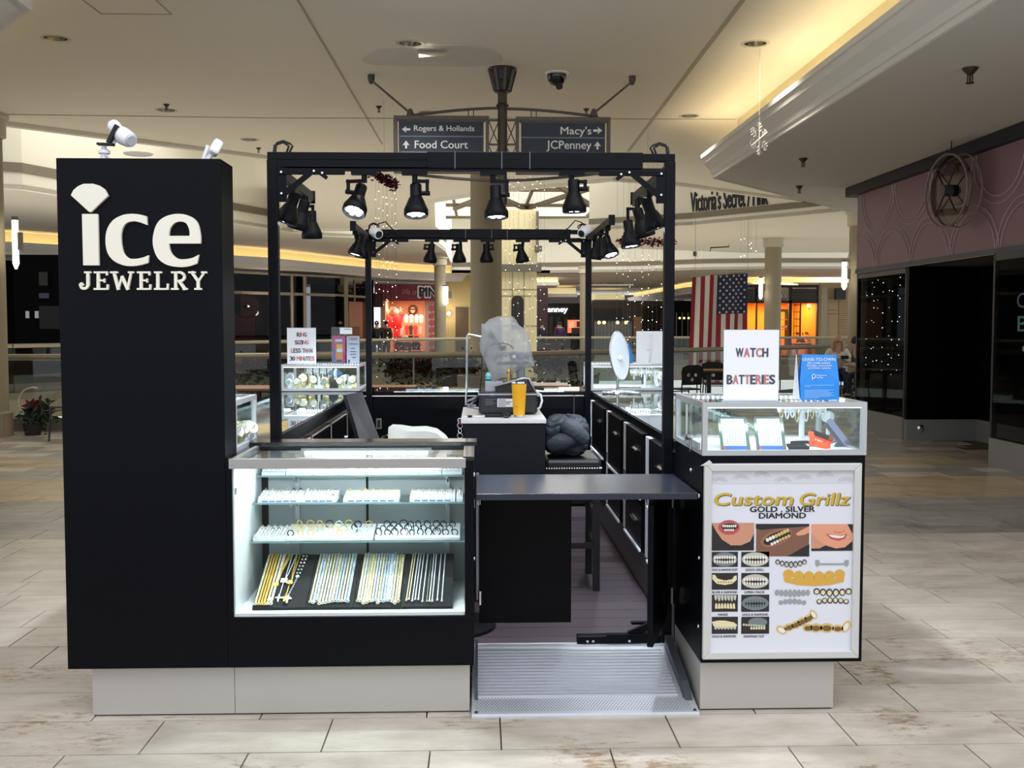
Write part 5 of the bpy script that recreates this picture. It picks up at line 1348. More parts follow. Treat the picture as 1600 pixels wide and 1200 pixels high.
def tbar(c, L, h, label, loops, m, group, m2=None):
    t = thing('bracelet_stand', label, 'display stand', c); x, y, z = c
    MB().cyl((x - L / 2, y, z + h), (x + L / 2, y, z + h), .022, 14).cyl((x, y, z), (x, y, z + h), .012, 10).lathe([(.045, 0), (.04, .008)], 16, c).build('t_bar', VELV, t)
    rr = random.Random(int(L * 999))
    for i in range(loops):
        xx = x - L / 2 + (i + .5) * L / loops; mm = m if (i % 3 or not m2) else m2
        mb = MB(); n = 14; hh = .03 + rr.random() * .02
        pts = [Vector((xx + .004 * math.sin(i), y + .026 * math.cos(2 * PI * q / n), z + h - (hh - .028) + hh * math.sin(2 * PI * q / n))) for q in range(n)]
        mb.tube(pts, .0035, 5, True)
        mb.build('bracelet', mm, t)
pc = P(497, 585, 8.52); tbar((pc.x, 8.56, ZF), .22, .13, 'white bar stand hung with silver bracelets in the rear left case', 12, SILVER, None, DARKGEM)
pc = P(525, 590, 8.5); t = thing('watch_pillow', 'blue watch pillow with a white band in the rear left case', 'watch stand', (pc.x, 8.48, ZF))
MB().sphere((pc.x, 8.48, ZF + .115), .06, 14, 8, (1, .5, .42)).build('pillow', mat('blue_velvet', (84, 116, 160), .7), t, smooth=True)
MB().torus((pc.x, 8.48, ZF + .115), .03, .012, 16, 8, (1, 0, 0), 1).build('band', VELV, t, smooth=True)
MB().cyl((pc.x, 8.48, ZF), (pc.x, 8.48, ZF + .10), .012, 10).build('stem', VELV, t)
pc = P(521, 600, 8.32)
t = thing('slotted_stand', 'small black ribbed stand between the watches in the rear left case', 'display stand', (pc.x, 8.32, ZF))
for k in range(5): B(pc.x - .03, pc.x + .03, 8.30 + k * .02, 8.312 + k * .02, ZF, ZF + .02 + k * .012).build('step', RUBBER, t)
# case B behind the pylon
for (px, Y, lab, m) in ((376, 4.36, 'pale watch nearest the pylon in the left display case', CREAMW), (384, 4.46, 'pale watch in the middle of the left display case', CREAMW), (397, 4.50, 'pale watch at the rear of the left display case', SILVER)):
    p = P(px, 690, Y); watch((p.x - .03, Y, ZF), lab, 'watches in the left case', m, DIALW, 1.25, 50, 0)
t = thing('watch_ramp', 'white stepped watch ramp in the display case behind the pylon', 'display stand', (-1.12, 4.5, ZF))
MB().prism([(-1.2, ZF), (-1.08, ZF), (-1.13, ZF + .07), (-1.2, ZF + .13)], lambda a, b, d: (a, d, b), 4.34, 4.55).build('ramp_block', VELV, t)
# case D at the rear right
pc = P(1008, 585, 8.5); tbar((pc.x, 8.5, ZF), .24, .125, 'white bar stand hung with silver chains in the rear right case', 14, SILVER, None, CREAMW)
pc = P(1028, 590, 8.4); watch((pc.x, 8.36, ZF + .01), 'large white watch at the right end of the rear right case', None, PLASTW, DIALW, 1.7, 20)
for i, (px, Y, L, m, lab) in enumerate(((955, 8.34, .16, SILVER, 'long silver bracelet laid flat at the left of the rear right case'), (985, 8.30, .18, DARKGEM, 'dark bracelet laid flat in the rear right case'), (975, 8.42, .20, SILVER, 'silver bracelet laid flat behind the dark one'))):
    p = P(px, 600, Y); t = thing('bracelet', lab, 'bracelet', (p.x, Y, ZF))
    mb = MB()
    for k in range(16): mb.cbox((p.x - L / 2 + k * L / 16, Y + .01 * math.sin(k * .4 + i), ZF + .005), (L / 16 * .9, .014, .008))
    mb.build('links', m, t)
# contents at the right of case A
pc = P(1255, 660, 4.40); tbar((pc.x, 4.42, 1.018), .20, .140, 'white roll stand hung with silver charm bracelets in the front right case', 9, SILVER, None, CREAMW)
t = thing('pillow_disc', 'white round pillow end standing beside the bracelet roll', 'display stand', P(1294, 651, 4.40))
MB().lathe([(.012, -.03), (.024, -.02), (.026, 0), (.02, .012)], 18, P(1294, 651, 4.40), (0, -1, .1)).build('pillow', VELV, t, smooth=2)
MB().cyl(P(1294, 651, 4.40), (P(1294, 651, 4.40).x, 4.40, 1.018), .008, 8).build('stem', VELV, t)
def pistol(c, ang, m, md, label, yaw=0, k=1.0, lean=0):
    t = thing('toy_pistol', label, 'toy', c)
    M = Matrix.Translation(c) @ Euler((R(lean), R(ang), R(yaw))).to_matrix().to_4x4() @ Matrix.Scale(k, 4)
    fp = lambda a, b, d: M @ Vector((a, d, b))
    MB().prism([(-.066, .0), (.052, .0), (.056, .008), (.050, .022), (-.060, .022), (-.066, .016)], fp, -.009, .009).build('slide', md, t)
    MB().prism([(-.062, -.013), (-.062, .0), (.058, .0), (.062, -.006), (.050, -.013)], fp, -.008, .008).build('lower_frame', m, t)
    MB().prism([(.020, -.012), (.050, -.010), (.068, -.062), (.040, -.070)], fp, -.0095, .0095).build('grip', m, t)
    MB().prism([(-.066, .014), (-.060, .014), (-.060, .018), (-.066, .018)], fp, -.003, .003).build('muzzle', RUBBER, t)
    mb = MB().tube([fp(.014, -.014, 0), fp(.008, -.032, 0), fp(-.014, -.032, 0), fp(-.018, -.012, 0)], .0025 * k, 6); mb.build('trigger_guard', m, t)
    mb = MB()
    for i in range(5): mb.prism([(.03 + i * .005, .004), (.032 + i * .005, .004), (.032 + i * .005, .022), (.03 + i * .005, .022)], fp, -.0098, .0098)
    mb.build('slide_serration', m, t)
ORG_ = mat('orange_plastic', (232, 84, 44), .4); LILAC = mat('lilac_metal', (150, 150, 184), .3, .5)
pistol(P(1284, 684, 4.11), 20, ORG_, mat('charcoal_plastic', (44, 38, 38), .5), 'orange and black toy pistol lying in the front right display case', 8, .82, 10)
pistol(P(1278, 693, 4.06), 192, ORG_, ORG_, 'bright orange toy pistol lying in front of the other toys', 0, .62, 20)
pistol(P(1308, 681, 4.18) + Vector((0, 0, .0)), 52, mat('slate_plastic', (72, 76, 96), .45), LILAC, 'lilac and slate toy pistol propped in the front right display case', 0, 1.1, 8)
for i, (px, py, Y, lab) in enumerate(((1248, 697, 4.08, 'black folding knife nearest the glass in the front right case'), (1245, 691, 4.16, 'second black folding knife behind the first in the front right case'), (1250, 685, 4.26, 'rear black folding knife in the front right case'))):
    p = P(px, py, Y); t = thing('folding_knife', lab, 'knife', (p.x, Y, 1.018), 'black knives in the front case')
    MB().cbox((p.x, Y, 1.026), (.08, .018, .014), Euler((0, 0, R(-8 + 9 * i))).to_matrix()).build('handle', RUBBER, t, bevel=.004)
    MB().cbox((p.x + .045, Y - .002, 1.031), (.03, .014, .003), Euler((0, 0, R(-8 + 9 * i))).to_matrix()).build('clip', CHROME, t)

# ---- printed signs on the cases
def sheet(px0, py0, px1, py1, Y, th, m, name, t):
    a = pxrect(px0, py0, px1, py1, Y); return MB().xz([(a[0], a[2]), (a[1], a[2]), (a[1], a[3]), (a[0], a[3])], Y, Y + th).build(name, m, t)
ACR = glass_mat('acrylic', (236, 240, 244), .05, .5)
GRYI, PNKI = mat('letter_grey', (70, 72, 88), .6), mat('letter_pink', (186, 116, 116), .6)
def two_tone(word, x0, y0, x1, y1, Y, par, cols, bold=.05, wts=None):
    n = len(word); wide = {'I': .24, 'W': 1.35, 'M': 1.3, ' ': .45, 'T': .95, 'L': .85, 'E': .88}
    ws = [wide.get(ch, 1) for ch in word]; tot = sum(ws) + .16 * (n - 1); u = (x1 - x0) / tot; x = x0
    for ch, w_, c_ in zip(word, ws, cols):
        if ch != ' ': text(ch, 'letter', pxrect(x, y0, x + w_ * u, y1, Y), planeY(Y), (GRYI, PNKI)[c_], par, .0004, bold)
        x += (w_ + .16) * u
YS = 4.09
t = thing('sign_holder', 'white WATCH BATTERIES sheet in a clear holder on the front right case', 'sign', (P(1174, 628, YS).x, YS, zc1))
sheet(1130, 515.5, 1217.5, 627, YS, .0015, PAPER, 'sheet', t)
sheet(1129, 514, 1219, 628.5, YS + .002, .002, ACR, 'acrylic_panel', t)
a = pxrect(1127, 626, 1221, 630, YS); B(a[0], a[1], YS - .02, YS + .05, zc1, zc1 + .003).build('acrylic_foot', ACR, t)
two_tone('WATCH', 1150, 544, 1200, 557.5, YS - .0008, t, (0, 1, 0, 1, 0)); two_tone('BATTERIES', 1136, 586, 1210.5, 600, YS - .0008, t, (0, 1, 0, 1, 0, 1, 0, 1, 0))
YT = 4.12
t = thing('table_tent', 'blue folded lease-to-own card standing on the front right case', 'sign', (P(1278, 628, YT).x, YT, zc1))
BLU = mat('card_blue', (22, 128, 214), .45)
q = [P(1251, 628, YT), P(1311, 628, YT), P(1311.5, 600, YT), P(1307, 558, YT + .03), P(1253, 557, YT + .03), P(1250, 600, YT)]
dz = zc1 + .001 - q[0].z
mb = MB(); mb.v = [p + Vector((0, 0, dz)) for p in q] + [p + Vector((0, .0015, dz)) for p in q]; n = 6
mb.f = [tuple(range(6)), tuple(reversed(range(6, 12)))] + [(i, (i + 1) % 6, 6 + (i + 1) % 6, 6 + i) for i in range(6)]
mb.build('front_panel', BLU, t)
MB().prism([(YT, zc1 + .001), (YT + .09, zc1 + .001), (YT + .05, q[4].z + dz)], lambda a, b, d: (d, a, b), q[0].x - .006, q[0].x - .004).build('side_panel', PAPER, t)
mb = MB(); mb.v = [Vector((p.x, YT + .09 if p.z < 1.3 else YT + .034, p.z + dz)) for p in (q[0], q[1], q[3], q[4])] + [Vector((p.x, YT + .092 if p.z < 1.3 else YT + .036, p.z + dz)) for p in (q[0], q[1], q[3], q[4])]
mb.f = [(0, 1, 2, 3), (7, 6, 5, 4), (0, 4, 5, 1), (1, 5, 6, 2), (2, 6, 7, 3), (3, 7, 4, 0)]; mb.build('back_panel', BLU, t)
def tt(s, x0, y0, x1, y1, b=.004, m=None): 
    f = (600 - (y0 + y1) / 2) / 42; yy = YT + (.03 * f if f > 0 else 0) - .0012
    a = pxrect(x0, y0, x1, y1, yy); text(s, 'lettering', (a[0], a[1], a[2] + dz, a[3] + dz), planeY(yy), m or PAPER, t, .0003, b)
tt('LEASE-TO-OWN', 1254, 562.5, 1305, 567.5, .014); tt('No credit needed', 1262, 568.5, 1297, 572); tt('Flexible, convenient', 1261, 573, 1300, 576.5); tt('purchase options', 1263, 577, 1298, 580.5)
tt('Progressive', 1276, 588.5, 1292, 591.5, 0); tt('leasing', 1276, 592, 1286, 595, 0)
o_ = P(1272, 591.5, YT); MB().torus((o_.x, YT + .004, o_.z + dz), .007, .0014, 14, 5, (0, 1, 0), 1.1).bar((o_.x - .006, YT + .003, o_.z + dz - .014), (o_.x - .006, YT + .003, o_.z + dz), .0025, .002).build('emblem', PAPER, t)
for k in range(9):
    y_ = (605, 607.2, 612.5, 614.5, 616.5, 618.5, 620.5, 622.5, 624.5)[k]; a = pxrect(1257, y_, 1257 + (46, 10, 45, 38, 45, 42, 45, 40, 22)[k], y_ + .7, YT); MB().xz([(a[0], a[2] + dz), (a[1], a[2] + dz), (a[1], a[3] + dz), (a[0], a[3] + dz)], YT - .0012, YT - .0008).build('fine_print', mat('fine_print', (150, 196, 236), .5), t)
YR = 8.30
t = thing('sign_holder', 'white RING SIZING LESS THAN 30 MINUTES sheet on the rear left case', 'sign', (P(471, 570, YR).x, YR, 1.205))
sheet(449, 512.5, 493.5, 569, YR, .0015, PAPER, 'sheet', t); sheet(448.5, 511.5, 494, 569.5, YR + .002, .002, ACR, 'acrylic_panel', t)
a = pxrect(449, 567, 494, 569, YR); B(a[0], a[1], YR - .01, YR + .06, 1.205, 1.208).build('acrylic_foot', ACR, t)
two_tone('RING', 464, 519.5, 479, 526, YR - .0008, t, (0, 1, 1, 0)); two_tone('SIZING', 461, 532, 482, 538, YR - .0008, t, (0, 1, 0, 0, 1, 1)); two_tone('LESS THAN', 455, 544.5, 488, 551, YR - .0008, t, (1, 0, 0, 0, 0, 0, 0, 1, 0)); two_tone('30 MINUTES', 453, 557, 491, 563.5, YR - .0008, t, (0, 0, 0, 1, 1, 1, 0, 0, 1, 1))
t = thing('leaflet_holder', 'clear leaflet holder with pink phone advert and white leaflet on the rear left case', 'leaflet holder', (P(540, 570, YR).x, YR + .04, 1.205))
sheet(518, 511, 562, 568, YR + .03, .003, ACR, 'back_panel', t); sheet(518, 525, 562, 568.5, YR - .006, .002, ACR, 'front_panel', t)
sheet(518, 511, 562, 512, YR + .0, .034, ACR, 'top_edge', t)
sheet(520, 524.5, 539.5, 566, YR + .01, .003, mat('leaflet_pink', (206, 62, 130), .5), 'pink_leaflet', t)
YL = YR + .009
sheet(520, 545, 524, 566, YL, .0005, mat('leaflet_blue', (84, 96, 160), .5), 'picture', t); sheet(525, 537, 535.5, 561.5, YL - .0004, .0005, mat('leaflet_amber', (214, 140, 46), .5), 'phone_picture', t); sheet(526, 538.5, 534.5, 545, YL - .0008, .0004, mat('leaflet_yellow', (232, 190, 60), .5), 'phone_screen', t); sheet(526, 545, 534.5, 550, YL - .0008, .0004, PAPER, 'phone_screen', t)
sheet(523.5, 530, 535, 534, YL - .0004, .0005, PAPER, 'heading', t); sheet(526, 562.5, 534, 565.5, YL - .0004, .0005, INK, 'logo_patch', t)
sheet(542, 525, 561.5, 567.5, YR + .01, .003, PAPER, 'white_leaflet', t)
for k, (y_, w0, w1, m_) in enumerate(((527.5, 545, 559, PNKI), (530, 546, 558, PNKI), (537, 545, 559, GRYI), (544, 548, 555, GRYI), (549, 547, 557, GRYI), (553, 547, 557, GRYI), (558, 550, 556, GRYI))): sheet(w0, y_, w1, y_ + 1, YL, .0005, m_, 'print_line', t)
sheet(544, 562, 546.5, 566, YL, .0005, mat('leaflet_plum', (110, 60, 90), .5), 'picture', t)
sheet(531, 512, 550, 522, YR - .012, .002, PAPER, 'business_card', t); sheet(538, 514, 548, 515, YR - .0125, .0005, GRYI, 'print_line', t)
# rear right: tent card and blank-backed sign
YB = 8.36
t = thing('table_tent', 'blue folded card partly behind the oval mirror on the rear right case', 'sign', (P(977, 568, YB).x, YB, 1.205))
q = [P(966, 568.5, YB), P(988.5, 568.5, YB), P(989, 555, YB), P(982, 536, YB + .02), P(966, 536, YB + .02)]; dz2 = 1.206 - q[0].z
mb = MB(); mb.v = [p + Vector((0, 0, dz2)) for p in q] + [p + Vector((0, .0015, dz2)) for p in q]; mb.f = [tuple(range(5)), tuple(reversed(range(5, 10)))] + [(i, (i + 1) % 5, 5 + (i + 1) % 5, 5 + i) for i in range(5)]
mb.build('front_panel', BLU, t)
MB().prism([(YB, 1.206), (YB + .07, 1.206), (YB + .03, q[3].z + dz2)], lambda a, b, d: (d, a, b), q[0].x + .03, q[0].x + .032).build('support', PAPER, t)
for k in range(6): sheet(968.5, 538.5 + k * 4.2, 982 - (k % 3) * 2, 539.6 + k * 4.2, YB + .01 - .002 * k if k < 4 else YB - .002, .0005, PAPER, 'print_line', t)
t = thing('sign_holder', 'white sign seen from behind with a moulded clip on the rear right case', 'sign', (P(1015, 568, YB).x, YB, 1.205))
sheet(994, 517.5, 1036, 568.5, YB, .003, PAPER, 'sheet', t)
cpx = [P(1017, 522, YB - .006), P(1017.5, 545, YB - .012), P(1015, 566, YB - .006)]
MB().tube(cpx, .007, 6).build('moulded_rib', PLASTW, t, smooth=True); MB().cbox(P(1014, 545, YB - .008), (.04, .014, .010)).build('moulded_clip', PLASTW, t)
a = pxrect(994, 566, 1036, 568.5, YB); B(a[0], a[1], YB - .02, YB + .06, 1.205, 1.209).build('foot', PLASTW, t)
# oval mirror on a stand, seen almost edge-on
c = P(968, 547, 7.95)
MIR = mat('mirror_white', (196, 204, 214), .12, .15)
t = thing('vanity_mirror', 'tall oval two-sided mirror on a chrome stand on the right counter', 'mirror', (c.x, 7.95, .996))
zt, zb_ = P(958, 518, 7.95).z, P(962, 593, 7.95).z; hc = (zt + zb_) / 2; hh = (zt - zb_) / 2
d_ = Vector((.25, -.95, .02)).normalized(); u_ = Vector((.95, .25, 0)).normalized()
def oval(f, o): return [Vector((c.x, 7.95, hc)) + u_ * (math.cos(2 * PI * i / 28) * .074 * f) + Vector((.018 * (-math.sin(2 * PI * i / 28)), 0, math.sin(2 * PI * i / 28) * hh * f)) + d_ * o for i in range(28)]
mb = MB(); mb.v = oval(1, .006) + oval(1, -.006); mb.f = [tuple(range(28)), tuple(reversed(range(28, 56)))] + [(i, (i + 1) % 28, 28 + (i + 1) % 28, 28 + i) for i in range(28)]
mb.build('mirror_back', MIR, t)
MB().tube(oval(1.0, 0), .008, 6, True).build('rim', CHROME, t, smooth=True)
MB().lathe([(.02, 0), (.016, .012), (.006, .016)], 12, Vector((c.x, 7.95, hc - .02)) + d_ * .005, d_).build('pivot_boss', PLASTW, t)
mb = MB(); qb = Vector((c.x + .04, 7.95, zb_ + .02))
mb.cyl((c.x - .01, 7.97, .997), (c.x - .01, 7.97, hc - .1), .010, 10).lathe([(.075, 0), (.07, .008), (.02, .02)], 20, (c.x - .01, 7.97, .997)); mb.build('stand', CHROME, t)
for k, (dx, dy) in enumerate(((-.09, -.03), (.1, -.05), (.07, .03))):
    p = Vector((c.x + dx, 7.9 + dy, .997)); t2 = thing('steel_bangle', ('left', 'right', 'rear')[k] + ' polished steel bangle lying at the foot of the oval mirror', 'bangle', p)
    MB().torus(p + Vector((0, 0, .009)), .045, .008, 20, 6).build('ring', CHROME, t2, smooth=True)

# ---- work bench with machine
WBY0, WBY1 = 5.30, 6.10
wx0, wx1 = P(724, 700, WBY0).x, P(852, 700, WBY0).x; WZ = P(790, 658, WBY0).z
wb = thing('work_bench', 'black work bench with white top in the middle of the kiosk', 'bench', ((wx0 + wx1) / 2, 5.7, .1))
B(wx0, wx1, WBY0 + .01, WBY1, .1005, WZ - .012).build('body', mat('bench_black', (15, 17, 26), .5, spec=.25), wb)
B(wx0 - .012, wx1 + .005, WBY0, WBY1 + .01, WZ - .012, WZ + .01).build('white_top', WHITE, wb, bevel=.002)
WZ += .0105
# bunch of rings and chains on the bench's left side
t = thing('key_bunch', 'bunch of silver rings and tags hanging at the left edge of the white bench top', 'keys', (wx0 - .02, 5.4, WZ - .2))
mb = MB()
for k in range(9): mb.torus((wx0 - .018, 5.36, WZ - .012 - k * .026), .011 + .003 * (k % 2), .0024, 12, 5, (.3 + .2 * (k % 3), 1, .2 * (k % 2)))
mb.build('ring_link', SILVER, t)
MB().cbox((wx0 - .016, 5.35, WZ - .02), (.012, .012, .02)).build('red_tag', mat('tag_red', (150, 60, 50), .5), t)
for k in range(3): MB().cbox((wx0 - .03 + .008 * k, 5.35, WZ - .24 - .01 * k), (.012, .003, .03)).build('tag', SILVER, t)
# black engraving machine base
mx0, mx1 = P(748, 640, 5.55).x, P(840, 640, 5.55).x; mzb = WZ; mzt = P(790, 613, 5.55).z
mc = thing('engraving_machine', 'black bench machine base with silver trim and white rating plate', 'machine', ((mx0 + mx1) / 2, 5.7, WZ))
B(mx0, mx1, 5.55, 5.92, mzb + .008, mzt).build('base', mat('machine_black', (36, 36, 42), .4), mc, bevel=.012)
B(mx0 - .003, mx1 + .003, 5.545, 5.92, mzt - .014, mzt - .008).build('trim_strip', ALU, mc)
a = pxrect(777, 623, 802, 636, 5.545); MB().xz([(a[0], a[2]), (a[1], a[2]), (a[1], a[3]), (a[0], a[3])], 5.545, 5.55).build('rating_plate', PAPER, mc)
for k, (w0, w1) in enumerate(((778.5, 790), (778.5, 799), (778.5, 796), (778.5, 790))):
    a = pxrect(w0, 624.5 + k * 3, w1, 625.7 + k * 3, 5.544); MB().xz([(a[0], a[2]), (a[1], a[2]), (a[1], a[3]), (a[0], a[3])], 5.544, 5.545).build('print_line', GRYI, mc)
for k in range(4):
    a = pxrect(758, 624 + k * 2.6, 775 - k % 2 * 5, 625 + k * 2.6, 5.545); MB().xz([(a[0], a[2]), (a[1], a[2]), (a[1], a[3]), (a[0], a[3])], 5.545, 5.55).build('print_line', mat('faint_print', (110, 110, 116), .5), mc)
q = [(774, 604), (818, 592), (826, 592), (832, 598), (837, 612), (774, 614)]
MB().xz([px2(x, y, 5.60) for x, y in q], 5.60, 5.85).build('sloped_housing', mat('machine_black'), mc, bevel=.004)
MB().tube([P(772, 604, 5.59), P(818, 591, 5.59), P(827, 592, 5.59), P(836, 612, 5.59)], .006, 6).build('silver_edge', ALU, mc, smooth=True)
q = [(758, 597), (786, 597), (774, 612), (758, 612)]; MB().xz([px2(x, y, 5.62) for x, y in q], 5.62, 5.8).build('grey_block', mat('machine_grey', (170, 172, 180), .45), mc, bevel=.003)
MB().cyl(P(766, 617, 5.56), P(772, 617, 5.56), .012, 10).build('gauge', mat('gauge_blue', (90, 110, 170), .3), mc)
MB().lathe([(.006, 0), (.006, .05), (.011, .055), (.004, .07)], 10, P(795, 597, 5.6)).build('brass_screw', mat('brass', (196, 150, 84), .3, .9), mc)
# wires
wr = thing('cable_loop', 'grey and white power cables looped round the black machine', 'cable', P(840, 632, 5.56))
MB().tube([P(836, 612, 5.6), P(845, 617, 5.56), P(847, 626, 5.55), P(844, 636, 5.55), P(840, 640, 5.55)], .006, 6).build('white_cable', PLASTW, wr, smooth=True)
MB().tube([P(748, 618, 5.6), P(738, 624, 5.55), P(729, 627, 5.55), P(728, 632, 5.55), P(744, 634, 5.55)], .007, 6).tube([P(748, 622, 5.6), P(737, 630, 5.55), P(730, 636, 5.5), P(748, 639, 5.5)], .005, 6).build('grey_cable', mat('cable_grey', (128, 130, 140), .4), wr, smooth=True)
MB().cyl(P(835, 606, 5.62), P(850, 608, 5.62), .008, 8).build('plug', RUBBER, wr)
# teal cap jar
p = P(763, 597, 5.64); t = thing('teal_bottle', 'small teal capped bottle standing on the grey block of the machine', 'bottle', p)
MB().lathe([(.017, 0), (.017, .022), (.013, .024), (.013, .03)], 14, p).build('bottle', mat('teal_plastic', (110, 186, 196), .35), t); MB().lathe([(.015, .028), (.016, .034), (.010, .05), (.004, .052)], 14, p).build('cap', mat('teal_cap', (130, 204, 212), .35), t)
MB().lathe([(.0172, .008), (.0172, .016)], 14, p).build('label_band', mat('teal_dark', (40, 70, 80), .5), t)
# thin chrome rod stand at the bench's left
t = thing('rod_stand', 'thin bent chrome rod standing on the bench left of the bagged machine', 'stand', P(728, 632, 5.62))
MB().tube([P(728, 633, 5.62), P(729, 600, 5.62), P(730, 524, 5.62), P(731, 522, 5.62), P(752, 526, 5.62)], .0055, 8).build('rod', CHROME, t)
MB().tube([P(750, 612, 5.66), P(752, 590, 5.66), P(753, 560, 5.68)], .003, 6).build('wire', RUBBER, t)
# microscope under a translucent plastic bag
ms = thing('microscope', 'grey bench microscope wrapped in a translucent white plastic bag', 'microscope', P(790, 612, 5.75))
MG, MGL = mat('scope_grey', (62, 66, 74), .4), mat('scope_pale', (120, 126, 136), .4)
YM = 5.75
MB().cyl(P(814, 600, YM), P(813, 572, YM), .024, 14).build('column', MGL, ms, smooth=2)
MB().cyl(P(814, 572, YM), P(814, 550, YM), .016, 12).build('column', MGL, ms, smooth=2)
MB().lathe([(.026, -.02), (.026, .02)], 14, P(803, 557, YM - .02), (0, -1, 0)).build('focus_knob', MG, ms); MB().lathe([(.010, 0), (.010, .004)], 12, P(803, 557, YM - .04), (0, -1, 0)).build('knob_centre', PAPER, ms)
MB().lathe([(.013, -.02), (.015, .02)], 8, P(823, 558, YM), (0, -1, 0)).build('clamp_knob', mat('scope_dark', (22, 24, 28), .5), ms)
MB().xz([px2(x, y, YM) for x, y in ((777, 540), (791, 540), (789.5, 547.5), (779, 547.5))], YM - .02, YM + .02).build('head_block', mat('scope_dark'), ms)
MB().bar(P(764, 520, YM), P(777, 532, YM), .026, .026).build('eyepiece', MG, ms); MB().bar(P(773, 527, YM), P(781, 535, YM), .036, .036).build('eyepiece_collar', MGL, ms)
MB().bar(P(776, 568, YM), P(826, 567, YM), .012, .016, (0, 0, 1)).build('arm_bar', mat('scope_dark'), ms)
MB().tube([P(758, 558, YM), P(759, 547, YM), P(768, 539, YM), P(785, 536, YM), P(797, 539, YM), P(803, 545, YM)], .004, 6).build('cable', mat('scope_dark'), ms, smooth=True)
outl = [(752, 505), (757, 506), (764, 499), (778, 494), (800, 494), (806, 499), (811, 508), (819, 513), (826, 520), (828, 535), (832, 555), (836, 573), (823, 574), (806, 582), (788, 589), (770, 597), (766, 590), (762, 575), (758, 565), (750, 548), (749, 536), (752, 522)]
def plastic():
    m = bpy.data.materials.new('plastic_bag'); m.use_nodes = True; nt = m.node_tree; nt.nodes.clear()
    out = nt.nodes.new('ShaderNodeOutputMaterial'); mix = nt.nodes.new('ShaderNodeMixShader'); tr = nt.nodes.new('ShaderNodeBsdfTransparent'); pb = nt.nodes.new('ShaderNodeBsdfPrincipled')
    tl = nt.nodes.new('ShaderNodeBsdfTranslucent'); tl.inputs[0].default_value = rgb((240, 244, 250)); m2 = nt.nodes.new('ShaderNodeMixShader'); m2.inputs[0].default_value = .3
    pb.inputs['Base Color'].default_value = rgb((246, 250, 255)); pb.inputs['Roughness'].default_value = .28; tr.inputs[0].default_value = rgb((235, 238, 242))
    tc = nt.nodes.new('ShaderNodeTexCoord'); n = nt.nodes.new('ShaderNodeTexNoise'); n.inputs['Scale'].default_value = 6; n.inputs['Detail'].default_value = 2; n.inputs['Distortion'].default_value = .8
    bp = nt.nodes.new('ShaderNodeBump'); bp.inputs['Strength'].default_value = .55; bp.inputs['Distance'].default_value = .03
    nt.links.new(tc.outputs['Object'], n.inputs[0]); nt.links.new(n.outputs[0], bp.inputs['Height']); nt.links.new(bp.outputs[0], pb.inputs['Normal'])
    nt.links.new(pb.outputs[0], m2.inputs[1]); nt.links.new(tl.outputs[0], m2.inputs[2])
    mix.inputs[0].default_value = .34; nt.links.new(tr.outputs[0], mix.inputs[1]); nt.links.new(m2.outputs[0], mix.inputs[2]); nt.links.new(mix.outputs[0], out.inputs[0]); return m
BAG = plastic()
# bag: closed puffy surface between the outline and inner rings, thickest in the middle
cxp, cyp = 790, 545; rings = [(1.0, 0), (.93, .03), (.75, .05), (.5, .055), (.22, .06)]
mb = MB(); rr = random.Random(5); n = len(outl)
def bagring(f, dep, sgn):
    k = len(mb.v)
    for i, (x, y) in enumerate(outl):
        p = P(cxp + (x - cxp) * f, cyp + (y - cyp) * f, YM + sgn * dep + (rr.uniform(-.012, .012) if f < 1 else 0)); mb.v.append(p)
    return k
kf = [bagring(f, d, -1) for f, d in rings]; kb = [kf[0]] + [bagring(f, d, 1) for f, d in rings[1:]]
for a_, b_ in zip(kf, kf[1:]): mb.bridge(a_, b_, n)
for a_, b_ in zip(kb, kb[1:]): mb.bridge(b_, a_, n)
mb.f.append(tuple(range(kf[-1], kf[-1] + n))); mb.f.append(tuple(reversed(range(kb[-1], kb[-1] + n))))
mb.build('plastic_cover', BAG, ms, smooth=True)
# yellow tumbler, remotes
p = P(811, 642, 5.42); t = thing('tumbler', 'yellow steel tumbler with clear lid on the white bench top', 'cup', (p.x, 5.42, WZ))
tz = P(811, 600, 5.42).z - WZ
MB().lathe([(.029, .006), (.030, .02), (.0385, tz - .004), (.039, tz)], 24, (p.x, 5.42, WZ)).build('body', mat('yellow_coat', (240, 178, 24), .35), t, smooth=2)
MB().lathe([(.027, 0), (.0295, .002), (.0295, .01), (.029, .012)], 24, (p.x, 5.42, WZ)).build('steel_base', CHROME, t); MB().lathe([(.0375, tz - .002), (.0388, tz + .004), (.038, tz + .012)], 24, (p.x, 5.42, WZ)).build('steel_rim', CHROME, t)
MB().lathe([(.036, tz + .012), (.038, tz + .014), (.037, tz + .02), (.02, tz + .021)], 24, (p.x, 5.42, WZ)).build('lid', GLASS, t)
text('RTIC', 'lettering', pxrect(803, 634, 810, 637, 5.385), planeY(5.388), mat('debossed', (170, 126, 20), .5), t, .0005)
p = P(770, 643, 5.40); t = thing('handset', 'flat black keypad handset lying on the white bench top', 'handset', (p.x, 5.42, WZ)); B(p.x - .04, p.x + .05, 5.40, 5.44, WZ, WZ + .012).build('body', RUBBER, t, bevel=.003)
for k in range(6): B(p.x - .03 + k * .012, p.x - .022 + k * .012, 5.41, 5.43, WZ + .012, WZ + .015).build('key', mat('key_grey', (70, 70, 74), .5), t)
p = P(791, 645, 5.37); t = thing('car_key', 'rounded black key fob lying in front of the yellow tumbler', 'key', (p.x, 5.37, WZ)); MB().sphere((p.x, 5.37, WZ + .014), .026, 14, 8, (1, .7, .55)).build('fob', RUBBER, t, smooth=True); B(p.x - .014, p.x + .014, 5.35, 5.352, WZ + .006, WZ + .012).build('button_strip', mat('key_grey'), t)
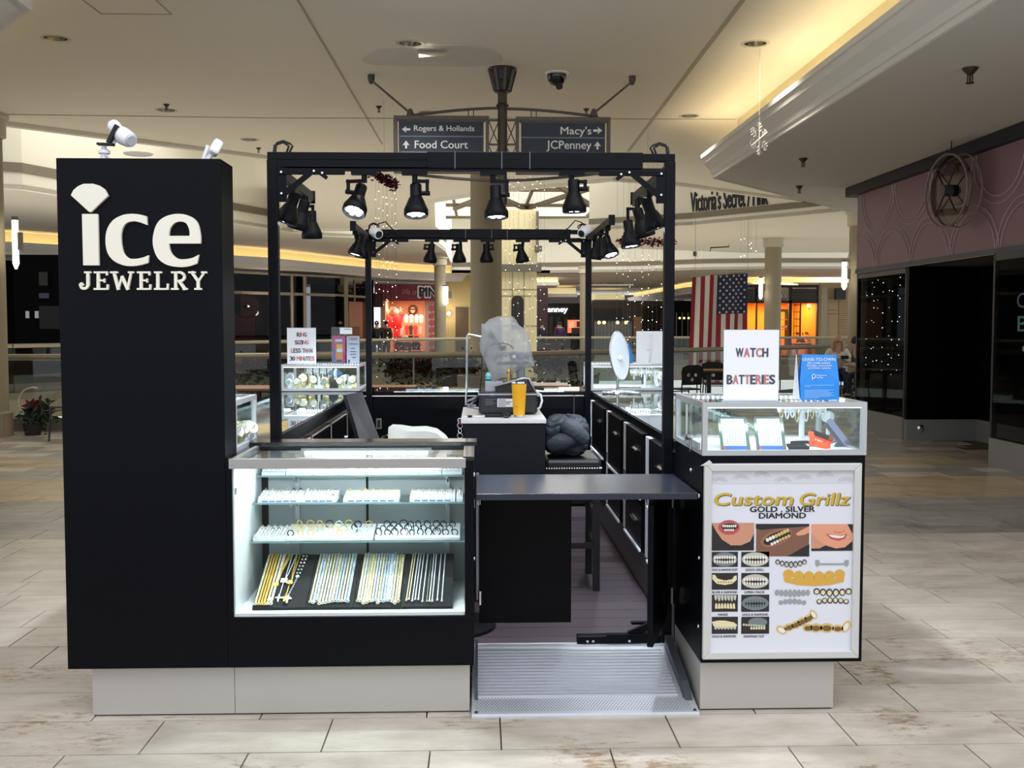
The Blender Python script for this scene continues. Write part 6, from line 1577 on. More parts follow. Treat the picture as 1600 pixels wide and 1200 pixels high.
p = P(734, 640, 5.40); t = thing('usb_lead', 'thin white lead with black plug lying at the bench left edge', 'cable', (p.x, 5.4, WZ)); MB().tube([(p.x - .03, 5.39, WZ + .004), (p.x, 5.4, WZ + .005), (p.x + .04, 5.40, WZ + .004), (p.x + .07, 5.41, WZ + .004)], .003, 6).build('lead', PLASTW, t); MB().cbox((p.x, 5.4, WZ + .006), (.024, .012, .01)).build('plug', RUBBER, t)

# ---- stool with folded jacket
sx0, sx1, sy0, sy1, sz = wx1 + .01, .645, 5.50, 5.92, .805
st = thing('bar_stool', 'black padded bar stool with nailhead trim behind the white-topped bench', 'stool', ((sx0 + sx1) / 2, 5.7, .1))
LEA = mat('black_leather', (34, 34, 38), .3, bump=(30, .1))
WOODB = mat('black_wood', (18, 17, 18), .4)
B(sx0, sx1, sy0, sy1, sz - .06, sz).build('seat', LEA, st, bevel=.02)
B(sx0 + .005, sx1 - .005, sy0 + .005, sy1 - .005, sz - .115, sz - .058).build('apron', WOODB, st)
mb = MB()
for k in range(22): mb.sphere((sx0 + .01 + k * (sx1 - sx0 - .02) / 21, sy0 + .002, sz - .05), .005, 6, 4)
for k in range(22): mb.sphere((sx1 - .002, sy0 + .01 + k * .0185, sz - .05), .005, 6, 4)
o = mb.build('nailheads', SILVER, st); o['kind'] = 'stuff'
for x_, xs_ in ((sx0 + .015, -.01), (sx1 - .04, .025)):
    for y_, ys_ in ((sy0 + .015, -.01), (sy1 - .045, .02)):
        MB().bar((x_ + .015, y_ + .015, sz - .06), (x_ + .015 + xs_ * 0, y_ + .015 + ys_, .1005), .036, .036).build('leg', WOODB, st)
for z_ in (.33, .50): MB().bar((sx1 - .025, sy0 + .03, z_), (sx1 - .025, sy1 - .03, z_), .02, .03).build('rung', WOODB, st)
MB().bar((sx0 + .03, sy1 - .03, .52), (sx1 - .03, sy1 - .03, .52), .02, .03).bar((sx0 + .03, sy0 + .03, .34), (sx1 - .03, sy0 + .03, .34), .02, .03).build('rung', WOODB, st)
JK = mat('jacket_grey', (60, 66, 78), .75, noise=(8, .12), bump=(45, .35))
jk = thing('folded_jacket', 'dark grey quilted jacket bundled on the black bar stool', 'jacket', ((sx0 + sx1) / 2, 5.75, sz))
prof = [(853, 680), (858, 668), (870, 657), (886, 652), (905, 652), (916, 656), (920, 668), (923, 690), (918, 704), (905, 709), (880, 709), (853, 708)]
mb = MB(); n = 26; lay = 14
x0j, x1j = P(850, 690, 5.6).x, P(923, 690, 5.6).x; zt_j = P(890, 652, 5.6).z - sz
def jf(u, v):
    a = 2 * PI * u; b = -PI / 2 + PI * v
    quilt = 1 - .085 * (1 - abs(math.sin(7.5 * v * PI + .6 * math.sin(2 * a)))) ** 3 + .03 * math.sin(5 * a + 3 * v) + .03 * math.sin(9 * a)
    sx = (abs(math.cos(b)) ** .55) * quilt
    return ((x0j + x1j) / 2 + (x1j - x0j) / 2 * sx * math.copysign(abs(math.cos(a)) ** .75, math.cos(a)), 5.70 + .17 * sx * math.copysign(abs(math.sin(a)) ** .75, math.sin(a)), sz + zt_j * (.5 + .5 * math.copysign(abs(math.sin(b)) ** .7, math.sin(b))) + .008 * math.sin(6 * a))
mb.grid(52, 40, jf); mb.build('body', JK, jk, smooth=True)
for k, (a_, b_, r_) in enumerate((((858, 700), (902, 684), .045), ((880, 664), (914, 690), .05))):
    A_, B_ = P(a_[0], a_[1], 5.53), P(b_[0], b_[1], 5.53); pts = [A_ + (B_ - A_) * (i / 12) + Vector((0, -.02 * math.sin(PI * i / 12), .012 * math.sin(PI * i / 12))) for i in range(13)]
    MB().tube(pts, [r_ * (.55 + .45 * math.sin(PI * (.12 + .8 * i / 12))) * (1 + .10 * math.sin(i * 3.1)) for i in range(13)], 12).build('sleeve', JK, jk, smooth=True)

# ---- white salon chair behind the showcase
ch = thing('salon_chair', 'white low-backed swivel chair behind the front showcase', 'chair', (-.22, 5.0, .1))
CW = mat('white_vinyl', (222, 226, 222), .4)
def backf(u, v):
    a = R(150 - 160 * u); r = .24; top = .93 + .10 * math.sin(PI * min(1, u * 1.25 + .12)) ** .6 - .10 * max(0, u - .6) ** 1.2
    z = .66 + (top - .66) * v
    return (-.27 + r * math.cos(a) * 1.0, 5.06 + .20 * math.sin(a), z)
q = [P(608, 690, 5.05), P(607, 668, 5.05), P(612, 665, 5.05), P(625, 666, 5.05), P(643, 669, 5.05), P(665, 668, 5.05), P(682, 671, 5.05), P(696, 680, 5.05), P(706, 692, 5.05)]
mb = MB(); N = len(q); M_ = 6
for j, (dy, s_) in enumerate(((-.03, -.014), (-.045, -.005), (-.03, .0), (.03, .0), (.045, -.006), (.03, -.014))):
    pass
ks = []
for i, p in enumerate(q):
    bend = .10 * ((i - 4) / 4) ** 2; k = len(mb.v)
    for dy, dz in ((-.03, -.45), (-.035, -.02), (-.018, 0), (.018, 0), (.035, -.02), (.03, -.45)): mb.v.append(Vector((p.x, 5.12 - bend + dy, (p.z + dz) if dz > -.4 else .72)))
    ks.append(k)
for a_, b_ in zip(ks, ks[1:]): mb.bridge(a_, b_, 6)
mb.f.append(tuple(range(ks[0], ks[0] + 6))); mb.f.append(tuple(reversed(range(ks[-1], ks[-1] + 6))))
mb.build('backrest', CW, ch, smooth=2)
MB().lathe([(.20, 0), (.23, .03), (.23, .07), (.20, .09)], 26, (-.25, 4.92, .62)).build('seat', CW, ch, smooth=2)
MB().cyl((-.2, 4.9, .12), (-.23, 4.92, .62), .028, 14).build('column', CHROME, ch)
MB().lathe([(.235, 0), (.23, .012), (.06, .03), (.03, .05)], 32, (-.155, 4.88, .101)).build('disc_base', mat('black_base', (16, 16, 18), .3), ch)
MB().tube([P(592, 690, 5.3), P(600, 682, 5.3), P(607, 680, 5.2)], .006, 6).build('lever', CHROME, ch)
# ================================================================== CEILING FITTINGS, HANGING SIGN, COURT FURNITURE, SHOPS, PEOPLE
# ---- downlights (recessed cans) with their light
RIMW = mat('downlight_trim', (186, 180, 166), .5); REF = mat('downlight_reflector', (176, 174, 168), .18, 1)
DLB = mat('downlight_bulb', (255, 236, 200), .5, emit=2.2)
dl = [(87, 60, 'nearest recessed downlight at the left of the ceiling'), (641, 68, 'nearest recessed downlight in the middle, by the repaired patch'), (1180, 68, 'nearest recessed downlight at the right beside the cove'),
      (260, 172, 'second-row recessed downlight at the left'), (668, 176, 'second-row recessed downlight behind the hanging sign'), (1077, 181, 'second-row recessed downlight at the right'), (390, 218, 'third-row recessed downlight at the left near the ceiling edge')]
for px, py, lab in dl:
    c = PZ(px, py, ZC); t = thing('downlight', lab, 'ceiling light', c, 'recessed downlights in the main ceiling')
    MB().lathe([(.114, .002), (.116, -.006), (.146, -.004), (.146, -.0005), (.1175, -.0005), (.1165, .05), (.112, .05), (.114, .002)], 28, c, caps=False).build('trim_ring', RIMW, t, smooth=2)
    MB().lathe([(.113, .002), (.108, .06), (.085, .13), (.05, .15), (.001, .15)], 28, c, caps=False).build('reflector', REF, t, smooth=2)
    mb = MB()
    for k in (-1, 1): mb.lathe([(.012, -.05), (.016, -.02), (.016, .03)], 10, c + Vector((.03 * k, 0, .115)))
    mb.build('lamp_glow', DLB, t)
    lamp('SPOT', c + Vector((0, 0, -.03)), 60, WARM if px != 641 else NEUT, (0, 0, -1), .1, angle=125, blend=.9, name='downlight')
for x_, y_ in ((-3.5, 7), (0, 6.2), (-6, 10)): lamp('SPOT', (x_, y_, ZC - .03), 40, WARM, (0, 0, -1), .1, angle=125, blend=.9, name='downlight_overhead')
# cove light reaching the ceiling (the tubes' light, both coves)
lamp('AREA', (3.40, 9.4, ZS + .2), 10, (1, .87, .58), (-.35, 0, 1), 10.2, .06, axis=(0, 1, 0), name='cove_light')
lamp('AREA', (6.2, 18.2, ZS + .2), 7, (1, .87, .58), (-.2, .2, 1), 6, .06, axis=(5.5, 6.8, 0), name='cove_light')
lamp('AREA', (-3.28, 6, ZS + .28), 5, (1, .87, .58), (.3, 0, 1), 2.6, .06, axis=(0, 1, 0), name='cove_light')
lamp('AREA', (-5.3, 10, ZS + .28), 6, (1, .87, .58), (.3, .2, 1), 4, .06, axis=(-3.9, 4.8, 0), name='cove_light')

# ---- sprinklers and small ceiling things
SPK = mat('sprinkler_metal', (70, 66, 62), .4, .6)
for px, py, Z, k, lab in ((1516, 107, ZS, 1.5, 'nearest sprinkler head under the right soffit'), (1255, 248, ZS, 1.3, 'middle sprinkler head under the right soffit'), (1249, 291, ZS, 1.3, 'far sprinkler head under the right soffit'), (592, 166, ZC, 1, 'sprinkler head on the ceiling left of the hanging sign'),
                      (916, 170, ZC, 1, 'sprinkler head on the ceiling right of the hanging sign'), (404, 231, ZC, 1, 'sprinkler head near the ceiling edge at the left'), (260, 163, ZC, 1, 'sprinkler head beside the left second-row downlight')):
    c = PZ(px, py, Z); t = thing('sprinkler_head', lab, 'sprinkler', c, 'ceiling sprinklers')
    MB().lathe([(.042 * k, 0), (.038 * k, -.008 * k), (.018 * k, -.03 * k), (.012 * k, -.034 * k)], 14, c).build('escutcheon', SPK, t, smooth=2)
    MB().box(c.x - .016 * k, c.x - .010 * k, c.y - .004, c.y + .004, c.z - .075 * k, c.z - .03 * k).box(c.x + .010 * k, c.x + .016 * k, c.y - .004, c.y + .004, c.z - .075 * k, c.z - .03 * k).cyl(c + Vector((0, 0, -.07 * k)), c + Vector((0, 0, -.03 * k)), .006 * k, 8).build('yoke', SPK, t)
    MB().lathe([(.022 * k, -.078 * k), (.022 * k, -.074 * k)], 12, c).build('deflector', SPK, t)
c = PZ(870, 114, ZC); t = thing('dome_camera', 'dark dome security camera on the ceiling right of the sign pole', 'camera', c)
MB().lathe([(.14, 0), (.14, -.012), (.115, -.02)], 24, c).build('base_ring', PLASTW, t, smooth=2); MB().lathe([(.11, -.02), (.105, -.07), (.08, -.115), (.045, -.14), (.03, -.145)], 20, c).build('dome', mat('smoke_dome', (26, 26, 30), .12), t, smooth=2)
MB().lathe([(.045, 0), (.04, .05)], 14, c + Vector((.02, -.03, -.13)), (.1, -.5, -.7)).build('lens', mat('lens_dark', (40, 42, 50), .1), t)
# flat disc grilles
c = PZ(906, 207, ZC); t = thing('ceiling_speaker', 'flat round pale speaker grille on the ceiling behind the right sign', 'speaker', c); MB().lathe([(.26, -.012), (.27, 0)], 30, c).lathe([(.20, -.016), (.21, -.01)], 30, c).build('grille', mat('speaker_grey', (150, 144, 134), .7), t)
c = PZ(216, 240, ZC); t = thing('ceiling_speaker', 'bright round speaker cover on the ceiling behind the pylon top', 'speaker', c); MB().lathe([(.22, -.02), (.24, 0)], 28, c).lathe([(.16, -.024), (.17, -.018)], 28, c).build('grille', PLASTW, t)

# ---- hanging direction sign
SY = 11.9; SGM = mat('sign_frame_metal', (98, 92, 88), .45, .3); SGP = mat('sign_navy', (44, 56, 72), .5); SGD = mat('pole_metal', (72, 68, 66), .4, .4); SGT = mat('sign_letter', (236, 236, 236), .5)
pole = P(785, 150, SY)
sg = thing('hanging_sign', 'ceiling-hung double direction sign with navy panels on a dark pole', 'sign', (pole.x, SY, ZC))
MB().cyl((pole.x, SY, P(785, 320, SY).z), (pole.x, SY, ZC - .2), .085 * .62, 18).build('pole', SGD, sg, smooth=2)
MB().lathe([(.125, 0), (.125, -.03), (.07, -.24), (.06, -.26)], 16, (pole.x, SY, ZC)).build('mount_core', mat('mount_dark', (52, 48, 48), .5), sg, smooth=2)
for k in range(8):
    a = 2 * PI * k / 8 + .2; d = Vector((math.cos(a), math.sin(a), 0))
    MB().bar(Vector((pole.x, SY, ZC - .02)) + d * .15, Vector((pole.x, SY, ZC - .25)) + d * .088, .03, .014).build('mount_fin', SGD, sg)
MB().lathe([(.155, -.03), (.165, -.015), (.155, 0)], 20, (pole.x, SY, ZC)).lathe([(.105, -.14), (.115, -.15), (.105, -.16)], 20, (pole.x, SY, ZC)).lathe([(.07, -.27), (.09, -.26), (.07, -.24)], 20, (pole.x, SY, ZC)).build('mount_ring', SGD, sg, smooth=2)
MB().lathe([(.055, -.02), (.075, 0), (.055, .02)], 16, (pole.x, SY, P(785, 165, SY).z)).build('collar', SGD, sg)
def psbox(x0, y0, x1, y1, yo, th, name, m, par=sg, bev=0):
    a = pxrect(x0, y0, x1, y1, SY + yo); return B(a[0], a[1], SY + yo, SY + yo + th, a[2], a[3]).build(name, m, par, bevel=bev)
for sx0_, sx1_, y_, texts in ((615, 764, 181, (("Rogers & Hollands", 647, 196.5, 741, 207, 'L', 628, 641, 202), ('Food Court', 648, 220, 731, 231.5, 'U', 629, 640, 226))),
                          (806, 954, 183, (("Macy's", 876, 198, 924, 211, 'R', 927, 941, 204), ('JCPenney', 854, 220, 924, 234, 'U', 928, 939, 227.5)))):
    for q in ((sx0_, y_, sx1_, y_ + 5.5), (sx0_, y_ + 83, sx1_, y_ + 88.5)): psbox(*q, -.05, .1, 'frame_bar', SGM)
    for q in ((sx0_, y_ + 5.5, sx0_ + 5, y_ + 83), (sx1_ - 5, y_ + 5.5, sx1_, y_ + 83)): psbox(*q, -.05, .1, 'frame_bar', SGM)
    pn = psbox(sx0_ + 8.5, y_ + 8, sx1_ - 8.5, y_ + 80, -.025, .05, 'sign_panel', SGP)
    psbox(sx0_ + 7, y_ + 6.5, sx1_ - 7, y_ + 8.5, -.03, .06, 'panel_edge', SGM)
    for yy in (y_ + 31.5, y_ + 56): psbox(sx0_ + 9, yy, sx1_ - 9, yy + 1.2, -.029, .004, 'divider', mat('divider_grey', (120, 128, 138), .5))
    for s_, tx0, ty0, tx1, ty1, ar, ax0, ax1, ay in texts:
        text(s_, 'lettering', pxrect(tx0, ty0, tx1, ty1 + (2.5 if s_ in ("Macy's", 'JCPenney') else 0), SY - .03), planeY(SY - .026), SGT, pn, .004, .012)
        c0, c1 = P(ax0, ay, SY - .03), P(ax1, ay, SY - .03); L = c1.x - c0.x; h = L * .42
        if ar == 'U': pts = [(.5, .55), (1, -.08), (.64, -.02), (.64, -.5), (.36, -.5), (.36, -.02), (0, -.08)]; pts = [(c0.x + a * L, c0.z + b * L * 1.05) for a, b in pts]
        else:
            pts = [(0, 0), (.55, .45), (.45, .14), (1, .14), (1, -.14), (.45, -.14), (.55, -.45)]
            if ar == 'R': pts = [(1 - a, b) for a, b in pts]
            pts = [(c0.x + a * L, c0.z + b * L * .9) for a, b in pts]
        MB().xz(pts, SY - .031, SY - .025).build('arrow', SGT, pn)
    m_ = 1 if sx0_ < 700 else -1
    ix = sx1_ if m_ > 0 else sx0_
    for yy in (188, 226): MB().bar(P(ix, yy, SY), (pole.x, SY, P(785, yy, SY).z), .03, .02).build('link_bar', SGM, sg)
    MB().bar(P(ix, 190, SY), P(785 - m_ * 6, 226, SY), .012, .012).bar(P(ix, 226, SY), P(785 - m_ * 6, 190, SY), .012, .012).build('cross_brace', SGM, sg)
    MB().bar(P(ix, 229, SY), P(785 - m_ * 6, 262, SY), .012, .012).bar(P(ix, 262, SY), P(785 - m_ * 6, 229, SY), .012, .012).build('cross_brace', SGM, sg)
    ex = sx0_ + 26 if m_ > 0 else sx1_ - 26
    pts = [P(ex + (785 - ex) * (i / 12), (180.5 if m_ > 0 else 181.5) - 11.5 * math.sin(PI / 2 * i / 12), SY) for i in range(13)]
    MB().tube(pts, .016, 6).build('upper_arc', SGM, sg, smooth=True)
    pts = [P(ex + (785 - ex) * (i / 12), 272 + 10 * math.sin(PI / 2 * i / 12), SY) for i in range(13)]
    MB().tube(pts, .016, 6).build('lower_arc', SGM, sg, smooth=True)
    for dx in (0, 8): MB().bar(P((732 if m_ > 0 else 830) + dx, 172.5, SY), P((732 if m_ > 0 else 830) + dx, 182, SY), .012, .012).build('spacer', SGM, sg)
    top = PZ(580 if m_ > 0 else 988, 117 if m_ > 0 else 119, ZC); bot = P(ex, 177, SY)
    MB().cyl(bot, top + Vector((0, 0, -.06)), .013, 8).build('stay_rod', SGM, sg)
    MB().lathe([(.04, 0), (.04, -.05), (.02, -.10)], 14, top).build('stay_cup', SGD, sg, smooth=2)
    MB().lathe([(.05, -.04), (.03, .03), (.015, .05)], 12, bot).build('stay_foot', SGM, sg)

# ---- snowflake on a thread
c = P(1186, 217, 11.0); t = thing('snowflake', 'white glittery snowflake ornament hanging on a thread before the right crown', 'ornament', c)
mb = MB(); dx_ = Vector((.80, .6, 0))
for k in range(6):
    a = R(90 + 60 * k); d = dx_ * (math.cos(a) * .9) + Vector((0, 0, math.sin(a))); L = .17
    mb.bar(c, c + d * L, .010, .007, (0, 1, 0))
    for f, l_ in ((.4, .05), (.62, .06), (.82, .04)):
        for s_ in (1, -1):
            b = a + s_ * R(55); e = dx_ * (math.cos(b) * .9) + Vector((0, 0, math.sin(b))); mb.bar(c + d * L * f, c + d * L * f + e * l_, .007, .006, (0, 1, 0))
mb.build('crystal', mat('glitter_white', (222, 220, 214), .4), t)
MB().cyl(c + Vector((0, 0, .165)), (c.x, c.y, ZC), .0022, 5).build('thread', mat('thread', (170, 162, 140), .6), t)

# ---- leaf clusters, tinsel
def leaves(cs, n, r, size, seed, droop=0, flat=1.0):
    rr = random.Random(seed); mb = MB()
    for i in range(n):
        c = Vector(rr.choice(cs)); d = Vector((rr.gauss(0, 1), rr.gauss(0, 1), rr.gauss(0, flat))) * r * .6; p = c + d
        if droop and rr.random() < .35: p.z -= rr.random() * droop
        a = Vector((rr.gauss(0, 1), rr.gauss(0, 1), rr.gauss(0, .7))).normalized(); b = a.cross(Vector((rr.gauss(0, 1), rr.gauss(0, 1), rr.gauss(0, 1)))).normalized()
        s = size * rr.uniform(.6, 1.3); k = len(mb.v); m_ = a.cross(b) * s * .12
        mb.v += [p, p + a * s * .5 + b * s * .28 + m_, p + a * s, p + a * s * .5 - b * s * .28 + m_]; mb.f += [(k, k + 1, k + 2), (k, k + 2, k + 3)]
    return mb
TIN = mat('tinsel_crimson', (92, 18, 38), .35, .3)
for (a, b, Y, lab) in (((583, 270), (618, 290), 13.5, 'crimson tinsel garland piece hanging left of the sign'), ((970, 376), (1052, 379), 15.5, 'crimson tinsel garland behind the right side lamps')):
    A_, B_ = P(*a, Y), P(*b, Y); t = thing('tinsel_garland', lab, 'garland', (A_ + B_) / 2)
    o = leaves([A_ + (B_ - A_) * (i / 10) for i in range(11)], 500, .045, .05, 3).build('tinsel', TIN, t); o['kind'] = 'stuff'
    MB().cyl((A_ + B_) / 2, ((A_ + B_) / 2).lerp(Vector(((A_ + B_) / 2).to_tuple()[:2] + (ZC - .004,)), 1), .002, 5).build('thread', mat('thread'), t)

# ---- hanging strands of fairy lights
WIRE = mat('light_wire', (120, 112, 100), .6)
def strands(x0, x1, y0, y1, Y, n, lab, seed, m=.006, z_top=None, Xp=None):
    rr = random.Random(seed); wb_ = MB(); bb = MB(); base = P((x0 + x1) / 2, y1, Y) if Xp is None else PX((x0 + x1) / 2, y1, Xp)
    t = thing('string_lights', lab, 'string lights', base, 'hanging fairy lights')
    for i in range(n):
        px = x0 + (x1 - x0) * (i + rr.uniform(.1, .9)) / n; yy = Y + rr.uniform(-.5, .5)
        a = P(px, y0 + rr.uniform(0, 14), yy) if Xp is None else PX(px, y0 + rr.uniform(0, 14), Xp); b = P(px, y1 - rr.uniform(0, 60), yy) if Xp is None else PX(px, y1 - rr.uniform(0, 40), Xp)
        wb_.tube([(a.x, a.y, z_top or a.z), (a.x, a.y, b.z)], .0018, 3)
        z = a.z - rr.uniform(0, .2)
        while z > b.z: bb.octa((a.x, a.y, z), m * rr.uniform(.6, 1.2)); z -= rr.uniform(.10, .42)
    o = wb_.build('wire', WIRE, t); o['kind'] = 'stuff'
    o = bb.build('bulbs', BULB, t); o['kind'] = 'stuff'
strands(586, 622, 292, 605, 17.6, 8, 'fairy light strands hanging left of the rear kiosk post before the pink shop', 1, z_top=ZC - .002)
strands(784, 856, 270, 600, 17.6, 11, 'fairy light strands hanging behind the bagged machine', 2, .006, z_top=ZC - .002)
strands(962, 1046, 385, 590, 18.5, 12, 'fairy light strands hanging behind the rear right of the kiosk', 3, z_top=ZC - .002)
strands(1156, 1184, 368, 428, 25, 5, 'short fairy light strands above the flag', 4, .010, z_top=3.998)
strands(1352, 1412, 380, 610, 15, 9, 'fairy light strands behind the dark storefront glass', 5, .007, Xp=XW + .12)

# ---- far left shops under a glowing cove
def farcove(path, parent, z0=3.56, ztop=4.24, flip=1, power=0):
    f = flip
    MB().sweep(path, [(0, z0), (0, z0 + .08), (.05 * f, z0 + .16), (.12 * f, z0 + .30), (.14 * f, z0 + .36), (.06 * f, z0 + .36), (-.05 * f, z0 + .1), (-1.8 * f, z0 + .1), (-1.8 * f, z0)]).build('crown_soffit', SOFF, parent)
    MB().sweep(path, [(-.35 * f, z0 + .1), (-.35 * f, ztop), (-.45 * f, ztop), (-.45 * f, z0 + .1)]).build('cove_wall', CREAMY, parent)
    MB().sweep(path, [(-.10 * f, z0 + .2), (-.10 * f, z0 + .24), (-.16 * f, z0 + .24), (-.16 * f, z0 + .2)]).build('cove_tube', COVE, parent)
pathL = [(-17.5, 27.5, 0), (-13.4, 31, 0), (-7.6, 37.5, 0), (-3.4, 46.5, 0), (-.2, 49.5, 0)]
flc = struct(MB().sweep(pathL[:3] + [(-5.4, 42.6, 0)], [(-1.75, 0), (-1.75, 3.5), (-1.9, 3.5), (-1.9, 0)]).build('wall_far_left', mat('unlit_shop', (7, 7, 12), .7, spec=.08)))  # near-black base colour carries the darkness of the unlit shop interior
farcove(pathL, flc)
for a, b in zip(pathL[1:], pathL[2:]):
    m_ = (Vector(a) + Vector(b)) / 2; lamp('AREA', (m_.x - .4, m_.y + .3, 3.86), 11, (1, .88, .62), (0, 0, 1), (Vector(b) - Vector(a)).length, .06, axis=Vector(b) - Vector(a), name='far_cove_light')
# shop front with pale mullions (flat run from P(370) to P(541), then angled)
FRA = mat('mullion_paint', (146, 136, 116), .5)
A0, A1, A2 = Vector((-9.6, 36.8, 0)), Vector((-5.6, 41.4, 0)), Vector((-4.6, 44.6, 0))
ls = thing('storefront', 'dark shop front with pale mullions and a red poster across the court', 'storefront', (-7, 39.5, 0))
MB().bar((-13.6, 32.2, 2.9), A0 + Vector((0, 0, 2.9)), .05, .1).bar(A0 + Vector((0, 0, 2.7)), A1 + Vector((0, 0, 2.7)), .09, .09).build('transom', FRA, ls)
for z_ in (2.72, 3.42, .5): MB().bar(A0 + Vector((-3.9, -4.5, z_)), A0 + Vector((0, 0, z_)), .08, .08).bar(A0 + Vector((0, 0, z_)), A1 + Vector((0, 0, z_)), .08, .08).bar(A1 + Vector((0, 0, z_)), A2 + Vector((0, 0, z_)), .08, .08).build('transom', FRA, ls)
for px, wpx in ((428, 4), (456, 5), (475.5, 6), (541, 6)):
    d = ray(px, 480); nrm = Vector((A1.y - A0.y, A0.x - A1.x, 0)); k = (A0 - CAMP).dot(nrm) / d.dot(nrm); p = CAMP + d * k
    B(p.x - wpx * .012, p.x + wpx * .012, p.y - .05, p.y + .05, 0, 3.45).build('mullion', FRA, ls)
for f in (.55, 1): p = A1.lerp(A2, f); B(p.x - .05, p.x + .05, p.y - .05, p.y + .05, 0, 3.45).build('mullion', FRA, ls)
def pane(a, b, z0, z1, m, name, par, off=0, th=.02):
    d = (b - a).normalized(); n = Vector((d.y, -d.x, 0))
    return MB().prism([(0, z0), ((b - a).length, z0), ((b - a).length, z1), (0, z1)], lambda s, z, q: (a.x + d.x * s + n.x * (q + off), a.y + d.y * s + n.y * (q + off), z), 0, th).build(name, m, par)
for f0, f1 in ((-.9, -.45), (-.45, 0), (0, .36), (.36, 1)):
    pane(A0.lerp(A1, f0), A0.lerp(A1, f1), .5, 2.7, GLASSD, 'glass_pane', ls); pane(A0.lerp(A1, f0), A0.lerp(A1, f1), 2.76, 3.4, GLASSD, 'glass_pane', ls)
pane(A1, A2, .1, 3.4, GLASSD, 'glass_pane', ls)
REDP = mat('poster_red', (150, 40, 46), .6)
pane(A0.lerp(A1, .16), A0.lerp(A1, .60), .3, 2.68, REDP, 'red_poster', ls, -.35)
pane(A0.lerp(A1, .42), A0.lerp(A1, .56), .6, 2.68, mat('poster_brown', (60, 36, 30), .6), 'poster_figure', ls, -.32)
c = A0.lerp(A1, .30) + Vector((.1, -.05, 2.22)); MB().lathe([(.42, 0), (.44, .02), (.40, .03), (.12, .03), (.1, .06)], 26, c, (.3, -1, 0)).build('poster_disc', mat('drum_dark', (44, 20, 24), .4), ls); MB().sphere(c + Vector((.05, -.1, 0)), .07, 8, 6).build('poster_hub', CHROME, ls)
for px, py in ((491, 437), (521, 438)):
    d = ray(px, py); nrm = Vector((A1.y - A0.y, A0.x - A1.x, 0)); k = (A0 - CAMP).dot(nrm) / d.dot(nrm); p = CAMP + d * k; B(p.x - .35, p.x + .35, p.y + .5, p.y + .52, p.z - .15, p.z + .15).build('inner_panel', mat('inner_cream', (120, 116, 100), .6), ls)
pane(A1.lerp(A2, .1) + Vector((.3, .8, 0)), A1.lerp(A2, .5) + Vector((.3, .8, 0)), .8, 2.5, mat('inner_peach', (150, 100, 74), .6), 'inner_wall', ls)
B(P(486, 500, 46.3).x, P(584, 500, 46.3).x, 46.2, 46.4, 0, 3.5).build('unlit_backing', mat('unlit_shop'), ls)  # sheet added behind the panes, interior darkness put into its colour
lamp('POINT', A0.lerp(A1, .4) + Vector((.4, -.12, 2.0)), 22, (1, .75, .6), size=.1, name='poster_fill')  # added lamp without a fixture, brightens the red poster
# far left dark shop with small notices
fl2 = thing('storefront', 'dark closed shop beyond the railing at the far left with small white notices', 'storefront', P(60, 540, 29.5))
for (x0, y0, x1, y1, m_) in ((24, 398, 96, 545, mat('unlit_shop')), (40, 486, 45, 497, PAPER), (54.5, 486, 60, 497, PAPER), (61, 458, 76, 466, mat('faint_screen', (66, 70, 98), .5)), (61, 425, 74, 446, mat('faint_panel', (42, 40, 37), .6)), (62, 478, 92, 514, mat('faint_glass', (26, 27, 31), .4, spec=.2))):
    Y_ = 30.2 if m_ is mat('unlit_shop') else 30.1; a = pxrect(x0, y0, x1, y1, Y_); B(a[0], a[1], Y_, Y_ + .05, a[2], a[3]).build('notice' if m_ is PAPER else 'panel', m_, fl2)

# ---- pink shop
PKY = 47.0
pk = thing('shop', 'warmly lit clothes shop under a maroon sign band with black letters', 'storefront', P(640, 552, PKY))
def pbx(par, x0, y0, x1, y1, Y, th, name, m, bev=0): a = pxrect(x0, y0, x1, y1, Y); return B(a[0], a[1], Y, Y + th, a[2], a[3]).build(name, m, par, bevel=bev)
MRN = mat('maroon_band', (122, 42, 58), .6)
pbx(pk, 585, 443, 692, 470, PKY, .2, 'sign_band', MRN); pbx(pk, 580, 458, 598, 480, PKY - .05, .1, 'side_panel', mat('maroon_dark', (70, 22, 38), .6)); pbx(pk, 585, 442, 692, 444, PKY - .03, .2, 'band_edge', mat('edge_grey', (150, 140, 130), .5))
text('PINK', 'lettering', pxrect(654, 447.5, 697, 465, PKY - .06), planeY(PKY - .04), PAPER, pk, .03, .09); text('PINK', 'lettering', pxrect(655.5, 449, 695.5, 463.5, PKY - .09), planeY(PKY - .07), INK, pk, .03, .04)
text('life is', 'lettering', pxrect(628, 451, 651, 460, PKY - .05), planeY(PKY - .03), mat('band_script', (190, 120, 130), .6), pk, .02, 0, .3)
pbx(pk, 598, 470, 602, 556, PKY, .3, 'jamb', mat('jamb_pink', (206, 160, 140), .6)); pbx(pk, 664, 470, 679, 556, PKY + .4, .2, 'dotted_wall', mat('pale_pink', (226, 178, 166), .6))
for k in range(7): c = P(675, 482 + k * 11, PKY + .38); MB().lathe([(.13, 0), (.13, .02)], 14, c, (0, -1, 0)).build('pink_dot', mat('dot_pink', (196, 96, 100), .6), pk)
pbx(pk, 598, 468, 682, 556, PKY + 3.6, .1, 'back_wall', mat('warm_wall', (214, 170, 140), .7)); pbx(pk, 596, 556, 690, 558, PKY, 3.6, 'shop_floor', mat('warm_floor', (150, 110, 84), .5))
B(P(598, 500, PKY).x - .1, P(598, 500, PKY).x, PKY, PKY + 3.6, 0, 2.8).build('side_wall', mat('warm_wall'), pk); B(P(682, 500, PKY).x + .15, P(682, 500, PKY).x + .25, PKY + .4, PKY + 3.6, 0, 2.8).build('side_wall', mat('warm_wall'), pk)
